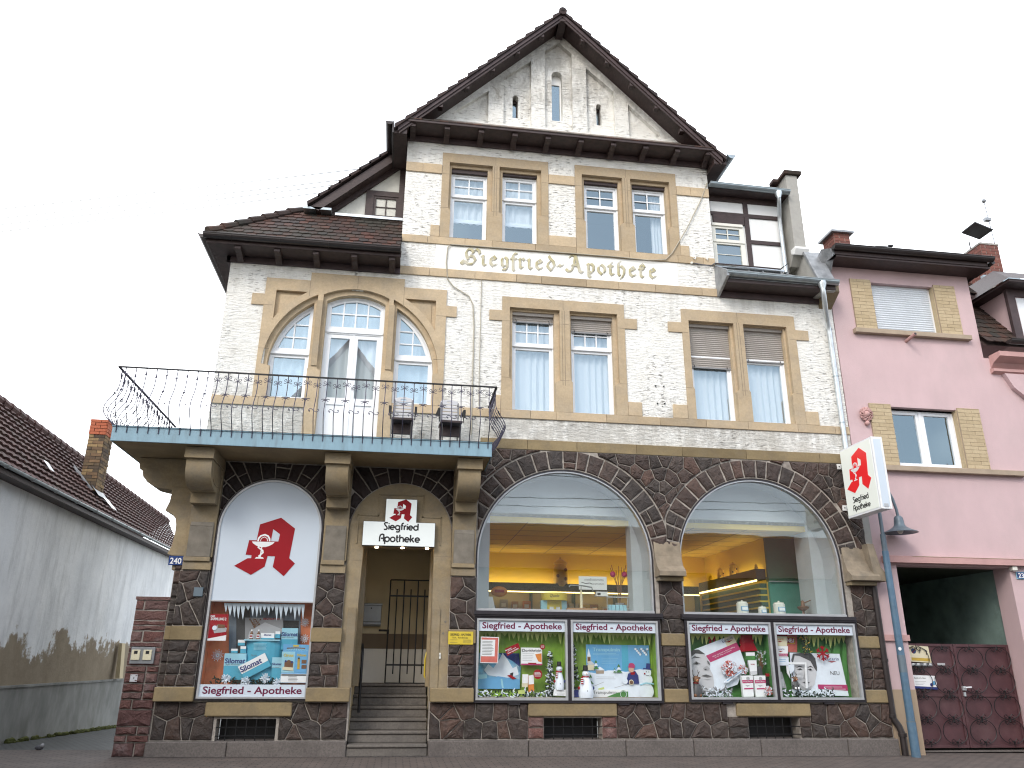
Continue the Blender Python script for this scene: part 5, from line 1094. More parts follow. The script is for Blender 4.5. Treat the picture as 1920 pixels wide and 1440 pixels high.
# ------------------------------------------------------------------ pharmacy marks and lettering
def logo(m, cx, cz, s, y, red='red', white='white', ink=1):
    px = lambda pts: [(cx + (a - 1266) / 526 * s, cz + (910 - b_) / 526 * s) for a, b_ in pts]
    body = [(1365, 650), (1497, 745), (1472, 1009), (1527, 1055), (1440, 1168), (1337, 1090), (1347, 997), (1282, 995), (1267, 1088), (1157, 1163), (1005, 1088), (1112, 1020), (1143, 1018), (1143, 992), (1092, 988), (1107, 860), (1172, 860), (1185, 717)]
    m.prism(px(body)[::-1], y, y + .004, red, holes=[px([(1305, 755), (1370, 800), (1362, 865), (1297, 865)])])
    wd = 11 / 526 * s; yy = y - .002
    bowl = [(1133, 871), (1330, 871), (1318, 888), (1285, 908), (1255, 918), (1205, 918), (1172, 905), (1145, 888)]
    m.prism(px(bowl)[::-1], yy, y + .001, white)
    m.ribbon(px([(1185, 868), (1188, 842), (1205, 820), (1238, 808), (1268, 820), (1284, 845), (1287, 866)]), wd * 1.3, yy - .0005, white)
    m.ribbon(px([(1205, 868), (1212, 842), (1238, 828), (1262, 842), (1268, 866)]), wd * .5, yy - .0007, white)
    m.ribbon(px([(1224, 916), (1220, 1010)]), wd * .9, yy - .0009, white)
    m.ribbon(px([(1188, 916), (1205, 930), (1235, 948), (1240, 968), (1222, 985), (1208, 998), (1214, 1008)]), wd * 1.1, yy - .0012, white)
    m.prism(px([(1175, 1021), (1253, 1021), (1244, 1008), (1186, 1008)])[::-1], yy - .0015, y + .001, white)
def ring(cx, cz, r, a0=0, a1=360, n=20, rz=None): return arc(cx, cz, r, a0, a1, n, rz)
C_ = ring(.31, .31, .29)
RF = {'S': (.62, [[(.52, .95), (.17, .95), (.06, .85), (.11, .67), (.40, .36), (.46, .17), (.34, .01), (.0, .0)]]), 'i': (.2, [[(.06, 0), (.06, .60)], [(.06, .76), (.06, .87)]]),
 'e': (.72, [[(.03, .31), (.59, .31)] + ring(.31, .31, .28, 12, 315, 18)]), 'g': (.74, [C_, [(.60, .62), (.60, -.12), (.52, -.27), (.34, -.31), (.12, -.26)]]), 'f': (.42, [[(.14, 0), (.14, .74), (.2, .9), (.40, .95)], [(.02, .60), (.34, .60)]]),
 'r': (.40, [[(.05, 0), (.05, .62)], [(.05, .38), (.13, .55), (.34, .61)]]), 'd': (.74, [C_, [(.60, 0), (.60, .95)]]), 'A': (.68, [[(.03, 0), (.03, .52), (.09, .78), (.22, .92), (.40, .95), (.54, .90), (.56, .78), (.56, 0)], [(.2, .42), (.56, .42)]]),
 'p': (.72, [C_, [(.02, .62), (.02, -.32)]]), 'o': (.70, [C_]), 't': (.44, [[(.13, .88), (.13, .14), (.2, .03), (.34, .0)], [(.0, .60), (.34, .60)]]), 'h': (.66, [[(.03, 0), (.03, .95)], [(.03, .34), (.1, .54), (.28, .61), (.46, .54), (.52, .36), (.52, 0)]]), 'k': (.60, [[(.03, 0), (.03, .95)], [(.44, .61), (.05, .27)], [(.18, .37), (.48, 0)]])}
def signword(m, wrd, cx, z, s, y, mat='black', wd=.13, gap=.02):
    tot = sum(RF[c][0] + gap for c in wrd); x = cx - tot * s / 2; k = 0
    for c in wrd:
        for st_ in RF[c][1]: m.ribbon([(x + a * s, z + b_ * s) for a, b_ in st_], wd * s, y - (k % 3) * .0006, mat, .003); k += 1
        x += (RF[c][0] + gap) * s

# lit sign over the entrance
SG = thing('entrance_sign', 'lit T-shaped white pharmacy sign with a red letter A over the entrance steps', 'sign', (-.03, -.1, 3.18))
m = MB(); T = [(-.64, 3.185), (.558, 3.185), (.558, 3.588), (.238, 3.588), (.238, 3.975), (-.288, 3.975), (-.288, 3.588), (-.64, 3.588)]
m.prism(T, -.155, -.05, 'alu_dark'); m.prism([(a + (.006 if a < 0 else -.006), b_ + (.006 if b_ < 3.3 else -.006)) for a, b_ in T], -.158, -.155, 'sign_face'); m.build('lightbox', SG)
m = MB(); logo(m, -.027, 3.78, .385, -.163); m.build('emblem', SG)
m = MB(); signword(m, 'Siegfried', -.005, 3.455, .118, -.1615, wd=.2); signword(m, 'Apotheke', -.02, 3.255, .126, -.1615, wd=.19); m.build('lettering', SG)

# projecting lit sign at the right corner
SP = thing('projecting_sign', 'lit white projecting pharmacy sign with red letter A at the old house\'s right corner', 'sign', (8.15, -.7, 3.9))
def side(p): return Vector((8.05 + p.y, -.70 - p.x, p.z))
m = MB(); m.box(-.51, .51, 0, .2, 3.90, 5.17, 'pvc_white'); m.box(-.50, .47, -.006, 0, 3.935, 5.14, 'sign_face_side'); m.box(.51, .514, .03, .17, 3.94, 5.13, 'sign_panel'); m.box(.505, .52, -.004, .03, 3.90, 5.17, 'paint_white'); m.box(.505, .52, .17, .204, 3.90, 5.17, 'paint_white'); m.box(.51, .518, .06, .14, 3.93, 3.99, 'alu'); m.xf(side).build('lightbox', SP, bevel=.006)
m = MB(); logo(m, -.02, 4.68, .78, -.012, 'sign_red', 'white'); m.xf(side).build('emblem', SP)
m = MB(); signword(m, 'Siegfried', -.03, 4.145, .10, -.0095, wd=.17); signword(m, 'Apotheke', -.03, 4.0, .10, -.0095, wd=.17); m.xf(side).build('lettering', SP)
for z in (4.90, 4.12):
    m = MB(); m.box(8.10, 8.20, -.19, -.03, z - .03, z + .03, 'alu'); m.box(8.03, 8.13, -.075, -.055, z - .05, z + .05, 'paint_white'); m.disc(8.07, z, .012, -.082, 'black', 8); m.build('bracket', SP)

# small fixtures
m = MB(); m.box(-3.655, -3.43, -.085, -.075, 2.80, 2.945, 'blue_enamel'); pl_ = m
PLT = thing('house_number', 'blue enamel plate with the white house number 240 on the left pilaster', 'number plate', (-3.54, -.08, 2.80))
pl_.build('plate', PLT, bevel=.004); m = MB(); m.text('240', -3.545, 2.823, .095, -.087, 'white', width=.175, align='C', bold=.02); m.build('digits', PLT)
YP = thing('yellow_plaque', 'small yellow pharmacy plate with black print on the dark stone right of the entrance', 'plaque', (1.04, -.13, 1.65))
m = MB(); m.box(.838, 1.243, -.145, -.132, 1.648, 1.848, 'brand_yellow'); m.build('plate', YP, bevel=.003)
m = MB(); m.text('SIEGFRIED - APOTHEKE', 1.04, 1.785, .034, -.1465, 'black', width=.335, align='C', bold=.02); m.text('Inh. Andreas', 1.035, 1.742, .028, -.1465, 'black', width=.25, align='C')
for k in range(4): m.box(.87, .99, -.1465, -.1455, 1.722 - k * .0145 - .004, 1.722 - k * .0145, 'grey1') if k in (0, 3) else None; m.box(1.08, 1.21, -.1465, -.1455, 1.722 - k * .0145 - .004, 1.722 - k * .0145, 'grey1')
m.build('print', YP)
MBX = thing('mailbox', 'grey metal letter box hanging on the back wall of the entrance', 'mailbox', (-.47, 1.75, 1.98))
m = MB(); m.box(-.655, -.285, 1.66, 1.764, 2.06, 2.35, 'steel_grey'); m.lathe([(.05, 0), (.05, .37)], (0, 0, 0), 'steel_grey', 14); k0 = len(m.v) - 28
m.v[k0:] = [(-.655 + z, 1.715 + x, 2.03 + y) for x, y, z in m.v[k0:]]
m.build('housing', MBX, bevel=.008, smooth=40); m = MB(); m.box(-.665, -.275, 1.645, 1.764, 2.345, 2.385, 'steel_grey'); m.build('flap', MBX, bevel=.006); m = MB(); m.disc(-.47, 2.30, .014, 1.654, 'black', 10); m.build('lock', MBX)
GR = thing('entrance_grille', 'black iron bar gate standing half open in the entrance', 'gate', (.25, 1.3, LZ))
m = MB(); ya, xa, xb, za, zb = 1.32, -.145, .60, LZ + .005, 2.78
for x in (xa, xa + .25, xa + .50, xb): m.tube([(x, ya, za), (x, ya, zb)], .013, 'iron_black', 6)
for x in (xa + .125, xa + .375, xa + .625): m.tube([(x, ya, za + .15), (x, ya, zb - .16)], .0115, 'iron_black', 6)
for z in (za, zb): m.tube([(xa, ya, z), (xb, ya, z)], .012, 'iron_black', 6)
for z in (za + .30, zb - .28): m.box(xa, xb, ya - .014, ya + .014, z - .014, z + .014, 'iron_black')
m.build('bars', GR); m = MB(); m.box(xa - .02, xa + .02, ya - .02, ya + .02, 1.84, 1.92, 'iron_black'); m.tube([(xa, ya - .02, 1.90), (xa - .06, ya - .06, 1.90), (xa - .16, ya - .06, 1.90)], .018, 'iron_black', 8); m.build('handle', GR)
m = MB(); m.tube([(-.60, .9, 1.66), (-.545, .62, 1.64), (-.53, .50, 1.54), (-.53, .48, 1.1), (-.53, .48, .60)], .024, 'iron_black', 10); m.build('handrail', label='black bent tube handrail at the left side of the entrance steps', cat='handrail', smooth=50)
m = MB(); m.tube([(.60, .42, 1.56), (.52, .40, 1.52), (.50, .39, 1.42), (.50, .39, 1.16), (.54, .40, 1.10), (.60, .42, 1.09)], .014, 'brand_yellow', 8); m.build('pull_handle', label='thin brass bow handle at the right jamb of the entrance', cat='handle', smooth=50)
m = MB(); m.box(.705, .735, -.075, -.0555, 1.43, 1.52, 'off_white'); m.box(.712, .728, -.079, -.075, 1.465, 1.495, 'grey3'); m.build('bell_push', label='small white bell push on the stone jamb right of the steps', cat='bell', bevel=.004)
m = MB(); m.box(-3.19, -3.05, -.155, -.13, 2.32, 2.46, 'lamp_grey'); m.build('wall_box', label='small dark green metal plate on the stones of the left pilaster', cat='plate', bevel=.004)

# cables on the front
m = MB(); m.tube([(.62, -.035, 8.98), (.58, -.03, 8.93), (.565, -.03, 8.6), (.60, -.03, 8.25), (.72, -.03, 8.1), (1.02, -.03, 7.92), (1.10, -.03, 7.75), (1.13, -.03, 7.3), (1.13, -.03, 5.2)], .012, 'cable', 6)
m.tube([(1.25, -.03, 8.29), (1.25, -.03, 6.3), (1.255, -.03, 5.75)], .008, 'cable', 6); m.build('facade_cable', label='pale cable looping down the plaster between the balcony window and the middle windows', cat='cable', smooth=60)
m = MB(); m.tube([(5.98, -.03, 10.95), (5.80, -.03, 10.5), (5.45, -.04, 9.8), (5.10, -.05, 9.2), (4.95, -.05, 9.03), (4.6, -.05, 8.985), (3.9, -.04, 9.01), (2.2, -.04, 9.005), (.62, -.035, 9.0)], .011, 'cable', 6); m.build('facade_cable', label='thin cable running slantwise down to the painted name under the top windows', cat='cable', smooth=60)
m = MB(); m.tube([(6.0, -.03, 9.05), (5.9, -.06, 8.97), (5.7, -.06, 8.97), (5.55, -.05, 9.0), (5.5, -.03, 9.0)], .012, 'cable_dark', 6); m.ball((5.5, -.03, 9.01), .03, 'off_white', 6)
for x, z in ((5.56, 9.08), (5.82, 9.09), (5.56, 8.82), (5.85, 8.83)): m.tube([(x - .02, -.0, z + .06), (x - .02, -.06, z + .03), (x, -.07, z), (x + .02, -.06, z + .04), (x + .02, -.05, z + .08)], .009, 'paint_white', 5)
m.build('cable_hooks', label='four small white wall hooks with a short black cable beside the timbered dormer', cat='hooks')
m = MB()
for x, z in ((4.60, 6.33), (4.76, 6.33), (4.62, 5.98), (4.76, 5.99)): m.tube([(x, .0, z), (x, -.03, z)], .014, 'black', 6)
m.build('wall_bolts', label='four old bolts left in the plaster between the two middle window pairs', cat='bolts')

# overhead wires from the left
for i, (za, zb, ya, yb, lb) in enumerate(((10.79, 12.74, -9.2, -.95, 'topmost'), (10.56, 12.40, -9.15, -1.3, 'second'), (10.40, 12.22, -9.12, -1.55, 'third'), (10.23, 12.0, -9.08, -1.75, 'lowest'))):
    m = MB(); xa = -16; P = []
    for k in range(25):
        t = k / 24; x = lerp(-16, yb, t); sl_ = (zb - za) / (yb - ya); P.append((x, 3, za + (x - ya) * sl_ - .5 * t * (1 - t) * .5 + (.12 if k else .12) * 4 * t * (1 - t) * 0))
    m.tube(P, .009, 'concrete_grey', 5); m.build('overhead_wire', label='%s of the four thin overhead wires left of the gable' % lb, cat='wire', group='overhead wires to the gable')

# ------------------------------------------------------------------ red sandstone gate post with intercom
GP = MB(); GP.box(-4.045, -3.565, -.035, .5, -.05, 2.27, 'mortar'); rnd = random.Random(5); z = .02
hs = [.27, .14, .16, .32, .19, .14, .17, .21, .13, .27, .1, .1, .23, .11, .1, .21, .21]; sc = 2.24 / sum(hs)
for k, h in enumerate(hs):
    h *= sc; cuts = [-4.055, -3.56] if k in (3, 9, 11, 13, 14, 15) else [-4.055, lerp(-4.05, -3.56, rnd.choice((.25, .35, .62))), -3.56]
    for a, b_ in zip(cuts, cuts[1:]): stone(GP, rect(a + .006, z + .006, b_ - .006, z + h - .006), -.025, .045 if k < 9 else .025, 'red_sandstone')
    z += h
GP.box(-4.06, -3.545, -.06, .52, 2.262, 2.31, 'red_sandstone'); GP.build('gatepost', label='gate post of layered red sandstone left of the dark stone house corner', cat='gatepost')
IC = thing('intercom', 'double cream door intercom in a grey frame on the red gate post', 'intercom', (-3.83, -.06, 1.31))
m = MB(); m.box(-4.0, -3.65, -.088, -.05, 1.315, 1.56, 'steel_grey'); m.build('frame', IC, bevel=.006)
for x in (-3.92, -3.75):
    m = MB(); m.box(x - .062, x + .062, -.105, -.088, 1.37, 1.52, 'cream'); m.build('speaker_unit', IC, bevel=.004); m = MB(); m.box(x - .025, x + .025, -.108, -.105, 1.46, 1.505, 'black'); m.build('button', IC)
m = MB(); m.box(-3.95, -3.845, -.085, -.07, 1.06, 1.165, 'grey5'); m.box(-3.90, -3.89, -.088, -.085, 1.10, 1.13, 'black'); m.build('key_switch', label='small light grey switch plate below the intercom on the red gate post', cat='switch', bevel=.003)

# ------------------------------------------------------------------ street lamp
LP = thing('street_lamp', 'blue-grey street lamp with a bell shade on a curved arm before the pink house', 'street lamp', (8.6, -.3, gz(8.6)))
m = MB(); m.tube([(8.6, -.3, gz(8.6) - .02), (8.6, -.3, .5)], .072, 'lamp_blue', 14); m.tube([(8.6, -.3, .5), (8.6, -.3, 3.32)], [.066, .056], 'lamp_blue', 14); m.tube([(8.6, -.3, 3.30), (8.6, -.3, 3.62)], .047, 'lamp_grey', 14); m.tube([(8.6, -.3, 3.60), (8.6, -.3, 4.30)], .032, 'lamp_grey', 12)
for z in (.5, 1.28): m.tube([(8.6, -.3, z), (8.6, -.3, z + (.02 if z < 1 else .28))], .069 if z < 1 else .066, 'lamp_grey', 14)
m.disc(8.56, 1.66, .03, -.362, 'white', 10); m.build('pole', LP, smooth=40)
m = MB(); m.tube([(8.6, -.3, 4.28), (8.61, -.3, 4.42), (8.66, -.3, 4.51), (8.74, -.3, 4.52), (8.83, -.3, 4.44), (8.90, -.3, 4.28), (8.945, -.3, 4.08), (8.955, -.3, 3.96)], .026, 'lamp_grey', 10); m.build('arm', LP, smooth=50)
m = MB(); m.lathe([(.0, .305), (.05, .305), (.075, .27), (.085, .20), (.09, .14), (.12, .10), (.20, .05), (.285, .015), (.30, .0), (.285, .004), (.19, .035), (.08, .09), (.0, .09)], (8.955, -.3, 3.655), 'lamp_grey', 28); m.build('shade', LP, smooth=40)
m = MB(); m.ball((8.955, -.3, 3.70), .055, 'off_white', 12, (1, 1, 1.2)); m.build('bulb', LP, smooth=60)

# ------------------------------------------------------------------ neighbour on the left: long whitewashed barn
BN = thing('whitewashed_barn', 'long whitewashed outbuilding with brown pantile roof along the cobbled alley', 'house', (-7.5, 5, 0))
m = MB(); m.prism([(-6.7, -6), (-6.7, 12.2), (-8.2, 16.2), (-12, 16.2), (-12, -6)][::-1], -.6, 4.30, 'white_wash', axis='z'); m.build('wall', BN)
m = MB(); m.prism([(-6.64, -6), (-6.64, 12.2), (-6.72, 12.2), (-6.72, -6)], -.6, .90, 'wall_base', axis='z'); m.box(-6.73, -6.62, -6, 12.2, .89, .93, 'wall_base'); m.build('base', BN)
mo = MB()
for k in range(260):
    y_ = random.choice((random.uniform(2.5, 10.5), random.gauss(7.2, 1.6))); 
    if 1.5 < y_ < 10.6: zz = .018 - .0285 * max(0, y_ - 1.2); mo.ball((-6.62 + random.uniform(-.01, .07), y_, zz + random.uniform(.0, .05)), random.uniform(.02, .06), 'moss', 5, (1, 1.4, .8))
mo.build('moss', kind='stuff', label='green moss along the foot of the whitewashed wall')
rf = MB(); E0, E1, Rg0, Rg1 = Vector((-6.50, -6, 4.33)), Vector((-6.50, 11.5, 4.33)), Vector((-8.35, -6, 6.55)), Vector((-8.35, 16.1, 6.02))
NC, NR, SUB = 74, 12, 5
for j in range(NR):
    vs = []; v0, v1 = j / NR, (j + 1) / NR + .015
    for i in range(NC * SUB + 1):
        u = i / (NC * SUB); ph = (i % SUB) / SUB; hgt = .028 * (1 - abs(2 * ph - 1)) ** .7
        for v, l in ((v0, .055), (v1, .0), (v0, .015)):
            p = E0.lerp(E1, u).lerp(Rg0.lerp(Rg1, u), v); vs.append(p + Vector((.76, 0, .65)) * (hgt + l))
    n = NC * SUB
    rf.add(vs, [(3 * i, 3 * i + 3, 3 * i + 4, 3 * i + 1) for i in range(n)] + [(3 * i + 2, 3 * i + 5, 3 * i + 3, 3 * i) for i in range(n)], 'roof_pantile')
k = 0
while k < 60:
    u0, u1 = k / 60, (k + 1.08) / 60; rf.tube([Rg0.lerp(Rg1, u0) + Vector((0, 0, .04)), Rg0.lerp(Rg1, min(1, u1)) + Vector((0, 0, .04))], [.12, .10], 'roof_pantile', 8); k += 1
rf.quad([Rg0, Rg1, Rg1 + Vector((-4, 0, -3)), Rg0 + Vector((-4, 0, -3))], 'roof_pantile')
rf.prism([(-6.45, 4.28), (-6.45, 4.20), (-6.72, 4.20), (-6.72, 4.28)], -6, 11.4, 'wood_dark'); rf.build('roof', BN, smooth=35)
g_ = MB(); gutter(g_, (-6.40, 11.5, 4.33), (-6.40, -6, 4.33), .045, 'zinc')
for k in range(16): yk = -5 + k * 1.0; g_.tube([(-6.40 + .05 * math.cos(a), yk, 4.33 - .05 * math.sin(a)) for a in (math.pi * q / 6 for q in range(7))], .007, 'zinc_bright', 5)
g_.build('gutter', BN)
ch = MB(); X0_, X1_, Y0_, Y1_ = -7.42, -7.06, 5.55, 6.05; z = 5.02; r_ = 0
while z < 6.72:
    h = .075; mt = 'orange_brick' if z > 6.36 else 'old_brick'; o_ = .0 if z < 6.36 else .012
    for face in range(2):
        a, b_ = (X0_ - o_, X1_ + o_) if face == 0 else (Y0_ - o_, Y1_ + o_); x = a - (.12 if r_ % 2 else 0)
        while x < b_ - .005:
            c0, c1 = max(a, x), min(b_, x + .235)
            if c1 - c0 > .02:
                pr_ = random.uniform(.004, .016)
                if face == 0: ch.box(c0 + .004, c1 - .004, Y0_ - pr_ - o_, Y0_ + .03, z + .004, z + h - .006, mt)
                else: ch.box(X1_ - .03, X1_ + pr_ + o_, c0 + .004, c1 - .004, z + .004, z + h - .006, mt)
            x += .24
    z += h; r_ += 1
ch.box(X0_, X1_, Y0_, Y1_, 4.6, 6.70, 'joint_grey'); ch.box(X0_ - .02, X1_ + .02, Y0_ - .02, Y1_ + .02, 6.70, 6.73, 'orange_brick'); c_ = ch.build('chimney', BN)
fl = MB()
def onroof(x, y, up): t = (-6.5 - x) / 1.85; return Vector((x, y, 4.33 + t * 2.2 + up))
fl.add([onroof(-7.12, 5.45, .09), onroof(-6.92, 5.45, .09), onroof(-6.92, 6.1, .09), onroof(-7.12, 6.1, .09)], [(0, 1, 2, 3)], 'lead'); fl.add([onroof(-6.93, 5.75, .10), onroof(-6.74, 5.9, .10), onroof(-6.74, 6.25, .10), onroof(-6.93, 6.1, .10)], [(0, 1, 2, 3)], 'zinc_bright'); fl.prism([(-7.14, 4.9), (-7.60, 5.45), (-7.60, 5.62), (-7.08, 5.05)], 5.50, 5.53, 'lead'); fl.build('chimney_flashing', BN)
sk = MB(); sk.add([onroof(-7.02, 2.62, .10), onroof(-6.86, 2.62, .10), onroof(-6.86, 2.85, .10), onroof(-7.02, 2.85, .10)], [(0, 1, 2, 3)], 'zinc_bright'); sk.build('roof_tile_of_glass', BN)
m = MB(); m.prism([(-6.60, .95), (-6.50, .95), (-6.57, 1.75), (-6.64, 1.75)], 7.7, 7.95, 'entry_beige'); m.build('plank', label='short weathered plank leaning on the whitewashed wall beside the gate post', cat='plank')

# ------------------------------------------------------------------ display cases on the front
def case_map(kind):
    """panel pixel of a measured close-up -> (x, z) on the case front"""
    if kind == '1a': return lambda a, b_: (1.330 + (a - 82) * 1.453 / 858, 2.045 - (b_ - 62) * 1.198 / 763)
    if kind == '1b': return lambda a, b_: (2.894 + (a - 1003) * 1.436 / 833, 2.047 - (b_ - 75) * 1.198 / 750)
    def f(a, b_):
        if kind == 'L': t = (b_ - 125) / 1065; l, r, X0, X1, Z = lerp(248, 115, t), lerp(1570, 1480, t), -2.912, -1.325, lerp(2.252, 1.027, t)
        elif kind == '2a': t = (b_ - 100) / 795; l, r, X0, X1, Z = lerp(5, 55, t), lerp(850, 925, t), 4.914, 6.35, lerp(2.05, .862, t)
        else: t = (b_ - 105) / 785; l, r, X0, X1, Z = lerp(915, 990, t), lerp(1730, 1840, t), 6.461, 7.895, lerp(2.062, .875, t)
        return (lerp(X0, X1, (a - l) / (r - l)), Z)
    return f
class IT:
    """flat-ish printed or packed item inside a case"""
    def __init__(s, kind): s.m = MB(); s.f = case_map(kind); s.k = 0
    def poly(s, pts, mat, y, th=.004): q = [s.f(*p) for p in pts]; q = q[::-1] if parea(q) < 0 else q; s.m.prism(q, y, y + th, mat); return s
    def rect(s, a, b_, c_, d_, mat, y, th=.004): return s.poly([(a, b_), (c_, b_), (c_, d_), (a, d_)], mat, y, th)
    def line(s, pts, w_, mat, y): s.m.ribbon([s.f(*p) for p in pts], w_, y, mat, .002); return s
    def dot(s, a, b_, r, mat, y, sx=1, sz=1, rot=0, th=.003, n=18): x, z = s.f(a, b_); s.m.disc(x, z, r, y, mat, n, th, sx, sz, rot); return s
    def text(s, t, a, b_, h, mat, y, width=None, align='C', bold=0, rot=0): x, z = s.f(a, b_); s.m.text(t, x, z - h / 2, h, y, mat, width, align, bold, 0, rot); return s
    def lines(s, a, b_, c_, n, dz, mat, y, h=.008, rag=.8):
        for i in range(n):
            x0, z = s.f(a, b_ + i * dz); x1, _ = s.f(a + (c_ - a) * random.uniform(rag, 1), b_); s.m.box(x0, x1, y, y + .001, z - h / 2, z + h / 2, mat)
        return s
    def done(s, name, label, cat, group=None, **k): return s.m.build(name, label=label, cat=cat, group=group, **k)
def bulge(it, a, b_, c_, d_, mat, y, dep=.12, n=10):
    """upright round drum/pack: half cylinder"""
    (x0, z1), (x1, z0) = it.f(a, b_), it.f(c_, d_); cx = (x0 + x1) / 2; r = (x1 - x0) / 2
    pts = [(cx - r * math.cos(math.pi * i / n), y + dep - dep * math.sin(math.pi * i / n)) for i in range(n + 1)]; it.m.prism(pts[::-1] if parea(pts) < 0 else pts, z0, z1, mat, axis='z')
def icicles(kind, a0, a1, b0, b1, y, mat, seed, name_label, n=22):
    it = IT(kind); rnd = random.Random(seed); pts = [(a0, b0)]; xs = [a0 + (a1 - a0) * (i + rnd.uniform(-.25, .25)) / n for i in range(n + 1)]; xs[0] = a0; xs[-1] = a1
    for i in range(n):
        dp = rnd.uniform(.35, 1) * (b1 - b0); wv = xs[i + 1] - xs[i]
        pts += [(xs[i] + wv * .05, b0 + (b1 - b0) * .14), (xs[i] + wv * .36, b0 + dp * .8), (xs[i] + wv * .5, b0 + dp), (xs[i] + wv * .62, b0 + dp * .8), (xs[i] + wv * .95, b0 + (b1 - b0) * .14)]
    pts += [(a1, b0)]; q = []
    for p in pts:
        if not q or p[0] > q[-1][0] or p is pts[-1]: q.append(p)
    it.poly(q, mat, y, .012); return it.done('icicle_garland', name_label, 'decoration', 'icicle garlands in the display cases')
def puff(m, c, r, mat, n=46, seed=0):
    rnd = random.Random(seed)
    for i in range(n):
        th = math.acos(rnd.uniform(-1, 1)); ph = rnd.uniform(0, 6.28); d_ = Vector((math.sin(th) * math.cos(ph), -abs(math.sin(th) * math.sin(ph)) * .6, math.cos(th))); p = Vector(c)
        m.tube([p + d_ * r * .15, p + d_ * r * rnd.uniform(.75, 1)], [r * .05, r * .075], mat, 4)
def garland(kind, a0, a1, b0, b1, y, label, seed, snow=True, n=90, mat='fir_green'):
    it = IT(kind); rnd = random.Random(seed)
    for i in range(n):
        a, b_ = rnd.uniform(a0, a1), rnd.triangular(b0, b1, b1); x, z = it.f(a, b_); d_ = Vector((rnd.uniform(-1, 1), rnd.uniform(-.6, .1), rnd.uniform(-.2, 1))).normalized() * .05; p = Vector((x, y + rnd.uniform(-.03, .03), z))
        it.m.tube([p, p + d_ * .6, p + d_], [.012, .010, .002], 'snow' if snow and rnd.random() < .42 else mat, 4)
    return it.done('fir_garland', label, 'garland', 'fir garlands in the display cases')
def snowman(kind, a, btop, bbot, wd, label, board=None):
    it = IT(kind); x, z1 = it.f(a, btop); _, z0 = it.f(a, bbot); h = z1 - z0; y = -.02; m = it.m
    m.lathe([(.0, 0), (wd * .46, 0), (wd * .5, h * .12), (wd * .46, h * .3), (wd * .33, h * .48), (wd * .22, h * .60), (.0, h * .62)], (x, y, z0), 'snow', 16); m.ball((x, y - .01, z0 + h * .70), h * .115, 'snow', 12)
    m.lathe([(h * .13, 0), (h * .135, h * .012), (h * .08, h * .016), (h * .075, h * .16), (0, h * .16)], (x, y, z0 + h * .79), 'black', 14)
    for k, zz in enumerate((.2, .32, .44)): m.ball((x, y - wd * (.46 - .1 * k), z0 + h * zz), h * .02, 'black', 6)
    m.lathe([(h * .10, -.02 * h), (h * .12, 0), (h * .10, .04 * h)], (x, y, z0 + h * .60), 'red', 12); m.box(x - wd * .40, x - wd * .25, y - wd * .42, y - wd * .34, z0 + h * .40, z0 + h * .60, 'red')
    for k in range(3): m.box(x - wd * .405, x - wd * .245, y - wd * .43, y - wd * .335, z0 + h * (.43 + .06 * k), z0 + h * (.455 + .06 * k), 'white')
    m.tube([(x - h * .05, y - h * .10, z0 + h * .67), (x, y - h * .115, z0 + h * .655), (x + h * .05, y - h * .10, z0 + h * .67)], h * .008, 'black', 4); m.tube([(x, y - h * .11, z0 + h * .70), (x + .01, y - h * .19, z0 + h * .69)], [h * .018, h * .004], 'orange', 5)
    for s in (-1, 1): m.ball((x + s * h * .04, y - h * .105, z0 + h * .73), h * .012, 'black', 5); m.ball((x + s * wd * .46, y - .02, z0 + h * .28), h * .05, 'navy' if s > 0 else 'red', 8)
    return it.done('snowman', label, 'snowman', 'snowmen in the display cases', smooth=50)
def headline(par, X0, X1, Z0, Z1, y):
    m = MB(); m.box(X0, X1, y, y + .006, Z0, Z1, 'sign_panel'); o = m.build('title_strip', par); m = MB(); h = (Z1 - Z0); m.text('Siegfried - Apotheke', (X0 + X1) / 2, Z0 + h * .25, h * .60, y - .002, 'purple_red', width=(X1 - X0) * .93, align='C', bold=.022); m.build('lettering', o)
def case_box(m, x0, x1, z0, z1, yb, mat):
    m.quad([(x0, yb, z0), (x1, yb, z0), (x1, yb, z1), (x0, yb, z1)], mat); m.quad([(x0, -.06, z0), (x0, yb, z0), (x0, yb, z1), (x0, -.06, z1)], mat); m.quad([(x1, -.06, z0), (x1, -.06, z1), (x1, yb, z1), (x1, yb, z0)], mat); m.quad([(x0, -.06, z0), (x1, -.06, z0), (x1, yb, z0), (x0, yb, z0)], mat); m.quad([(x0, -.06, z1), (x0, yb, z1), (x1, yb, z1), (x1, -.06, z1)], mat)

# left arched case with the big red letter
LC = thing('arched_display_case', 'tall arched metal display case with a big red letter A above a blue winter display', 'display case', (-2.13, -.08, .80))
m = MB(); cx, cz, r = AS[0], 3.405, .845
m.prism(arched(-2.978, -1.29, .803, cx, cz, r), -.10, -.02, 'alu_dark', holes=[arched(-2.955, -1.312, .826, cx, cz, r - .022)]); m.prism(arched(-2.953, -1.314, .828, cx, cz, r - .024), -.112, -.03, 'alu', holes=[arched(-2.922, -1.345, .856, cx, cz, r - .055)]); m.box(-2.92, -1.345, -.105, -.05, 2.255, 2.275, 'alu'); m.build('frame', LC)
m = MB(); m.prism(arched(-2.93, -1.335, 2.27, cx, cz, r - .047), -.09, -.06, 'sign_panel'); up_ = m.build('upper_panel', LC); m = MB(); logo(m, -2.163, 3.134, .955, -.096); m.build('emblem', up_)
m = MB(); case_box(m, -2.93, -1.33, .85, 2.26, .21, 'orange_poster'); m.build('back_panel', LC); headline(LC, -2.925, -1.34, .855, 1.03, -.092)
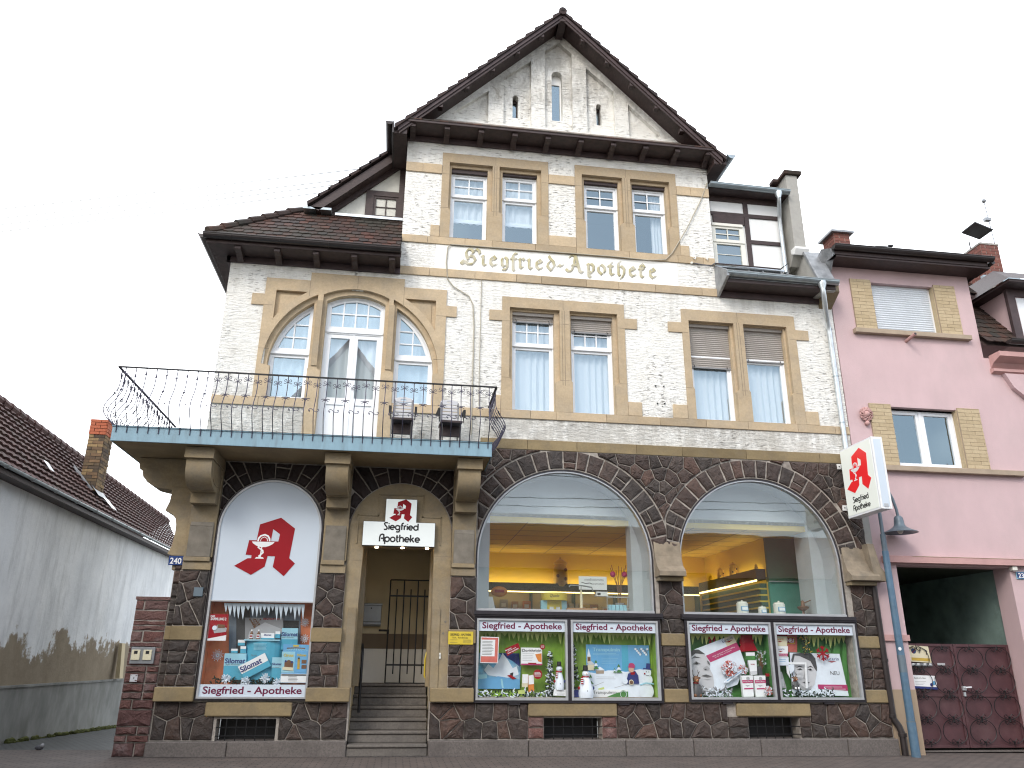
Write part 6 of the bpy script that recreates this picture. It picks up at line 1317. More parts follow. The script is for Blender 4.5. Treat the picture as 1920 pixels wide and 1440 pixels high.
m = MB(); m.quad([(-2.925, -.088, 1.03), (-1.34, -.088, 1.03), (-1.34, -.088, 2.257), (-2.925, -.088, 2.257)], 'case_glass'); m.build('pane', LC)
it = IT('L'); it.rect(425, 135, 1365, 1000, 'backdrop_grey', .195); it.rect(520, 200, 700, 900, 'grey1', .192); it.poly([(1135, 350), (1345, 350), (1340, 460), (1130, 460)], 'grey0', .190); it.done('backdrop_board', 'dark grey blue backdrop board behind the blue counter display in the arched case', 'board')
it = IT('L'); it.rect(640, 320, 1140, 640, 'grey3', .15); it.poly([(700, 500), (900, 380), (1130, 470), (1130, 640), (660, 640)], 'grey4', .148); it.text('REIZHUSTEN', 985, 332, .032, 'red', .145, width=.25, bold=.02)
for k in range(9): it.line([(760, 460), (700 + k * 17, 330 + (k % 3) * 30)], .006, 'brown', .143 - k * .0004); it.dot(705 + k * 17, 345 + (k % 4) * 22, .016, 'brown', .139 - k * .0004, .6, 1, .3 * k)
bulge(it, 660, 620, 1105, 1190, 'cyan', -.0, .14); it.rect(650, 610, 1115, 628, 'cyan_pale', -.01, .16); it.lines(775, 665, 960, 6, 16, 'cyan_pale', -.004, .006); it.text('Guter', 780, 815, .028, 'grey2', -.004)
it.done('counter_display', 'blue rounded counter display with a print about dry cough in the arched case', 'display stand')
for a, lb in ((735, 'left of the two small dark bottles on the blue counter display'), (825, 'right of the two small dark bottles on the blue counter display')):
    it = IT('L'); x, z = it.f(a, 612); it.m.lathe([(0, 0), (.028, 0), (.028, .085), (.011, .11), (.011, .14), (0, .14)], (x, .03, z), 'brown', 12); it.m.lathe([(.029, .02), (.029, .075)], (x, .03, z), 'white', 12); it.m.lathe([(.014, .125), (.014, .15), (0, .15)], (x, .03, z), 'white', 10); it.m.box(x - .02, x + .02, -.001, .004, z + .04, z + .06, 'red'); it.done('medicine_bottle', lb, 'bottle', 'bottles in the arched case', smooth=40)
def pack(kind, quad, y, word, wsz, label, split=.45, c0='white', c1='cyan', dep=.06, rot=0, wx=.5, wy=.28, group='blue medicine boxes in the arched case', ink='navy'):
    it = IT(kind); tl_, tr_, br_, bl_ = quad; L_ = lambda p, q, t: (lerp(p[0], q[0], t), lerp(p[1], q[1], t))
    it.poly(quad, c1, y, dep); it.poly([tl_, tr_, L_(tr_, br_, split), L_(tl_, bl_, split)], c0, y - .002, .004)
    if word: p = L_(L_(tl_, tr_, wx), L_(bl_, br_, wx), wy); it.text(word, p[0], p[1], wsz, ink, y - .004, bold=.03, rot=rot)
    if word and wsz > .03: p = L_(L_(tl_, tr_, wx - .1), L_(bl_, br_, wx - .1), wy + .14); it.text('gegen Reizhusten', p[0], p[1], wsz * .3, 'grey2', y - .004, rot=rot)
    return it.done('medicine_box', label, 'medicine box', group)
pack('L', [(1135, 455), (1345, 455), (1335, 740), (1120, 740)], .06, 'Silomat', .062, 'upright blue and white cough medicine box at the right behind the show poster', .52, 'cyan_pale')
pack('L', [(400, 795), (680, 795), (670, 1130), (375, 1130)], .02, 'Silomat', .075, 'large blue and white medicine box standing at the left of the counter display', .48, 'cyan_pale')
pack('L', [(580, 965), (925, 785), (1005, 950), (670, 1125)], -.05, 'Silomat', .082, 'large tilted blue and white medicine box leaning in front of the counter display', .58, 'white', 'cyan', .05, R(27), .45, .32)
pack('L', [(1020, 840), (1145, 840), (1138, 1145), (1005, 1145)], -.02, 'Silomat', .035, 'slim upright blue medicine box beside the show poster', .45, 'cyan_pale')
pack('L', [(565, 618), (655, 618), (652, 692), (562, 692)], .05, None, 0, 'small white and blue box on top of the little stack left of the counter display', .5)
pack('L', [(480, 735), (562, 735), (558, 787), (475, 787)], .04, None, 0, 'small blue box lying lowest left in the little stack', .5)
pack('L', [(600, 700), (672, 700), (668, 790), (596, 790)], .04, None, 0, 'small blue and white box lowest right in the little stack', .4)
pack('L', [(862, 525), (1038, 525), (1035, 605), (858, 605)], .05, 'Silomat', .028, 'flat white medicine box lying on the counter display beside the bottles', .8)
pack('L', [(1050, 500), (1112, 500), (1108, 590), (1046, 590)], .06, None, 0, 'small blue box at the right end of the counter display top', .4)
it = IT('L'); it.poly([(232, 290), (462, 290), (425, 635), (188, 635)], 'white', -.07, .002); it.poly([(232, 290), (462, 290), (434, 560), (195, 610)], 'red', -.072, .002); it.text('DIE', 262, 318, .032, 'white', -.074, bold=.03); it.text('SAMMLUNG 2', 335, 352, .040, 'white', -.074, width=.235, bold=.03); it.poly([(260, 470), (330, 430), (440, 470), (430, 520), (280, 540)], 'grey4', -.0745); it.poly([(320, 420), (420, 430), (415, 470), (330, 470)], 'brown', -.0785); it.dot(285, 470, .035, 'snow', -.083)
it.done('leaflet', 'red leaflet with white print stuck at the left edge of the arched case', 'leaflet')
it = IT('L'); it.poly([(1168, 668), (1508, 675), (1472, 1165), (1128, 1165)], 'sky_poster', -.07, .002)
for k in range(9): it.poly([(1330, 690), (1185 + k * 36, 750), (1203 + k * 36, 750)], 'cyan_pale', -.0722 - k * .0001, .001)
it.poly([(1295, 680), (1370, 680), (1365, 700), (1298, 700)], 'brand_yellow', -.0745); it.line([(1215, 722), (1330, 715), (1450, 722)], .014, 'brown', -.0747); it.poly([(1152, 765), (1322, 765), (1308, 1035), (1140, 1035)], 'cyan_pale', -.0740); it.poly([(1338, 765), (1482, 765), (1470, 1035), (1325, 1035)], 'sky_poster', -.0741)
it.text('Circus', 1238, 810, .042, 'brand_yellow', -.078, bold=.03); it.text('Winter', 1408, 808, .036, 'brand_yellow', -.078, bold=.03); it.poly([(1185, 900), (1240, 870), (1300, 900), (1290, 990), (1180, 985)], 'brown', -.0775); it.dot(1200, 890, .016, 'navy', -.082); it.dot(1282, 900, .016, 'navy', -.082); it.poly([(1160, 960), (1300, 970), (1295, 1010), (1160, 1000)], 'cream', -.083); it.poly([(1355, 850), (1385, 850), (1380, 990), (1348, 990)], 'gold', -.078); it.dot(1372, 850, .014, 'black', -.082)
for k in (870, 935): it.poly([(1408, k), (1472, k), (1468, k + 48), (1404, k + 48)], 'brown', -.078)
it.poly([(1140, 1050), (1470, 1050), (1466, 1160), (1130, 1160)], 'white', -.0742); it.rect(1145, 1056, 1468, 1072, 'grey0', -.0783); it.lines(1235, 1085, 1365, 4, 18, 'grey2', -.0783, .005); it.done('show_poster', 'blue show poster with yellow titles stuck over the right edge of the display', 'poster')
icicles('L', 398, 1440, 138, 370, -.03, 'ice_white', 4, 'white icicle garland hanging across the top of the arched case', 19)
for k, (a, b_, r, lb) in enumerate(((1425, 370, .062, 'upper white paper snowflake on the orange strip at the right of the arched case'), (1420, 590, .062, 'lower white paper snowflake on the orange strip right of the boxes'), (280, 820, .085, 'white paper snowflake on the orange strip below the red leaflet'))):
    it = IT('L'); x, z = it.f(a, b_)
    for i in range(22):
        an = i * 2 * math.pi / 22; l_ = r * (1 if i % 2 else .75); it.m.box(x + l_ * .3 * math.cos(an) - .002, x + l_ * .3 * math.cos(an) + .002, .19 - .0003 * i, .2, z + l_ * .3 * math.sin(an) - .002, z + l_ * .3 * math.sin(an) + .002, 'snow'); it.m.ribbon([(x + .01 * math.cos(an), z + .01 * math.sin(an)), (x + l_ * math.cos(an), z + l_ * math.sin(an))], .0045, .188 - .0004 * i, 'snow', .002); it.m.disc(x + l_ * math.cos(an), z + l_ * math.sin(an), .007, .175 - .0003 * i, 'snow', 6)
    it.done('paper_snowflake', lb, 'snowflake', 'paper snowflakes in the arched case')
for k, (a, b_, lb) in enumerate(((430, 1118, 'first white tinsel puff from the left at the bottom of the arched case'), (675, 1150, 'second white tinsel puff from the left under the tilted box'), (930, 1110, 'third white tinsel puff from the left beside the slim box'), (1092, 1172, 'rightmost white tinsel puff just left of the show poster'))):
    it = IT('L'); x, z = it.f(a, b_); puff(it.m, (x, -.05, z), .085, 'snow', 60, k); it.done('tinsel_puff', lb, 'decoration', 'tinsel puffs in the arched case')
garland('L', 230, 1160, 1100, 1188, -.02, 'dark fir garland along the bottom of the arched case', 3, False, 110)

# the two double cases under the shop windows
def double_case(kindA, X0, Xm, X1, Z0, Z1, label, mats):
    D_ = thing('double_display_case', label, 'display case', ((X0 + X1) / 2, -.08, Z0 - .04)); m = MB(); o = .05
    m.prism(rect(X0 - .07, Z0 - .07, X1 + .075, Z1 + .045), -.10, -.03, 'alu_dark', holes=[rect(X0 - .03, Z0 - .03, Xm - .03, Z1 + .01), rect(Xm + .03, Z0 - .03, X1 + .03, Z1 + .01)])
    for a, b_ in ((X0 - .03, Xm - .03), (Xm + .03, X1 + .03)): m.prism(rect(a, Z0 - .03, b_, Z1 + .01), -.115, -.04, 'alu', holes=[rect(a + .035, Z0 + .005, b_ - .035, Z1 - .02)])
    for k in (.2, .8): m.box(lerp(X0, X1, k) - .09, lerp(X0, X1, k) + .09, -.09, -.03, Z0 - .10, Z0 - .07, 'alu_dark')
    m.build('frame', D_)
    for (a, b_), mt in zip(((X0 + .0, Xm - .06), (Xm + .06, X1)), mats):
        m = MB(); case_box(m, a, b_, Z0, Z1 - .01, .20, mt); m.build('back_panel', D_); headline(D_, a + .008, b_ - .008, Z1 - .185, Z1 - .018, -.085); m = MB(); m.quad([(a, -.082, Z0), (b_, -.082, Z0), (b_, -.082, Z1 - .17), (a, -.082, Z1 - .17)], 'case_glass'); m.build('pane', D_)
    return D_
double_case('1', 1.335, 2.838, 4.335, .845, 2.052, 'double display case with two snowmen under the first shop window', ('lime_poster', 'lime_poster'))
double_case('2', 4.912, 6.406, 7.90, .865, 2.062, 'double display case with two black and white face posters under the second shop window', ('green_poster', 'green_poster'))
# -- first case, left half
icicles('1a', 95, 935, 172, 300, .10, 'lime_pale', 8, 'pale green icicle garland above the iceberg poster', 18)
it = IT('1a'); it.poly([(92, 390), (375, 390), (520, 520), (510, 745), (92, 745)], 'ice_blue', .16); it.poly([(300, 392), (505, 392), (510, 525), (440, 470)], 'navy', .157); it.poly([(160, 560), (200, 500), (250, 540), (300, 470), (340, 390), (400, 470), (440, 540), (480, 520), (500, 600), (400, 640), (200, 610)], 'snow', .154); it.poly([(100, 650), (300, 620), (510, 650), (510, 742), (100, 742)], 'sky_poster', .149); it.line([(330, 645), (345, 735)], .03, 'cyan_pale', .146); it.poly([(100, 605), (190, 600), (190, 640), (110, 650)], 'cyan_pale', .144); it.poly([(415, 590), (445, 580), (440, 640), (418, 640)], 'grey0', .144); it.poly([(385, 610), (420, 605), (478, 640), (440, 650)], 'red', .139); it.done('iceberg_poster', 'blue poster of an iceberg in the sea with a small bird', 'poster')
it = IT('1a'); it.poly([(110, 232), (285, 236), (280, 492), (105, 490)], 'white', -.06, .002); it.poly([(117, 240), (278, 243), (273, 485), (112, 483)], 'pink_poster', -.062, .002); it.poly([(112, 262), (250, 262), (245, 425), (110, 425)], 'white', -.064, .002); it.lines(125, 278, 235, 10, 14.5, 'grey1', -.066, .006); it.done('paper_notice', 'white printed notice on a red patterned sheet stuck inside the case glass', 'notice')
it = IT('1a'); it.poly([(348, 350), (480, 290), (500, 345), (375, 420)], 'red', .0, .02); it.text('Beratung', 385, 352, .022, 'white', -.003, rot=R(25), bold=.02); it.text('wird bei uns in', 418, 352, .018, 'white', -.003, rot=R(25), bold=.02); it.text('Ihrer Apotheke!', 432, 368, .022, 'white', -.003, rot=R(25), bold=.02); it.done('red_tag', 'tilted red tag with white print above the iceberg', 'tag')
it = IT('1a'); it.rect(512, 335, 718, 503, 'white', .03, .07); it.rect(512, 493, 718, 508, 'pink_stripe', .028); it.text('Dorithricin', 615, 362, .048, 'grey1', .026, width=.315, bold=.01); it.lines(525, 395, 640, 5, 17, 'grey4', .028, .005); it.poly([(650, 400), (712, 390), (714, 480), (680, 470), (660, 430)], 'orange', .026); it.rect(580, 484, 660, 496, 'red', .024); it.done('medicine_box', 'white throat tablet box with an orange print right of the red tag', 'medicine box')
it = IT('1a'); it.dot(722, 326, .042, 'red', .02); it.lines(705, 315, 740, 3, 10, 'white', .018, .004); it.done('round_badge', 'small red round badge at the upper corner of the throat tablet box', 'badge', 'red badges in the display case')
it = IT('1a'); it.dot(672, 596, .074, 'red', .0); it.lines(640, 578, 704, 4, 12, 'white', -.003, .007); it.done('round_badge', 'larger red round badge below the throat tablet box', 'badge', 'red badges in the display case')
pack('1a', [(528, 598), (584, 598), (578, 722), (524, 722)], .05, None, 0, 'slim white box left of the larger red badge', .7, 'white', 'cream', .05, group='small boxes beside the iceberg'); pack('1a', [(585, 610), (635, 602), (640, 765), (585, 768)], .03, None, 0, 'slim white and orange box under the larger red badge', .55, 'white', 'orange', .05, group='small boxes beside the iceberg')
def firtree(kind, a, b0, b1, wd, y, label, seed, snow=.5, n=150):
    it = IT(kind); rnd = random.Random(seed)
    for i in range(n):
        t = rnd.random() ** .8; b_ = lerp(b0, b1, t); x, z = it.f(a, b_); w_ = wd * (.18 + .82 * t) * (.55 + .45 * abs(math.sin(t * 14))); x += rnd.uniform(-1, 1) * w_; d_ = Vector((rnd.uniform(-1, 1), rnd.uniform(-.8, .2), rnd.uniform(-.7, .5))).normalized() * .055; p = Vector((x, y + rnd.uniform(-.04, .04), z)); it.m.tube([p, p + d_ * .5, p + d_], [.014, .011, .002], 'snow' if rnd.random() < snow else 'fir_green', 4)
    x, z = it.f(a, b1); it.m.tube([(x, y, z - .02), (x, y, it.f(a, b0)[1])], .010, 'brown', 5); return it.done('fir_tree', label, 'fir tree', 'small fir trees in the display cases')
firtree('1a', 800, 360, 805, .10, .08, 'snow-dusted fir behind the snowman in the left half of the first case', 3, .45)
snowman('1a', 880, 455, 745, .17, 'snowman with black hat beside the snowy fir in the left half of the first case')
it = IT('1a'); it.poly([(822, 740), (945, 745), (945, 805), (815, 800)], 'white', -.06, .01); it.lines(850, 785, 930, 2, 10, 'grey2', -.062, .004); it.done('price_card', 'white card lying under the left snowman', 'card')
it = IT('1a'); it.poly([(478, 752), (540, 748), (542, 785), (476, 785)], 'lime_pale', -.05, .01); it.done('small_card', 'small pale green card in the snowy fir below the slim boxes', 'card')
garland('1a', 90, 820, 740, 818, -.0, 'snowy fir garland along the bottom of the first case under the iceberg', 12, True, 150)
# -- first case, right half
icicles('1b', 1010, 1830, 186, 320, .10, 'lime_pale', 9, 'pale green icicle garland above the snowy village poster', 18)
it = IT('1b'); it.rect(1168, 305, 1805, 822, 'sky_poster', .15); it.rect(1525, 305, 1590, 560, 'cyan', .148); it.poly([(1168, 575), (1260, 590), (1380, 560), (1480, 560), (1560, 575), (1700, 545), (1805, 560), (1805, 822), (1168, 822)], 'snow', .146)
it.poly([(1178, 420), (1190, 350), (1210, 420), (1212, 490), (1178, 490)], 'cream', .143); it.poly([(1176, 425), (1193, 345), (1213, 425)], 'snow', .139); it.rect(1182, 430, 1208, 470, 'brown', .1385); it.rect(1180, 500, 1245, 560, 'cream', .142); it.poly([(1172, 505), (1212, 468), (1256, 505)], 'grey5', .138); it.rect(1262, 555, 1340, 592, 'tan_sill', .142); it.poly([(1250, 560), (1300, 522), (1352, 560)], 'snow', .137)
for a, b0, b1, w_ in ((1262, 455, 545, 28), (1488, 495, 578, 34), (1445, 535, 580, 16), (1205, 600, 690, 30)):
    for k in range(3): z0 = lerp(b0, b1, k / 3); it.poly([(a, z0), (a + w_ * (.5 + .25 * k), lerp(b0, b1, (k + 1.1) / 3)), (a - w_ * (.5 + .25 * k), lerp(b0, b1, (k + 1.1) / 3))], 'green_poster' if k % 2 == 0 else 'snow', .134 - k * .004)
it.text('Transpulmin', 1370, 352, .058, 'cyan_pale', .146, width=.47, bold=.02); it.lines(1235, 392, 1500, 2, 14, 'cyan_pale', .147, .005); it.lines(1320, 440, 1490, 4, 18, 'cyan_pale', .147, .004); it.lines(1265, 625, 1465, 2, 18, 'grey3', .1455, .005); it.line([(1225, 720), (1335, 675)], .007, 'grey4', .144); it.line([(1440, 730), (1530, 705)], .007, 'grey4', .144); it.poly([(1278, 738), (1335, 722), (1340, 742), (1282, 756)], 'lime_pale', .143)
it.poly([(1225, 750), (1575, 745), (1572, 822), (1222, 822)], 'white', .142); it.text('Transpulmin', 1342, 772, .05, 'grey2', .137, width=.40); it.poly([(1350, 822), (1470, 775), (1572, 765), (1572, 822)], 'green_poster', .136); it.dot(1525, 792, .062, 'green_poster', .132); it.m.ribbon(ring(*it.f(1525, 792), .052), .006, .129, 'snow', .002, True)
for k in range(9): it.dot(1665 + k * 15, 345 + (k % 4) * 18, .018, 'snow', .144 - .0004 * k); it.line([(1660 + k * 15, 335 + (k % 3) * 15), (1690 + k * 14, 350 + (k % 4) * 18)], .005, 'brown', .1465 - .0003 * k)
# printed child and printed snowman
it.poly([(1560, 655), (1580, 590), (1650, 560), (1680, 610), (1685, 690), (1560, 690)], 'navy', .130); it.dot(1612, 548, .048, 'skin', .126); it.poly([(1580, 530), (1592, 490), (1625, 480), (1648, 505), (1645, 535)], 'pink_stripe', .122); it.dot(1622, 480, .012, 'sky_poster', .1185); it.dot(1545, 665, .045, 'snow', .121); it.dot(1605, 675, .042, 'cream', .117); it.dot(1605, 675, .030, 'brown', .1135); it.poly([(1600, 580), (1650, 572), (1640, 600), (1605, 600)], 'red', .1215)
it.dot(1755, 760, .125, 'snow', .128, 1, 1.05); it.dot(1768, 650, .09, 'snow', .124); it.dot(1770, 578, .068, 'snow', .120); it.poly([(1728, 545), (1815, 552), (1815, 540), (1800, 538), (1805, 490), (1765, 486), (1758, 535), (1730, 532)], 'navy', .116); it.dot(1742, 590, .014, 'red', .115); it.dot(1760, 570, .007, 'black', .115); it.dot(1785, 572, .007, 'black', .1149); it.line([(1752, 602), (1772, 610), (1790, 600)], .005, 'black', .1148); it.line([(1690, 700), (1750, 680), (1830, 690)], .02, 'cyan_pale', .1147)
it.done('village_poster', 'light blue winter poster with a village, a sledging child and a printed snowman', 'poster')
firtree('1b', 1030, 280, 760, .085, .08, 'dark snow-dusted fir at the left edge of the right half of the first case', 5, .25, 170)
snowman('1b', 1135, 495, 822, .25, 'snowman with red scarf at the left of the snowy village poster')
it = IT('1b'); it.rect(1008, 750, 1075, 822, 'navy', -.02, .03); it.done('blue_card', 'dark blue card beside the foot of the snowman near the village poster', 'card')
# -- second case, left half
def face(it, P, y, mats, side):
    for pts, mt, k in P: it.poly(pts, mt, y - .0042 * k)
icicles('2a', 15, 850, 215, 375, .12, 'lime_pale', 14, 'green icicle garland above the tilted face poster', 16)
it = IT('2a'); yy = .10; it.poly([(130, 380), (520, 222), (600, 390), (655, 545), (570, 760), (330, 845), (60, 840), (38, 430)], 'snow', yy); it.poly([(420, 262), (520, 222), (575, 335), (470, 380)], 'cream', yy - .004); it.poly([(232, 455), (560, 305), (600, 385), (280, 525)], 'pink_stripe', yy - .0045); it.text('Eucerin', 463, 272, .058, 'navy', yy - .009, width=.20, rot=R(21)); it.poly([(440, 305), (520, 275), (478, 308)], 'red', yy - .0085); it.text('Unser Geschenk zu Ihrem Liebling', 420, 408, .020, 'white', yy - .009, rot=R(22), width=.44); it.text('mit der Pflege von Eucerin', 415, 432, .018, 'white', yy - .0091, rot=R(22), width=.33)
P = [([(40, 440), (130, 385), (215, 440), (275, 530), (270, 590), (305, 660), (318, 740), (318, 790), (270, 830), (130, 845), (60, 830), (45, 620)], 'grey5', 2), ([(36, 440), (90, 395), (150, 388), (225, 440), (120, 430), (60, 480), (40, 560)], 'grey1', 3), ([(75, 490), (110, 462), (175, 478), (110, 474)], 'grey0', 4), ([(90, 545), (125, 515), (172, 540), (130, 552)], 'grey3', 4), ([(112, 540), (128, 522), (150, 540), (130, 550)], 'grey0', 5), ([(240, 505), (265, 520), (275, 560), (250, 540)], 'grey2', 4), ([(200, 590), (240, 560), (270, 592), (255, 610), (215, 606)], 'grey4', 4), ([(212, 600), (232, 594), (236, 606), (218, 610)], 'grey1', 5), ([(182, 668), (230, 655), (290, 672), (240, 664)], 'grey1', 5), ([(185, 670), (240, 664), (295, 678), (245, 686)], 'grey2', 4), ([(210, 700), (250, 706), (285, 700), (250, 715)], 'grey4', 4), ([(60, 720), (130, 800), (230, 830), (120, 845), (60, 830)], 'grey4', 3)]
face(it, P, yy, None, 0); it.done('face_poster', 'tilted white poster with a black and white upturned face and a pink stripe', 'poster')
it = IT('2a'); puff(it.m, (*it.f(475, 595), 0)[:1] + (.07,) + it.f(475, 595)[1:], .15, 'pink_poster', 160, 5); puff(it.m, (it.f(475, 595)[0], .065, it.f(475, 595)[1]), .155, 'snow', 150, 6); it.done('tinsel_ball', 'large pink and white tinsel ball on the tilted face poster', 'ball', 'pink tinsel balls in the second case')
it = IT('2a'); puff(it.m, (it.f(620, 600)[0], .07, it.f(620, 600)[1]), .09, 'pink_poster', 90, 7); puff(it.m, (it.f(620, 600)[0], .065, it.f(620, 600)[1]), .092, 'snow', 80, 8); it.done('tinsel_ball', 'middle pink tinsel ball just right of the large one', 'ball', 'pink tinsel balls in the second case')
it = IT('2a'); puff(it.m, (it.f(865, 825)[0], -.02, it.f(865, 825)[1]), .085, 'pink_poster', 70, 9); puff(it.m, (it.f(865, 825)[0], -.02, it.f(865, 825)[1]), .087, 'snow', 70, 10); it.done('tinsel_ball', 'small pink tinsel ball in the lower right corner beside the cream boxes', 'ball', 'pink tinsel balls in the second case')
it = IT('2a'); it.poly([(418, 742), (440, 705), (600, 600), (605, 625), (450, 742)], 'snow', .03, .05); it.lines(450, 690, 560, 1, 10, 'grey4', .027); it.line([(440, 720), (590, 618)], .008, 'sky_poster', .027); it.done('cream_tube', 'white cream tube lying slanted below the large tinsel ball', 'tube')
it = IT('2a'); it.poly([(610, 222), (730, 222), (735, 270), (752, 280), (742, 300), (790, 395), (580, 408), (610, 330), (595, 320)], 'red', .11, .02); it.done('paper_fir', 'dark red paper fir tree hanging above the cream boxes', 'decoration')
it = IT('2a'); x, z = it.f(310, 250)
for k in range(8): it.m.ribbon([(x, z), (x + .13 * math.cos(k * math.pi / 4 + .3), z + .13 * math.sin(k * math.pi / 4 + .3) * (.9 if k % 2 else .7))], .03, .14 - k * .0006, 'red', .006); it.m.disc(x + .10 * math.cos(k * math.pi / 4 + .3), z + .09 * math.sin(k * math.pi / 4 + .3), .022, .128 - k * .0006, 'red', 8)
it.done('red_snowflake', 'red paper snowflake half behind the top of the tilted face poster', 'snowflake', 'red snowflakes in the second case')
pack('2a', [(648, 415), (745, 412), (750, 495), (655, 498)], .06, None, 0, 'green and white box right below the red paper fir', .45, 'white', 'green_poster', .05, group='cream boxes in the second case'); pack('2a', [(670, 500), (760, 498), (770, 650), (700, 660)], .05, 'HYAL', .022, 'white box with a small red label under the green and white box', .75, 'white', 'grey5', .05, group='cream boxes in the second case', ink='red')
for k, a in enumerate((590, 725)):
    it = IT('2a'); it.poly([(a - 5, 665), (a + 118, 662), (a + 128, 885), (a + 18, 888)], 'white', .0, .07); it.poly([(a + 2, 712), (a + 122, 708), (a + 124, 740), (a + 8, 745)], 'pink_stripe', -.003); it.text('HYALURON', a + 62, 727, .02, 'white', -.006, width=.16); it.poly([(a + 35, 765), (a + 88, 765), (a + 60, 780)], 'grey4', -.003); it.poly([(a + 25, 795), (a + 122, 792), (a + 123, 806), (a + 26, 810)], 'pink_stripe', -.0031); it.dot(a + 65, 695, .03, 'grey4', -.0032)
    it.done('cream_box', 'white cream box with pink band, %s of the pair in front' % ('left' if k == 0 else 'right'), 'cream box', 'white cream boxes with pink bands')
it = IT('2a'); rnd = random.Random(4)
for k in range(26): a, b_ = rnd.uniform(760, 880), rnd.uniform(390, 560); x, z = it.f(a, b_); it.m.tube([(it.f(830, 620)[0], .1, it.f(830, 620)[1]), ((x + it.f(820, 600)[0]) / 2, .09, z - .03), (x, .08, z)], .003, 'brown', 4); puff(it.m, (x, .08, z), .025, 'snow', 7, k)
it.done('white_twigs', 'spray of white frosted twigs at the right edge beside the case divider', 'twigs')
it = IT('2a'); it.poly([(860, 640), (900, 640), (905, 670), (865, 672)], 'red', .05, .03); it.poly([(768, 570), (815, 560), (840, 690), (800, 690)], 'grey1', .06, .03); it.poly([(850, 680), (890, 680), (905, 790), (865, 790)], 'grey0', .05, .03); it.done('dark_packs', 'few dark packs with a red label standing under the frosted twigs', 'packs')
def deer(kind, a, b0, b1, label):
    it = IT(kind); x, z1 = it.f(a, b0); _, z0 = it.f(a, b1); h = z1 - z0; m = it.m; y = -.03
    m.lathe([(0, 0), (h * .2, 0), (h * .22, h * .15), (h * .14, h * .42), (h * .06, h * .52), (0, h * .52)], (x, y, z0), 'grey1', 12); m.ball((x, y - .02, z0 + h * .62), h * .13, 'brown', 10, (1, 1, 1.1)); m.ball((x, y - .07, z0 + h * .58), h * .06, 'wood_light', 8); m.ball((x, y - .10, z0 + h * .59), h * .025, 'red', 6)
    for s in (-1, 1):
        m.tube([(x + s * h * .06, y, z0 + h * .72), (x + s * h * .12, y, z0 + h * .84), (x + s * h * .10, y, z0 + h * .98)], [.008, .007, .004], 'wood_dark', 5); m.tube([(x + s * h * .11, y, z0 + h * .83), (x + s * h * .18, y, z0 + h * .92)], [.006, .003], 'wood_dark', 5); m.ball((x + s * h * .14, y, z0 + h * .68), h * .05, 'brown', 6, (1.4, .6, .8)); m.tube([(x + s * h * .12, y, z0 + h * .42), (x + s * h * .22, y - .03, z0 + h * .25)], [.022, .018], 'grey2', 6); m.ball((x + s * h * .1, y - .06, z0 + .02), h * .07, 'white' if kind == '2b' else 'brown', 8)
    m.lathe([(h * .10, 0), (h * .13, h * .03), (h * .1, h * .07)], (x, y, z0 + h * .46), 'red', 10); return it.done('reindeer_doll', label, 'doll', 'reindeer dolls in the second case', smooth=50)
deer('2a', 88, 600, 885, 'dark reindeer doll with red scarf in the lower left corner of the second case')
garland('2a', 140, 490, 780, 888, -.01, 'snowy garland under the tilted face poster', 22, True, 150, 'grey3')
# -- second case, right half
icicles('2b', 1280, 1735, 225, 370, .12, 'lime_pale', 24, 'green icicle garland at the right above the board with the red star', 10)
it = IT('2b'); it.poly([(1130, 420), (1665, 428), (1770, 882), (1160, 870)], 'snow', .10); P = [([(1152, 440), (1215, 425), (1300, 432), (1385, 470), (1418, 560), (1415, 660), (1395, 760), (1350, 820), (1255, 820), (1200, 720), (1160, 560)], 'grey5', 1.5), ([(1145, 500), (1165, 430), (1250, 422), (1355, 425), (1400, 480), (1420, 580), (1418, 620), (1395, 590), (1350, 510), (1230, 455), (1180, 450), (1160, 540)], 'grey1', 2.5), ([(1195, 585), (1230, 560), (1280, 580), (1230, 572)], 'grey0', 3), ([(1315, 580), (1350, 560), (1380, 582), (1350, 572)], 'grey0', 3), ([(1208, 602), (1238, 586), (1265, 604), (1238, 612)], 'grey2', 3), ([(1225, 602), (1240, 590), (1254, 604), (1240, 610)], 'grey0', 4), ([(1320, 602), (1348, 590), (1372, 606), (1348, 612)], 'grey2', 3), ([(1336, 602), (1350, 592), (1362, 604), (1350, 610)], 'grey0', 4), ([(1290, 610), (1302, 690), (1318, 700), (1290, 705), (1268, 695), (1280, 670)], 'grey4', 3), ([(1262, 738), (1300, 728), (1345, 738), (1300, 744)], 'grey1', 4), ([(1265, 740), (1300, 744), (1342, 741), (1305, 756)], 'grey2', 3), ([(1240, 760), (1300, 800), (1370, 770), (1340, 822), (1255, 820)], 'grey4', 2.2)]
face(it, P, .10, None, 0); it.text('Eucerin', 1582, 482, .055, 'navy', .095, width=.25); it.poly([(1535, 508), (1630, 510), (1580, 524)], 'red', .096); it.text('NEU', 1615, 636, .065, 'grey1', .095, width=.165); it.poly([(1430, 760), (1748, 762), (1758, 825), (1440, 808)], 'pink_stripe', .0955); it.lines(1500, 786, 1735, 2, 22, 'white', .093, .006); it.done('face_board', 'upright white board with a black and white face and a pink stripe', 'poster')
it = IT('2b'); it.poly([(1072, 522), (1290, 525), (1310, 800), (1285, 800), (1275, 545), (1098, 545), (1120, 700), (1085, 640)], 'white', .04, .01); it.poly([(1090, 550), (1160, 548), (1160, 610), (1120, 650)], 'snow', .035); it.poly([(1165, 640), (1230, 605), (1240, 620), (1180, 655)], 'grey5', .03); it.poly([(1165, 665), (1235, 660), (1230, 680), (1170, 690)], 'grey5', .0305); it.done('cardboard_cutout', 'white cardboard frame with a printed hand in front of the face board', 'frame')
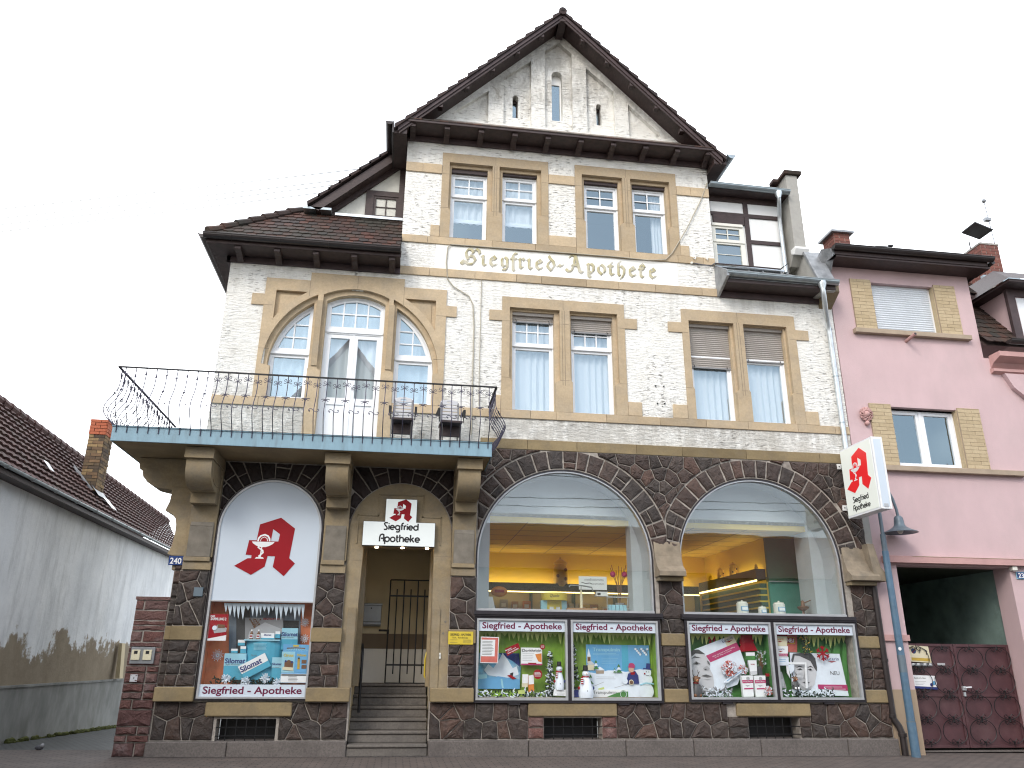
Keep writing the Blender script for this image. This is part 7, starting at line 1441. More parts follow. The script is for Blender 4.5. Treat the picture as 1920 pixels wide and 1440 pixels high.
for k, (b0, b1, w0, lb) in enumerate(((245, 350, 'Eucerin', 'topmost'), (352, 470, 'Eucerin', 'middle'), (472, 560, None, 'lowest'))):
    it = IT('2b'); a0 = 928 + k * 8; it.rect(a0, b0, a0 + 155, b1, ('cream', 'white', 'snow')[k], .03, .09)
    if w0: it.text(w0, a0 + 78, b0 + 30, .036, ('orange', 'navy')[k], .026, width=.13); it.poly([(a0 + 50, b0 + 52), (a0 + 105, b0 + 52), (a0 + 78, b0 + 64)], 'red', .027)
    else: it.lines(a0 + 20, b0 + 25, a0 + 130, 2, 20, 'sky_poster', .028, .006)
    if k == 1: it.rect(a0 + 5, b1 - 38, a0 + 155, b1 - 8, 'pink_stripe', .0265); it.text('HYALURON-FILLER', a0 + 78, b1 - 22, .018, 'white', .022, width=.22)
    it.done('cream_box', '%s cream carton in the stack at the left edge of the right half' % lb, 'cream box', 'stacked cream cartons')
it = IT('2b'); it.rect(930, 222, 1090, 245, 'red', .05, .06); it.rect(1092, 228, 1215, 415, 'pink_poster', .12, .03); it.rect(1095, 250, 1190, 325, 'brand_yellow', .115); it.rect(1101, 256, 1184, 319, 'red', .111); it.text('NEU', 1142, 287, .066, 'white', .107, width=.12, bold=.02); it.done('red_sign', 'red sign reading NEU in a yellow frame beside the stacked cartons', 'sign')
it = IT('2b'); rnd = random.Random(6)
for k in range(80): t = rnd.random(); a, b_ = 1250 + 50 * t + rnd.uniform(-40, 40), 230 + 185 * t + rnd.uniform(-12, 12); x, z = it.f(a, b_); d_ = Vector((rnd.uniform(-1, 1), rnd.uniform(-.5, .1), rnd.uniform(-.8, .6))).normalized() * .055; p = Vector((x, .04, z)); it.m.tube([p, p + d_], [.010, .002], 'gold' if rnd.random() < .22 else 'fir_green', 4)
it.done('fir_branch', 'fir branch with golden tips hanging above the dark hair on the face board', 'branch')
it = IT('2b'); x, z = it.f(1462, 425)
for k in range(6):
    an = k * math.pi / 3 + math.pi / 6; ex, ez = x + .125 * math.cos(an), z + .125 * math.sin(an); it.m.ribbon([(x, z), (ex, ez)], .026, .03 - k * .0006, 'red', .006)
    for s in (-1, 1): bx, bz = lerp(x, ex, .6), lerp(z, ez, .6); it.m.ribbon([(bx, bz), (bx + .05 * math.cos(an + s * .9), bz + .05 * math.sin(an + s * .9))], .02, .025 - k * .0006 - (s + 1) * .0015, 'red', .005)
it.done('red_snowflake', 'dark red felt snowflake on the corner of the white face board', 'snowflake', 'red snowflakes in the second case')
for k, (a, b0, b1) in enumerate(((1540, 290, 420), (1640, 260, 430), (1715, 250, 860))):
    it = IT('2b'); it.poly([(a, b0), (a + 38, b0 + 80), (a + 55, b1), (a - 35 if k < 2 else a - 15, b1)], 'green_poster', .17 - .012 * k, .01); it.done('green_cutout', ('left', 'middle', 'tall right')[k] + ' green paper fir shape behind the white face board', 'decoration', 'green paper firs in the second case')
it = IT('2b'); it.poly([(965, 625), (1035, 628), (1085, 800), (985, 800)], 'grey4', .06); it.poly([(968, 660), (990, 640), (1005, 690), (1000, 790), (985, 790)], 'grey1', .055); it.poly([(1000, 720), (1050, 700), (1060, 780), (1010, 790)], 'grey5', .0555); it.done('small_face_card', 'small grey portrait card leaning at the left under the stacked cartons', 'card')
deer('2b', 1138, 630, 812, 'brown reindeer doll with white feet sitting before the face board')
garland('2b', 990, 1580, 800, 885, -.0, 'snowy fir garland along the bottom in front of the face board', 31, True, 150)

# ------------------------------------------------------------------ inside the shop
def shopthing(*a): return thing(*a)
SH = thing('shelf_wall', 'lit wall shelf with dark green cornice along the back of the shop', 'shelf', (2.9, BY - .2, FZ))
m = MB(); m.box(1.0, 6.9, BY - .30, BY - .27, 2.90, 3.08, 'shop_dark'); m.box(1.0, 6.9, BY - .27, BY - .02, 2.90, 2.93, 'shop_dark'); m.build('cornice', SH); m = MB(); m.box(1.0, 6.9, BY - .31, BY - .27, 2.875, 2.897, 'strip_light'); m.build('light_strip', SH)
m = MB()
for z in (2.42, 2.08): m.box(1.0, 6.9, BY - .30, BY - .02, z, z + .025, 'wood_light')
for k in range(7): m.box(1.0 + k * .98, 1.03 + k * .98, BY - .29, BY - .02, FZ, 2.9, 'shop_green')
m.box(1.0, 6.9, BY - .022, BY - .012, FZ, 2.9, 'entry_beige'); m.build('shelf_boards', SH)
SG2 = thing('side_shelf', 'green slatted shelf wall running back beside the second shop window', 'shelf', (7.1, 3.2, FZ))
m = MB(); m.box(7.0, 7.03, 1.60, BY - .05, 2.97, 3.18, 'shop_dark'); m.box(7.03, 7.2, 1.6, BY - .05, 2.97, 3.0, 'shop_dark'); m.box(7.03, 7.2, 1.6, 1.63, 3.0, 3.18, 'shop_dark'); m.build('cornice', SG2); m = MB(); m.box(6.985, 7.01, 1.60, BY - .1, 2.935, 2.968, 'strip_light'); m.build('light_strip', SG2)
m = MB(); z = 2.9
while z > 1.6: m.box(7.06, 7.20, 1.60, BY - .05, z - .085, z, 'shop_green'); m.box(7.03, 7.20, 1.60, BY - .05, z - .118, z - .088, 'brand_yellow'); z -= .12
m.build('slats', SG2)
def jar(x, y, z, h, r, mat, label, grp, fig='brown'):
    m = MB(); m.lathe([(0, 0), (r * .8, 0), (r, h * .1), (r, h * .6), (r * .7, h * .74), (r * .95, h * .77), (r * .9, h * .82), (r * .35, h * .92), (r * .12, h * .95), (r * .14, h), (0, h)], (x, y, z), mat, 16)
    for k in range(5): m.ball((x + r * .6 * math.sin(k * 2.1), y - r * .9, z + h * (.15 + .1 * k)), r * .25, fig, 6, (1, .4, 1))
    return m.build('apothecary_jar', label=label, cat='jar', group=grp, smooth=50)
jar(3.66, BY - .17, 3.02, .66, .17, 'gold', 'painted apothecary jar on the cornice seen through the first shop window', 'apothecary jars')
for x, y, h, lb in ((7.1, 4.2, .14, 'leftmost'), (7.1, 3.6, .24, 'second'), (7.1, 2.9, .28, 'tallest'), (7.1, 1.78, .12, 'rightmost and smallest')): jar(x, y, 3.13, h + .05, h * .30, 'gold', '%s of the four patterned jars on the cornice in the second shop window' % lb, 'patterned jars on the side cornice', 'grey0')
rnd = random.Random(2)
for k in range(18):
    x = 1.75 + k * .26; 
    if 3.0 < x < 3.3: continue
    h = rnd.uniform(.12, .3); mt = rnd.choice(('cream', 'off_white', 'brand_yellow', 'orange', 'wood_light', 'off_white', 'grey4')); m = MB(); m.box(x, x + rnd.uniform(.14, .23), BY - .26, BY - .1, 2.445, 2.445 + h, mt); m.box(x + .02, x + .12, BY - .263, BY - .26, 2.445 + h * .4, 2.445 + h * .7, 'white' if mt != 'off_white' else 'orange'); m.build('goods_box', label='small %s box on the lit back shelf of the shop' % {'cream': 'cream', 'off_white': 'white', 'brand_yellow': 'yellow', 'orange': 'orange', 'wood_light': 'brown', 'grey4': 'grey'}[mt], cat='box', group='goods on the back shelf, %s' % mt.replace('_', ' '))
YD = thing('yellow_stand', 'yellow drum-topped sales stand with black script in the first shop window', 'sales stand', (2.78, .9, 2.2))
m = MB(); m.lathe([(0, .13), (.235, .13), (.235, 0), (0, 0)], (2.80, .95, 2.44), 'brand_yellow', 28); m.build('drum', YD, smooth=40)
m = MB(); m.text('Quxia', 2.76, 2.49, .05, .712, 'black', width=.17, align='C', shear=.3); m.build('lettering', YD); m = MB(); m.box(2.55, 3.02, .9, 1.0, 2.2, 2.44, 'cyan_pale'); m.box(2.66, 2.92, .88, .9, 2.2, 2.44, 'brand_yellow'); m.box(2.70, 2.77, .872, .88, 2.24, 2.33, 'white'); m.box(2.82, 2.89, .872, .88, 2.24, 2.33, 'white'); m.build('body', YD)
CS = thing('counter_sign', 'white hanging shop sign with grey letters behind the first shop window', 'sign', (3.5, 1.1, 2.7)); m = MB(); m.box(3.29, 3.82, 1.08, 1.09, 2.66, 2.90, 'white'); m.build('panel', CS); m = MB(); m.text('medicosmeta', 3.58, 2.82, .05, 1.077, 'grey3', width=.36, align='C'); m.text('cosmetics', 3.65, 2.75, .045, 1.077, 'grey3', width=.24, align='C'); m.ribbon([(3.34, 2.79), (3.42, 2.77), (3.50, 2.78), (3.54, 2.76)], .012, 1.0765, 'grey1'); m.build('lettering', CS)
m = MB(); m.box(3.62, 3.84, 1.10, 1.25, 2.55, 2.63, 'white'); m.box(3.64, 3.70, 1.095, 1.10, 2.57, 2.61, 'black'); m.build('small_printer', label='small white device with a black front under the white shop sign', cat='device')
m = MB(); m.lathe([(0, 0), (.10, 0), (.09, .2), (.0, .2)], (4.02, .95, 2.22), 'grey3', 14)
for k in range(9): an = k * .7; m.tube([(4.02, .95, 2.4), (4.02 + .05 * math.cos(an), .95 + .05 * math.sin(an), 2.75), (4.02 + .16 * math.cos(an), .95 + .1 * math.sin(an), 3.0 + .05 * (k % 3))], .006, 'brown', 4)
for dx in (-.12, .10): m.ball((4.02 + dx, .93, 2.93), .055, 'pink_stripe', 8)
m.build('dried_bouquet', label='vase of dried stalks with two dark red blooms in the first shop window', cat='bouquet')
m = MB(); m.lathe([(0, 0), (.05, 0), (.06, .04), (.03, .12), (.022, .38), (.012, .42), (0, .43)], (3.30, .95, 2.22), 'cream', 12); m.tube([(3.30, .95, 2.62), (3.30, .95, 2.72), (3.1, .95, 2.72), (3.08, .95, 2.69)], .012, 'steel_grey', 6); m.tube([(3.30, .95, 2.72), (3.5, .95, 2.69), (3.52, .95, 2.62)], .012, 'steel_grey', 6); m.build('old_scales', label='cream column of old apothecary scales with bent arm in the first shop window', cat='scales', smooth=50)
m = MB(); m.box(3.0, 3.55, .75, 1.1, 2.2, 2.31, 'wood_light'); m.build('wooden_plinth', label='brown wooden plinth under the old scales in the first shop window', cat='plinth', bevel=.005)
m = MB(); m.box(3.72, 4.12, .75, 1.0, 2.22, 2.24, 'alu')
for x in (3.73, 4.11): m.tube([(x, .76, 2.2), (x, .76, 2.52)], .008, 'alu', 5)
m.box(3.72, 4.12, .75, .77, 2.50, 2.52, 'alu')
for k in range(5): m.box(3.76 + k * .07, 3.82 + k * .07, .80, .9, 2.24, 2.38, 'cyan_pale')
m.build('leaflet_rack', label='wire rack with pale blue leaflets at the right of the first shop window', cat='rack')
m = MB(); m.prism([(1.57, 2.22), (1.72, 2.22), (1.66, 2.48), (1.57, 2.48)], .8, .9, 'white'); m.build('leaflet_holder', label='white slanted leaflet holder at the left of the first shop window', cat='holder')
m = MB(); m.ball((1.85, 1.4, 2.62), .13, 'orange', 10, (1.2, .4, .75)); m.box(1.76, 1.94, 1.34, 1.35, 2.60, 2.65, 'red'); m.build('orange_sign', label='small orange cloud-shaped price sign at the left of the first shop window', cat='sign', smooth=60)
for x, h, r, lb in ((6.22, .27, .105, 'left large'), (6.60, .18, .075, 'small middle'), (6.93, .27, .105, 'right large')):
    m = MB(); m.lathe([(0, 0), (r, 0), (r, h * .78), (r * .8, h * .86), (r * .85, h * .9), (r * .2, h * .93), (r * .12, h), (0, h)], (x, .62, 2.22), 'off_white', 18); m.box(x - r * .6, x + r * .6, .62 - r - .006, .62 - r * .8, 2.22 + h * .3, 2.22 + h * .58, 'sky_poster'); m.box(x - r * .5, x + r * .5, .62 - r - .009, .62 - r * .8, 2.22 + h * .34, 2.22 + h * .54, 'white'); m.build('porcelain_canister', label='%s white lidded canister on the sill of the second shop window' % lb, cat='canister', group='white canisters on the sill', smooth=40)
m = MB(); m.lathe([(0, 0), (.06, 0), (.02, .05), (.018, .1), (.09, .14), (.11, .18), (.04, .2), (.03, .28), (.0, .3)], (7.44, .70, 2.22), 'brown', 14); m.tube([(7.44, .7, 2.46), (7.6, .7, 2.52)], .01, 'brown', 5); m.build('brass_mill', label='dark brass hand mill at the right of the second shop window sill', cat='mill', smooth=50)

# ------------------------------------------------------------------ pink house on the right
PK = thing('pink_house', 'pink rendered house with tan brick window sides and a wide gateway', 'house', (11, .0, 0))
m = MB(); m.prism([(8.44, -.06), (8.97, -.06), (8.97, 3.12), (11.24, 3.12), (11.24, -.06), (19, -.06), (19, 7.35), (11.63, 7.35), (11.63, 9.22), (8.44, 9.22)], .0, .3, 'pink_plaster', holes=[rect(9.36, 7.80, 10.78, 8.90), rect(9.36, 4.97, 10.78, 6.18)])
m.box(8.44, 8.97, -.012, .0, -.06, 1.0, 'tan_render'); m.box(11.24, 19, -.012, 0, -.06, 1.0, 'tan_render'); m.box(8.42, 8.99, -.045, 0, 1.80, 1.90, 'pink_trim')
m.box(8.97, 9.1, .3, .42, 0, 3.12, 'pink_plaster'); m.box(11.24, 11.5, .3, .42, 0, 3.12, 'pink_plaster'); m.box(11.3, 11.63, .3, 3, 7, 9.2, 'pink_plaster')
m.build('wall', PK)
m = MB(); m.box(8.97, 11.6, 3.6, 3.7, 0, 3.2, 'passage_green'); m.box(8.92, 8.97, .42, 3.7, 0, 3.2, 'passage_green'); m.box(11.3, 11.4, .42, 3.7, 0, 3.2, 'passage_green'); m.box(8.97, 11.5, .3, 3.7, 3.12, 3.16, 'shop_dark'); m.prism([(9.1, 2.35), (11.3, 2.72), (11.3, 2.76), (9.1, 2.40)], 3.58, 3.6, 'black'); m.box(9.1, 11.3, .3, 3.6, -.02, .0, 'granite'); m.build('passage', PK)
m = MB(); m.box(8.70, 11.62, -.13, 0, 3.15, 3.27, 'pink_trim'); m.prism([(9.3, 3.272), (11.5, 3.272), (11.4, 3.262), (9.2, 3.26)], -.135, -.13, 'tan_render'); m.build('lintel', PK, bevel=.01)
def brickside(mb, x0, x1, z0, z1, seed):
    rnd = random.Random(seed); z = z0; r_ = 0
    while z < z1 - .02:
        h = .0755; x = x0 - (.0 if r_ % 2 else .15)
        while x < x1 - .004:
            a, b_ = max(x0, x), min(x1, x + .295)
            if b_ - a > .015: mb.box(a + .003, b_ - .003, -.032 - rnd.uniform(0, .004), .0, z + .003, min(z1, z + h) - .003, 'tan_brick')
            x += .30
        z += h; r_ += 1
    mb.box(x0, x1, -.028, .0, z0, z1, 'tan_sill')
for z0, z1, shut in ((7.80, 8.90, True), (4.97, 6.18, False)):
    m = MB(); brickside(m, 8.90, 9.36, z0 + .02, z1 + .04, 1); m.build('window_side', PK); m = MB(); brickside(m, 10.78, 11.26, z0 + .02, z1 + .04, 2); m.box(10.77, 10.80, -.0, .2, z0, z1, 'tan_brick'); m.build('window_side', PK)
    m = MB(); xs_ = (8.82, 11.38) if shut else (8.80, 11.95); m.box(xs_[0], xs_[1], -.11, .2, z0 - .10, z0, 'tan_sill'); m.build('window_sill', PK, bevel=.006)
    m = MB(); m.prism(rect(9.36, z0, 10.78, z1), .12, .2, 'pvc_white', holes=[rect(9.41, z0 + .06, 10.03, z1 - .05), rect(10.09, z0 + .06, 10.73, z1 - .05)])
    for a, b_ in ((9.41, 10.03), (10.09, 10.73)): m.prism(rect(a, z0 + .06, b_, z1 - .05), .14, .195, 'pvc_white', holes=[rect(a + .06, z0 + .12, b_ - .06, z1 - .11)])
    wv = m.build('window', PK, bevel=.004); p = MB(); p.quad([(9.42, .17, z0 + .08), (10.72, .17, z0 + .08), (10.72, .17, z1 - .07), (9.42, .17, z1 - .07)], 'glass'); p.build('pane', wv)
    if shut: blind(wv, 9.38, 10.72, z0 + .035, z1, .105, 'blind_white', .05)
    else: p = MB(); p.box(9.37, 10.77, .12, .13, z1 - .04, z1, 'wood_dark'); p.build('roller_box', wv)
m = MB()
for z0, z1 in ((4.9, 6.3),):
    m.quad([(9.2, 2, z0), (10.9, 2, z0), (10.9, 2, z1), (9.2, 2, z1)], 'dark_room'); m.quad([(9.2, .3, z1), (9.2, 2, z1), (10.9, 2, z1), (10.9, .3, z1)], 'dark_room'); m.quad([(9.2, .3, z0), (10.9, .3, z0), (10.9, 2, z0), (9.2, 2, z0)], 'dark_room'); m.quad([(9.2, .3, z0), (9.2, 2, z0), (9.2, 2, z1), (9.2, .3, z1)], 'dark_room'); m.quad([(10.9, .3, z0), (10.9, .3, z1), (10.9, 2, z1), (10.9, 2, z0)], 'dark_room')
m.build('room_interior', PK)
m = MB(); m.tube([(9.95, .05, 7.60), (9.98, -.28, 7.66)], .035, 'pink_trim', 10); m.tube([(9.98, -.275, 7.659), (9.981, -.283, 7.6605)], .028, 'black', 10); m.build('overflow_pipe', PK)
ee = MB(); ee.box(8.36, 11.85, -.42, .0, 9.20, 9.24, 'wood_dark'); ee.prism([(-.44, 9.24), (-.44, 9.40), (2.5, 9.75), (2.5, 9.24)], 8.40, 11.80, 'wood_dark', axis='x'); ee.prism([(-.42, 9.2), (-.42, 9.36), (.15, 9.5), (.15, 9.2)], 8.34, 8.42, 'lead', axis='x'); ee.build('flat_roof', PK)
g_ = MB(); gutter(g_, (8.34, -.50, 9.40), (11.88, -.50, 9.40), .085, 'gutter_dark'); ee2 = g_; ee2.tube([(11.88, -.5, 9.32), (11.88, .3, 9.28)], .05, 'gutter_dark', 8); g_.build('gutter', PK)
fl = MB(); fl.add([(8.20, -.28, 9.42), (8.42, -.45, 9.38), (8.46, -.05, 8.92), (8.28, -.05, 8.98)], [(0, 1, 2, 3)], 'lead'); fl.add([(8.20, -.28, 9.42), (8.28, -.05, 8.98), (8.3, .3, 9.3)], [(0, 1, 2)], 'lead'); fl.box(8.20, 8.46, -.10, .0, 8.86, 8.92, 'zinc_bright'); fl.build('flashing', PK)
# right part: roof with a dormer above a low eave
rr = MB(); tiles(rr, (11.63, -.15, 7.68), (7.4, 0, 0), (0, 1.25, 1.62), 40, 10, 'roof_tile'); rr.add([(11.63, -.1, 7.6), (19, -.1, 7.6), (19, 1.2, 9.25), (11.63, 1.2, 9.25)], [(0, 1, 2, 3)], 'roof_tile_dark'); tiles(rr, (11.63, .80, 9.28), (7.4, 0, 0), (0, 2.2, 1.55), 40, 12, 'roof_tile'); rr.add([(11.63, .85, 9.22), (19, .85, 9.22), (19, 3, 10.78), (11.63, 3, 10.78)], [(0, 1, 2, 3)], 'roof_tile_dark'); rr.box(11.63, 19, .80, 1.2, 9.16, 9.22, 'wood_dark')
for k in range(20): rr.tube([(11.6 + k * .4, 3.0, 10.86), (12.02 + k * .4, 3.0, 10.86)], [.12, .10], 'roof_tile', 8)
rr.quad([(11.63, 3, 10.8), (19, 3, 10.8), (19, 7, 8), (11.63, 7, 8)], 'roof_tile_dark'); rr.build('roof', PK)
g_ = MB(); gutter(g_, (11.95, -.38, 7.62), (19, -.38, 7.62), .085, 'gutter_dark'); g_.build('gutter', PK)
m = MB(); m.prism([(-.30, 7.40), (-.30, 7.30), (-.10, 7.22), (0, 7.12), (0, 7.40)], 11.75, 19, 'pink_trim', axis='x'); m.prism([(0, 7.12), (-.10, 7.10), (-.10, 7.04), (0, 7.0)], 11.72, 19, 'pink_trim', axis='x'); m.prism([(11.95, 7.0), (13, 7.0), (13, 6.3), (12.4, 6.45), (12.1, 6.7)], -.10, .0, 'pink_plaster'); m.build('cornice', PK)
dmr = MB(); dmr.box(12.5, 15, -.02, 1.6, 7.75, 8.95, 'pink_plaster'); dmr.box(12.44, 12.62, -.06, .02, 7.72, 8.98, 'wood_purple'); dmr.box(12.62, 15, -.06, .02, 8.80, 8.98, 'wood_purple'); dmr.prism([(12.25, -.40), (15.4, -.40), (15.4, 2.2), (12.25, 2.2)], 8.96, 9.02, 'wood_dark', axis='z'); dmr.add([(12.22, -.44, 9.02), (15.4, -.44, 9.02), (14.4, 1.0, 10.0), (13.2, 1.0, 10.0), (12.22, 2.4, 9.02), (13.2, 2.6, 10.0)], [(0, 1, 2, 3), (4, 0, 3, 5)], 'wood_dark'); dmr.box(12.66, 13.6, -.03, .03, 7.9, 8.78, 'pvc_white'); dmr.build('dormer', PK)
def brickchimney(x0, x1, y0, y1, z0, z1, cap):
    c = MB(); z = z0; r_ = 0
    while z < z1:
        h = .08
        for face in range(2):
            a, b_ = (x0, x1) if face == 0 else (y0, y1); x = a - (.13 if r_ % 2 else 0)
            while x < b_ - .01:
                c0, c1 = max(a, x), min(b_, x + .25)
                if c1 - c0 > .02:
                    if face == 0: c.box(c0 + .004, c1 - .004, y0 - .008, y0 + .02, z + .004, z + h - .004, 'red_brick')
                    else: c.box(x0 - .008, x0 + .02, c0 + .004, c1 - .004, z + .004, z + h - .004, 'red_brick')
                x += .26
        z += h; r_ += 1
    c.box(x0, x1, y0, y1, z0 - .5, z1, 'mortar')
    if cap == 'slab': c.box(x0 - .08, x1 + .08, y0 - .08, y1 + .08, z1, z1 + .05, 'lead')
    else:
        c.box(x0 - .02, x1 + .02, y0 - .02, y1 + .02, z1, z1 + .04, 'concrete_grey'); cx, cy = (x0 + x1) / 2, (y0 + y1) / 2
        for s in (-1, 1): c.tube([(cx + s * .2, cy, z1), (cx + s * .2, cy, z1 + .30)], .015, 'iron_black', 5)
        q = [(13.42, 1.75), (13.93, 1.42), (14.52, 1.9), (14.42, 2.95)]; q = [(13.57, 2.1), (13.56, 1.59), (14.25, 1.84), (14.24, 2.32)]
        c.add([(a, b_, z1 + .34) for a, b_ in q] + [(a, b_, z1 + .37) for a, b_ in q], [(0, 3, 2, 1), (4, 5, 6, 7), (0, 1, 5, 4), (1, 2, 6, 5), (2, 3, 7, 6), (3, 0, 4, 7)], 'iron_black')
    return c.build('chimney', PK)
brickchimney(9.36, 9.74, 1.0, 1.46, 9.5, 10.66, 'slab'); brickchimney(13.93, 14.42, 2.0, 2.75, 10.2, 11.34, 'cowl')
m = MB(); m.box(13.75, 14.75, 1.90, 2.0, 10.28, 10.42, 'zinc'); m.box(14.42, 15.2, 1.95, 2.05, 10.36, 10.42, 'zinc_bright'); m.build('chimney_flashing', PK)
m = MB(); m.tube([(14.55, 2.2, 11.2), (14.50, 2.2, 12.75)], .014, 'steel_grey', 6); m.ball((14.50, 2.2, 12.78), .06, 'steel_grey', 8); m.box(14.40, 14.56, 2.15, 2.25, 12.18, 12.26, 'steel_grey'); m.build('mast', label='thin metal mast beside the cowled chimney of the pink house', cat='mast')
AT = MB(); ax, ay, az = 11.3, 2.2, 10.0
AT.tube([(ax, ay, 9.6), (ax, ay, 11.12)], .022, 'iron_black', 6); AT.tube([(ax - .25, ay, 10.72), (ax + .32, ay, 11.10)], .02, 'iron_black', 6); AT.box(ax - .14, ax + .16, ay - .1, ay + .1, 11.02, 11.12, 'iron_black'); AT.tube([(ax - .55, ay - .15, 10.62), (ax + .7, ay + .15, 10.55)], .012, 'iron_black', 5)
for k in range(7): x = ax - .5 + k * .19; AT.tube([(x, ay - .3, 10.60), (x, ay + .3, 10.60)], .010, 'iron_black', 5)
for dx, dz in ((.42, 11.06), (.6, 11.0), (-.36, 10.74), (.32, 11.2)): AT.box(ax + dx - .06, ax + dx + .06, ay - .03, ay + .03, dz - .02, dz + .02, 'iron_black')
AT.build('roof_antenna', label='black aerial with short rods above the eave of the pink house', cat='antenna')
m = MB(); rnd = random.Random(8)
for k in range(16): an = k * .55; m.tube([(8.80 + .10 * math.cos(an), -.03, 5.98 + .12 * math.sin(an)), (8.80 + .13 * math.cos(an + .5), -.06, 5.98 + .13 * math.sin(an + .5)), (8.80 + .06 * math.cos(an + 1), -.08, 5.98 + .07 * math.sin(an + 1))], [.022, .018, .012], 'pink_trim', 5)
m.ball((8.80, -.05, 5.98), .07, 'pink_trim', 8); m.ball((8.80, -.04, 5.80), .05, 'pink_trim', 8); m.build('plaster_rosette', label='small pink wall ornament beside the upper edge of the projecting sign', cat='ornament', smooth=60)
NP = thing('house_number', 'blue enamel plate with the white house number 238 on the pink wall', 'number plate', (11.46, -.02, 2.9)); m = MB(); m.box(11.35, 11.60, -.022, -.006, 2.92, 3.05, 'cyan_pale'); m.box(11.358, 11.592, -.024, -.022, 2.927, 3.043, 'blue_enamel'); m.build('plate', NP); m = MB(); m.text('238', 11.475, 2.945, .085, -.026, 'white', width=.19, align='C', bold=.02); m.build('digits', NP)
m = MB(); m.box(11.24, 11.34, -.10, -.0, 3.06, 3.14, 'off_white'); m.build('junction_box', label='small cream box under the right end of the gateway lintel', cat='box', bevel=.01)
m = MB()
for k in range(4): m.box(11.40, 11.44, -.014, -.0005, 1.36 + k * .055, 1.38 + k * .055, 'black')
m.build('wall_vent', label='narrow black slotted vent in the pink wall right of the gateway', cat='vent')

# maroon gate
GT_ = thing('gateway_gate', 'maroon sheet metal double gate with wrought scroll circles in the pink gateway', 'gate', (10.1, .40, 0)); Yg = .40; Zg0, Zg1 = .035, 1.77
def scroll_cell(m, cx, cz, rx, rz):
    for s in (-1, 1):
        P = []
        for k in range(13): a = R(78 - 156 * k / 12); P.append((cx + s * rx * math.cos(a), Yg - .05, cz + rz * math.sin(a)))
        m.tube(P, .0065, 'iron_black', 5)
    for e in (-1, 1):
        z_ = cz + e * rz * .78
        for s in (-1, 1): m.tube([(cx + s * rx * .21, Yg - .05, cz + e * rz * .98), (cx + s * .03, Yg - .052, z_ + e * .045), (cx + s * .02, Yg - .055, z_), (cx + s * .06, Yg - .055, z_ - e * .045), (cx + s * .10, Yg - .055, z_ - e * .015), (cx + s * .085, Yg - .055, z_ + e * .02), (cx + s * .055, Yg - .055, z_ + e * .005)], .006, 'iron_black', 5)
        m.ball((cx, Yg - .06, z_), .016, 'iron_black', 6); m.tube([(cx, Yg - .06, z_), (cx + .0, Yg - .065, z_ + e * .085)], [.012, .003], 'iron_black', 5)
for li, (xa, xb) in enumerate(((9.08, 10.10), (10.11, 11.22))):
    m = MB(); m.box(xa, xb, Yg, Yg + .03, Zg0, Zg1, 'gate_maroon'); 
    for x in (xa, xb - .05): m.box(x, x + .05, Yg - .02, Yg, Zg0, Zg1, 'gate_maroon')
    for z in (Zg0, .87, Zg1 - .05): m.box(xa + .05, xb - .05, Yg - .018, Yg, z, z + .05, 'gate_maroon')
    lf = m.build('leaf', GT_, bevel=.004); m = MB(); wv = (xb - xa) / 2
    for r_ in range(4):
        for c in range(2): scroll_cell(m, xa + wv * (c + .5), (.30, .70, 1.13, 1.52)[r_], wv * .455, .205)
    m.build('scrollwork', lf, smooth=50)
m = MB(); m.box(10.13, 10.20, Yg - .06, Yg - .02, .98, 1.05, 'alu'); m.tube([(10.16, Yg - .06, 1.03), (10.16, Yg - .1, 1.03), (10.27, Yg - .1, 1.035)], .012, 'pvc_white', 6); m.box(10.14, 10.18, Yg - .05, Yg - .02, .88, .95, 'zinc_bright'); m.build('handle', GT_)
m = MB(); m.prism([(9.22, 1.46), (9.62, 1.44), (9.60, 1.72), (9.20, 1.74)], Yg - .03, Yg - .022, 'cream'); m.prism([(9.24, 1.48), (9.60, 1.465), (9.60, 1.515), (9.24, 1.53)], Yg - .032, Yg - .03, 'gold'); m.disc(9.30, 1.64, .045, -.0 + Yg - .033, 'blue_dark', 16); m.ribbon([(9.27, 1.61), (9.33, 1.67)], .01, Yg - .036, 'red'); m.ribbon([(9.42, 1.67), (9.40, 1.60)], .012, Yg - .033, 'black'); m.ribbon([(9.50, 1.68), (9.56, 1.64), (9.54, 1.58)], .014, Yg - .033, 'black'); m.build('warning_sign', label='cream parking ban sign on the left leaf of the maroon gate', cat='sign')
m = MB(); m.prism([(9.20, 1.01), (9.66, .99), (9.64, 1.22), (9.20, 1.235)], Yg - .028, Yg - .021, 'white'); m.prism([(9.20, 1.01), (9.66, .99), (9.66, 1.03), (9.20, 1.05)], Yg - .030, Yg - .028, 'navy'); m.text('Rund um\'s Haus', 9.34, 1.17, .03, Yg - .031, 'grey1', width=.22, align='C')
for k in range(3): m.box(9.24, 9.45 - k * .03, Yg - .030, Yg - .028, 1.12 - k * .025, 1.126 - k * .025, 'grey4')
m.disc(9.60, 1.10, .035, Yg - .031, 'sky_poster', 10); m.disc(9.55, 1.07, .03, Yg - .0315, 'navy', 10); m.build('company_sign', label='white and blue company sign low on the left leaf of the maroon gate', cat='sign')
m = MB(); m.box(9.10, 9.62, Yg - .04, Yg - .02, 1.385, 1.43, 'steel_grey')
for x in (9.12, 9.22, 9.32, 9.45, 9.55): m.box(x, x + .05, Yg - .045, Yg - .04, 1.41, 1.43, 'white')
m.build('letter_slot', label='grey letter slot strip between the two signs on the maroon gate', cat='letter slot'); m = MB(); m.box(9.73, 9.88, Yg - .03, Yg - .021, 1.40, 1.44, 'grey4'); m.build('name_plate', label='small grey name plate right of the letter slot on the maroon gate', cat='plate')

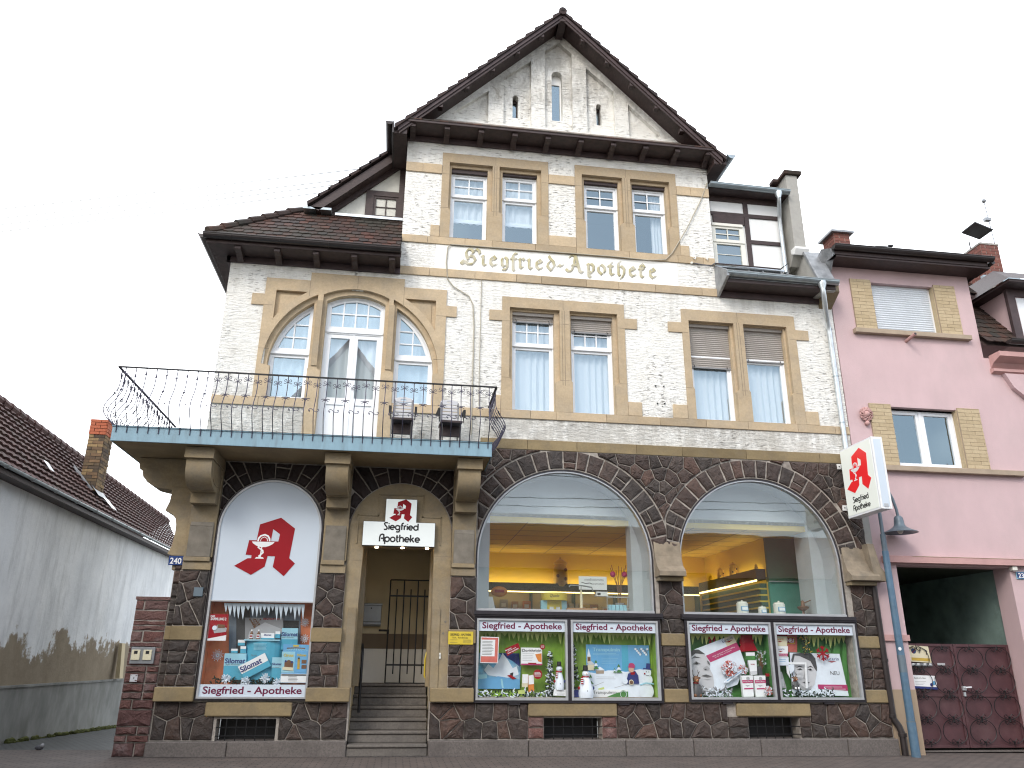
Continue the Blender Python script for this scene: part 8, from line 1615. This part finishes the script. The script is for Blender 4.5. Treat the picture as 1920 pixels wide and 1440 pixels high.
# ------------------------------------------------------------------ the other side of the street (seen mirrored in the panes)
def far_house(x0, x1, y0, ze, zr, wall, gable, label):
    o = thing('street_house', label, 'house', ((x0 + x1) / 2, y0, 0)); m = MB(); m.box(x0, x1, y0 - 9, y0, -.3, ze, wall); xm = (x0 + x1) / 2
    if gable: m.prism([(x0, ze), (x1, ze), (xm, zr)], y0 - 8.9, y0 - .0, wall)
    m.build('wall', o); m = MB()
    if gable:
        for s in (-1, 1): hw = (x1 - x0) / 2; m.prism([(xm, zr + .05), (xm + s * (hw + .3), ze - .25), (xm + s * (hw + .3), ze - .05), (xm, zr + .3)], y0 - 9.1, y0 + .3, 'far_roof')
    else: m.prism([(y0 + .4, ze), (y0 - 4.5, zr), (y0 - 9.4, ze)], x0 - .2, x1 + .2, 'far_roof', axis='x')
    m.build('roof', o)
    n = max(2, int((x1 - x0) / 2.6)); row = 0; z = 1.3
    while z + 1.5 < ze - .3:
        for k in range(n): x = lerp(x0, x1, (k + .5) / n); m = MB(); m.box(x - .5, x + .5, y0, y0 + .02, z, z + 1.4, 'backdrop_grey'); m.prism(rect(x - .55, z - .05, x + .55, z + 1.45), y0 + .02, y0 + .05, 'off_white', holes=[rect(x - .47, z + .03, x - .03, z + 1.37), rect(x + .03, z + .03, x + .47, z + 1.37)]); m.build('window', o)
        z += 2.9
far_house(-8.2, 2.6, -20.5, 8.4, 15.2, 'far_wall', True, 'tall cream gabled house across the street from the old corner house'); far_house(-22, -9, -20.5, 5.6, 8.6, 'far_wall_grey', False, 'low grey house across the street left of the gabled house')
far_house(3.2, 13.6, -20.5, 5.2, 7.9, 'far_wall', False, 'low cream house across the street opposite the shop windows'); far_house(14.0, 34, -20.5, 5.0, 7.7, 'far_wall_grey', False, 'long low grey house across the street opposite the pink house')
TR = thing('bare_tree', 'bare leafless tree across the street', 'tree', (25.0, -18.2, -.1)); m = MB(); br_ = MB(); rnd = random.Random(9)
def grow(p, d_, ln, r, lv):
    q = p + d_ * ln; (m if lv < 1 else br_).tube([p, q], [r, r * .72], 'bark', 6 if lv < 2 else 4)
    if lv >= 5: return
    for k in range(3 if lv in (0, 1, 3) else 2):
        nd = (d_ + Vector((rnd.uniform(-1, 1), rnd.uniform(-1, 1), rnd.uniform(-.1, .7))) * .62).normalized(); grow(q, nd, ln * rnd.uniform(.68, .86), r * .66, lv + 1)
grow(Vector((25.0, -18.2, -.1)), Vector((0, 0, 1)), 2.9, .20, 0); m.build('trunk', TR); br_.build('crown', TR)
for k, (z, y_) in enumerate(((8.9, -15.2), (8.5, -15.4), (8.1, -15.2), (7.2, -15.0), (6.9, -15.1))):
    m = MB(); m.tube([(lerp(-30, 40, t / 20), y_, z - 1.0 * 4 * (t / 20) * (1 - t / 20) * .4 + .04 * t) for t in range(21)], .018, 'black', 4); m.build('street_wire', label='black overhead wire stretched along the far side of the street', cat='wire', group='overhead wires along the street')
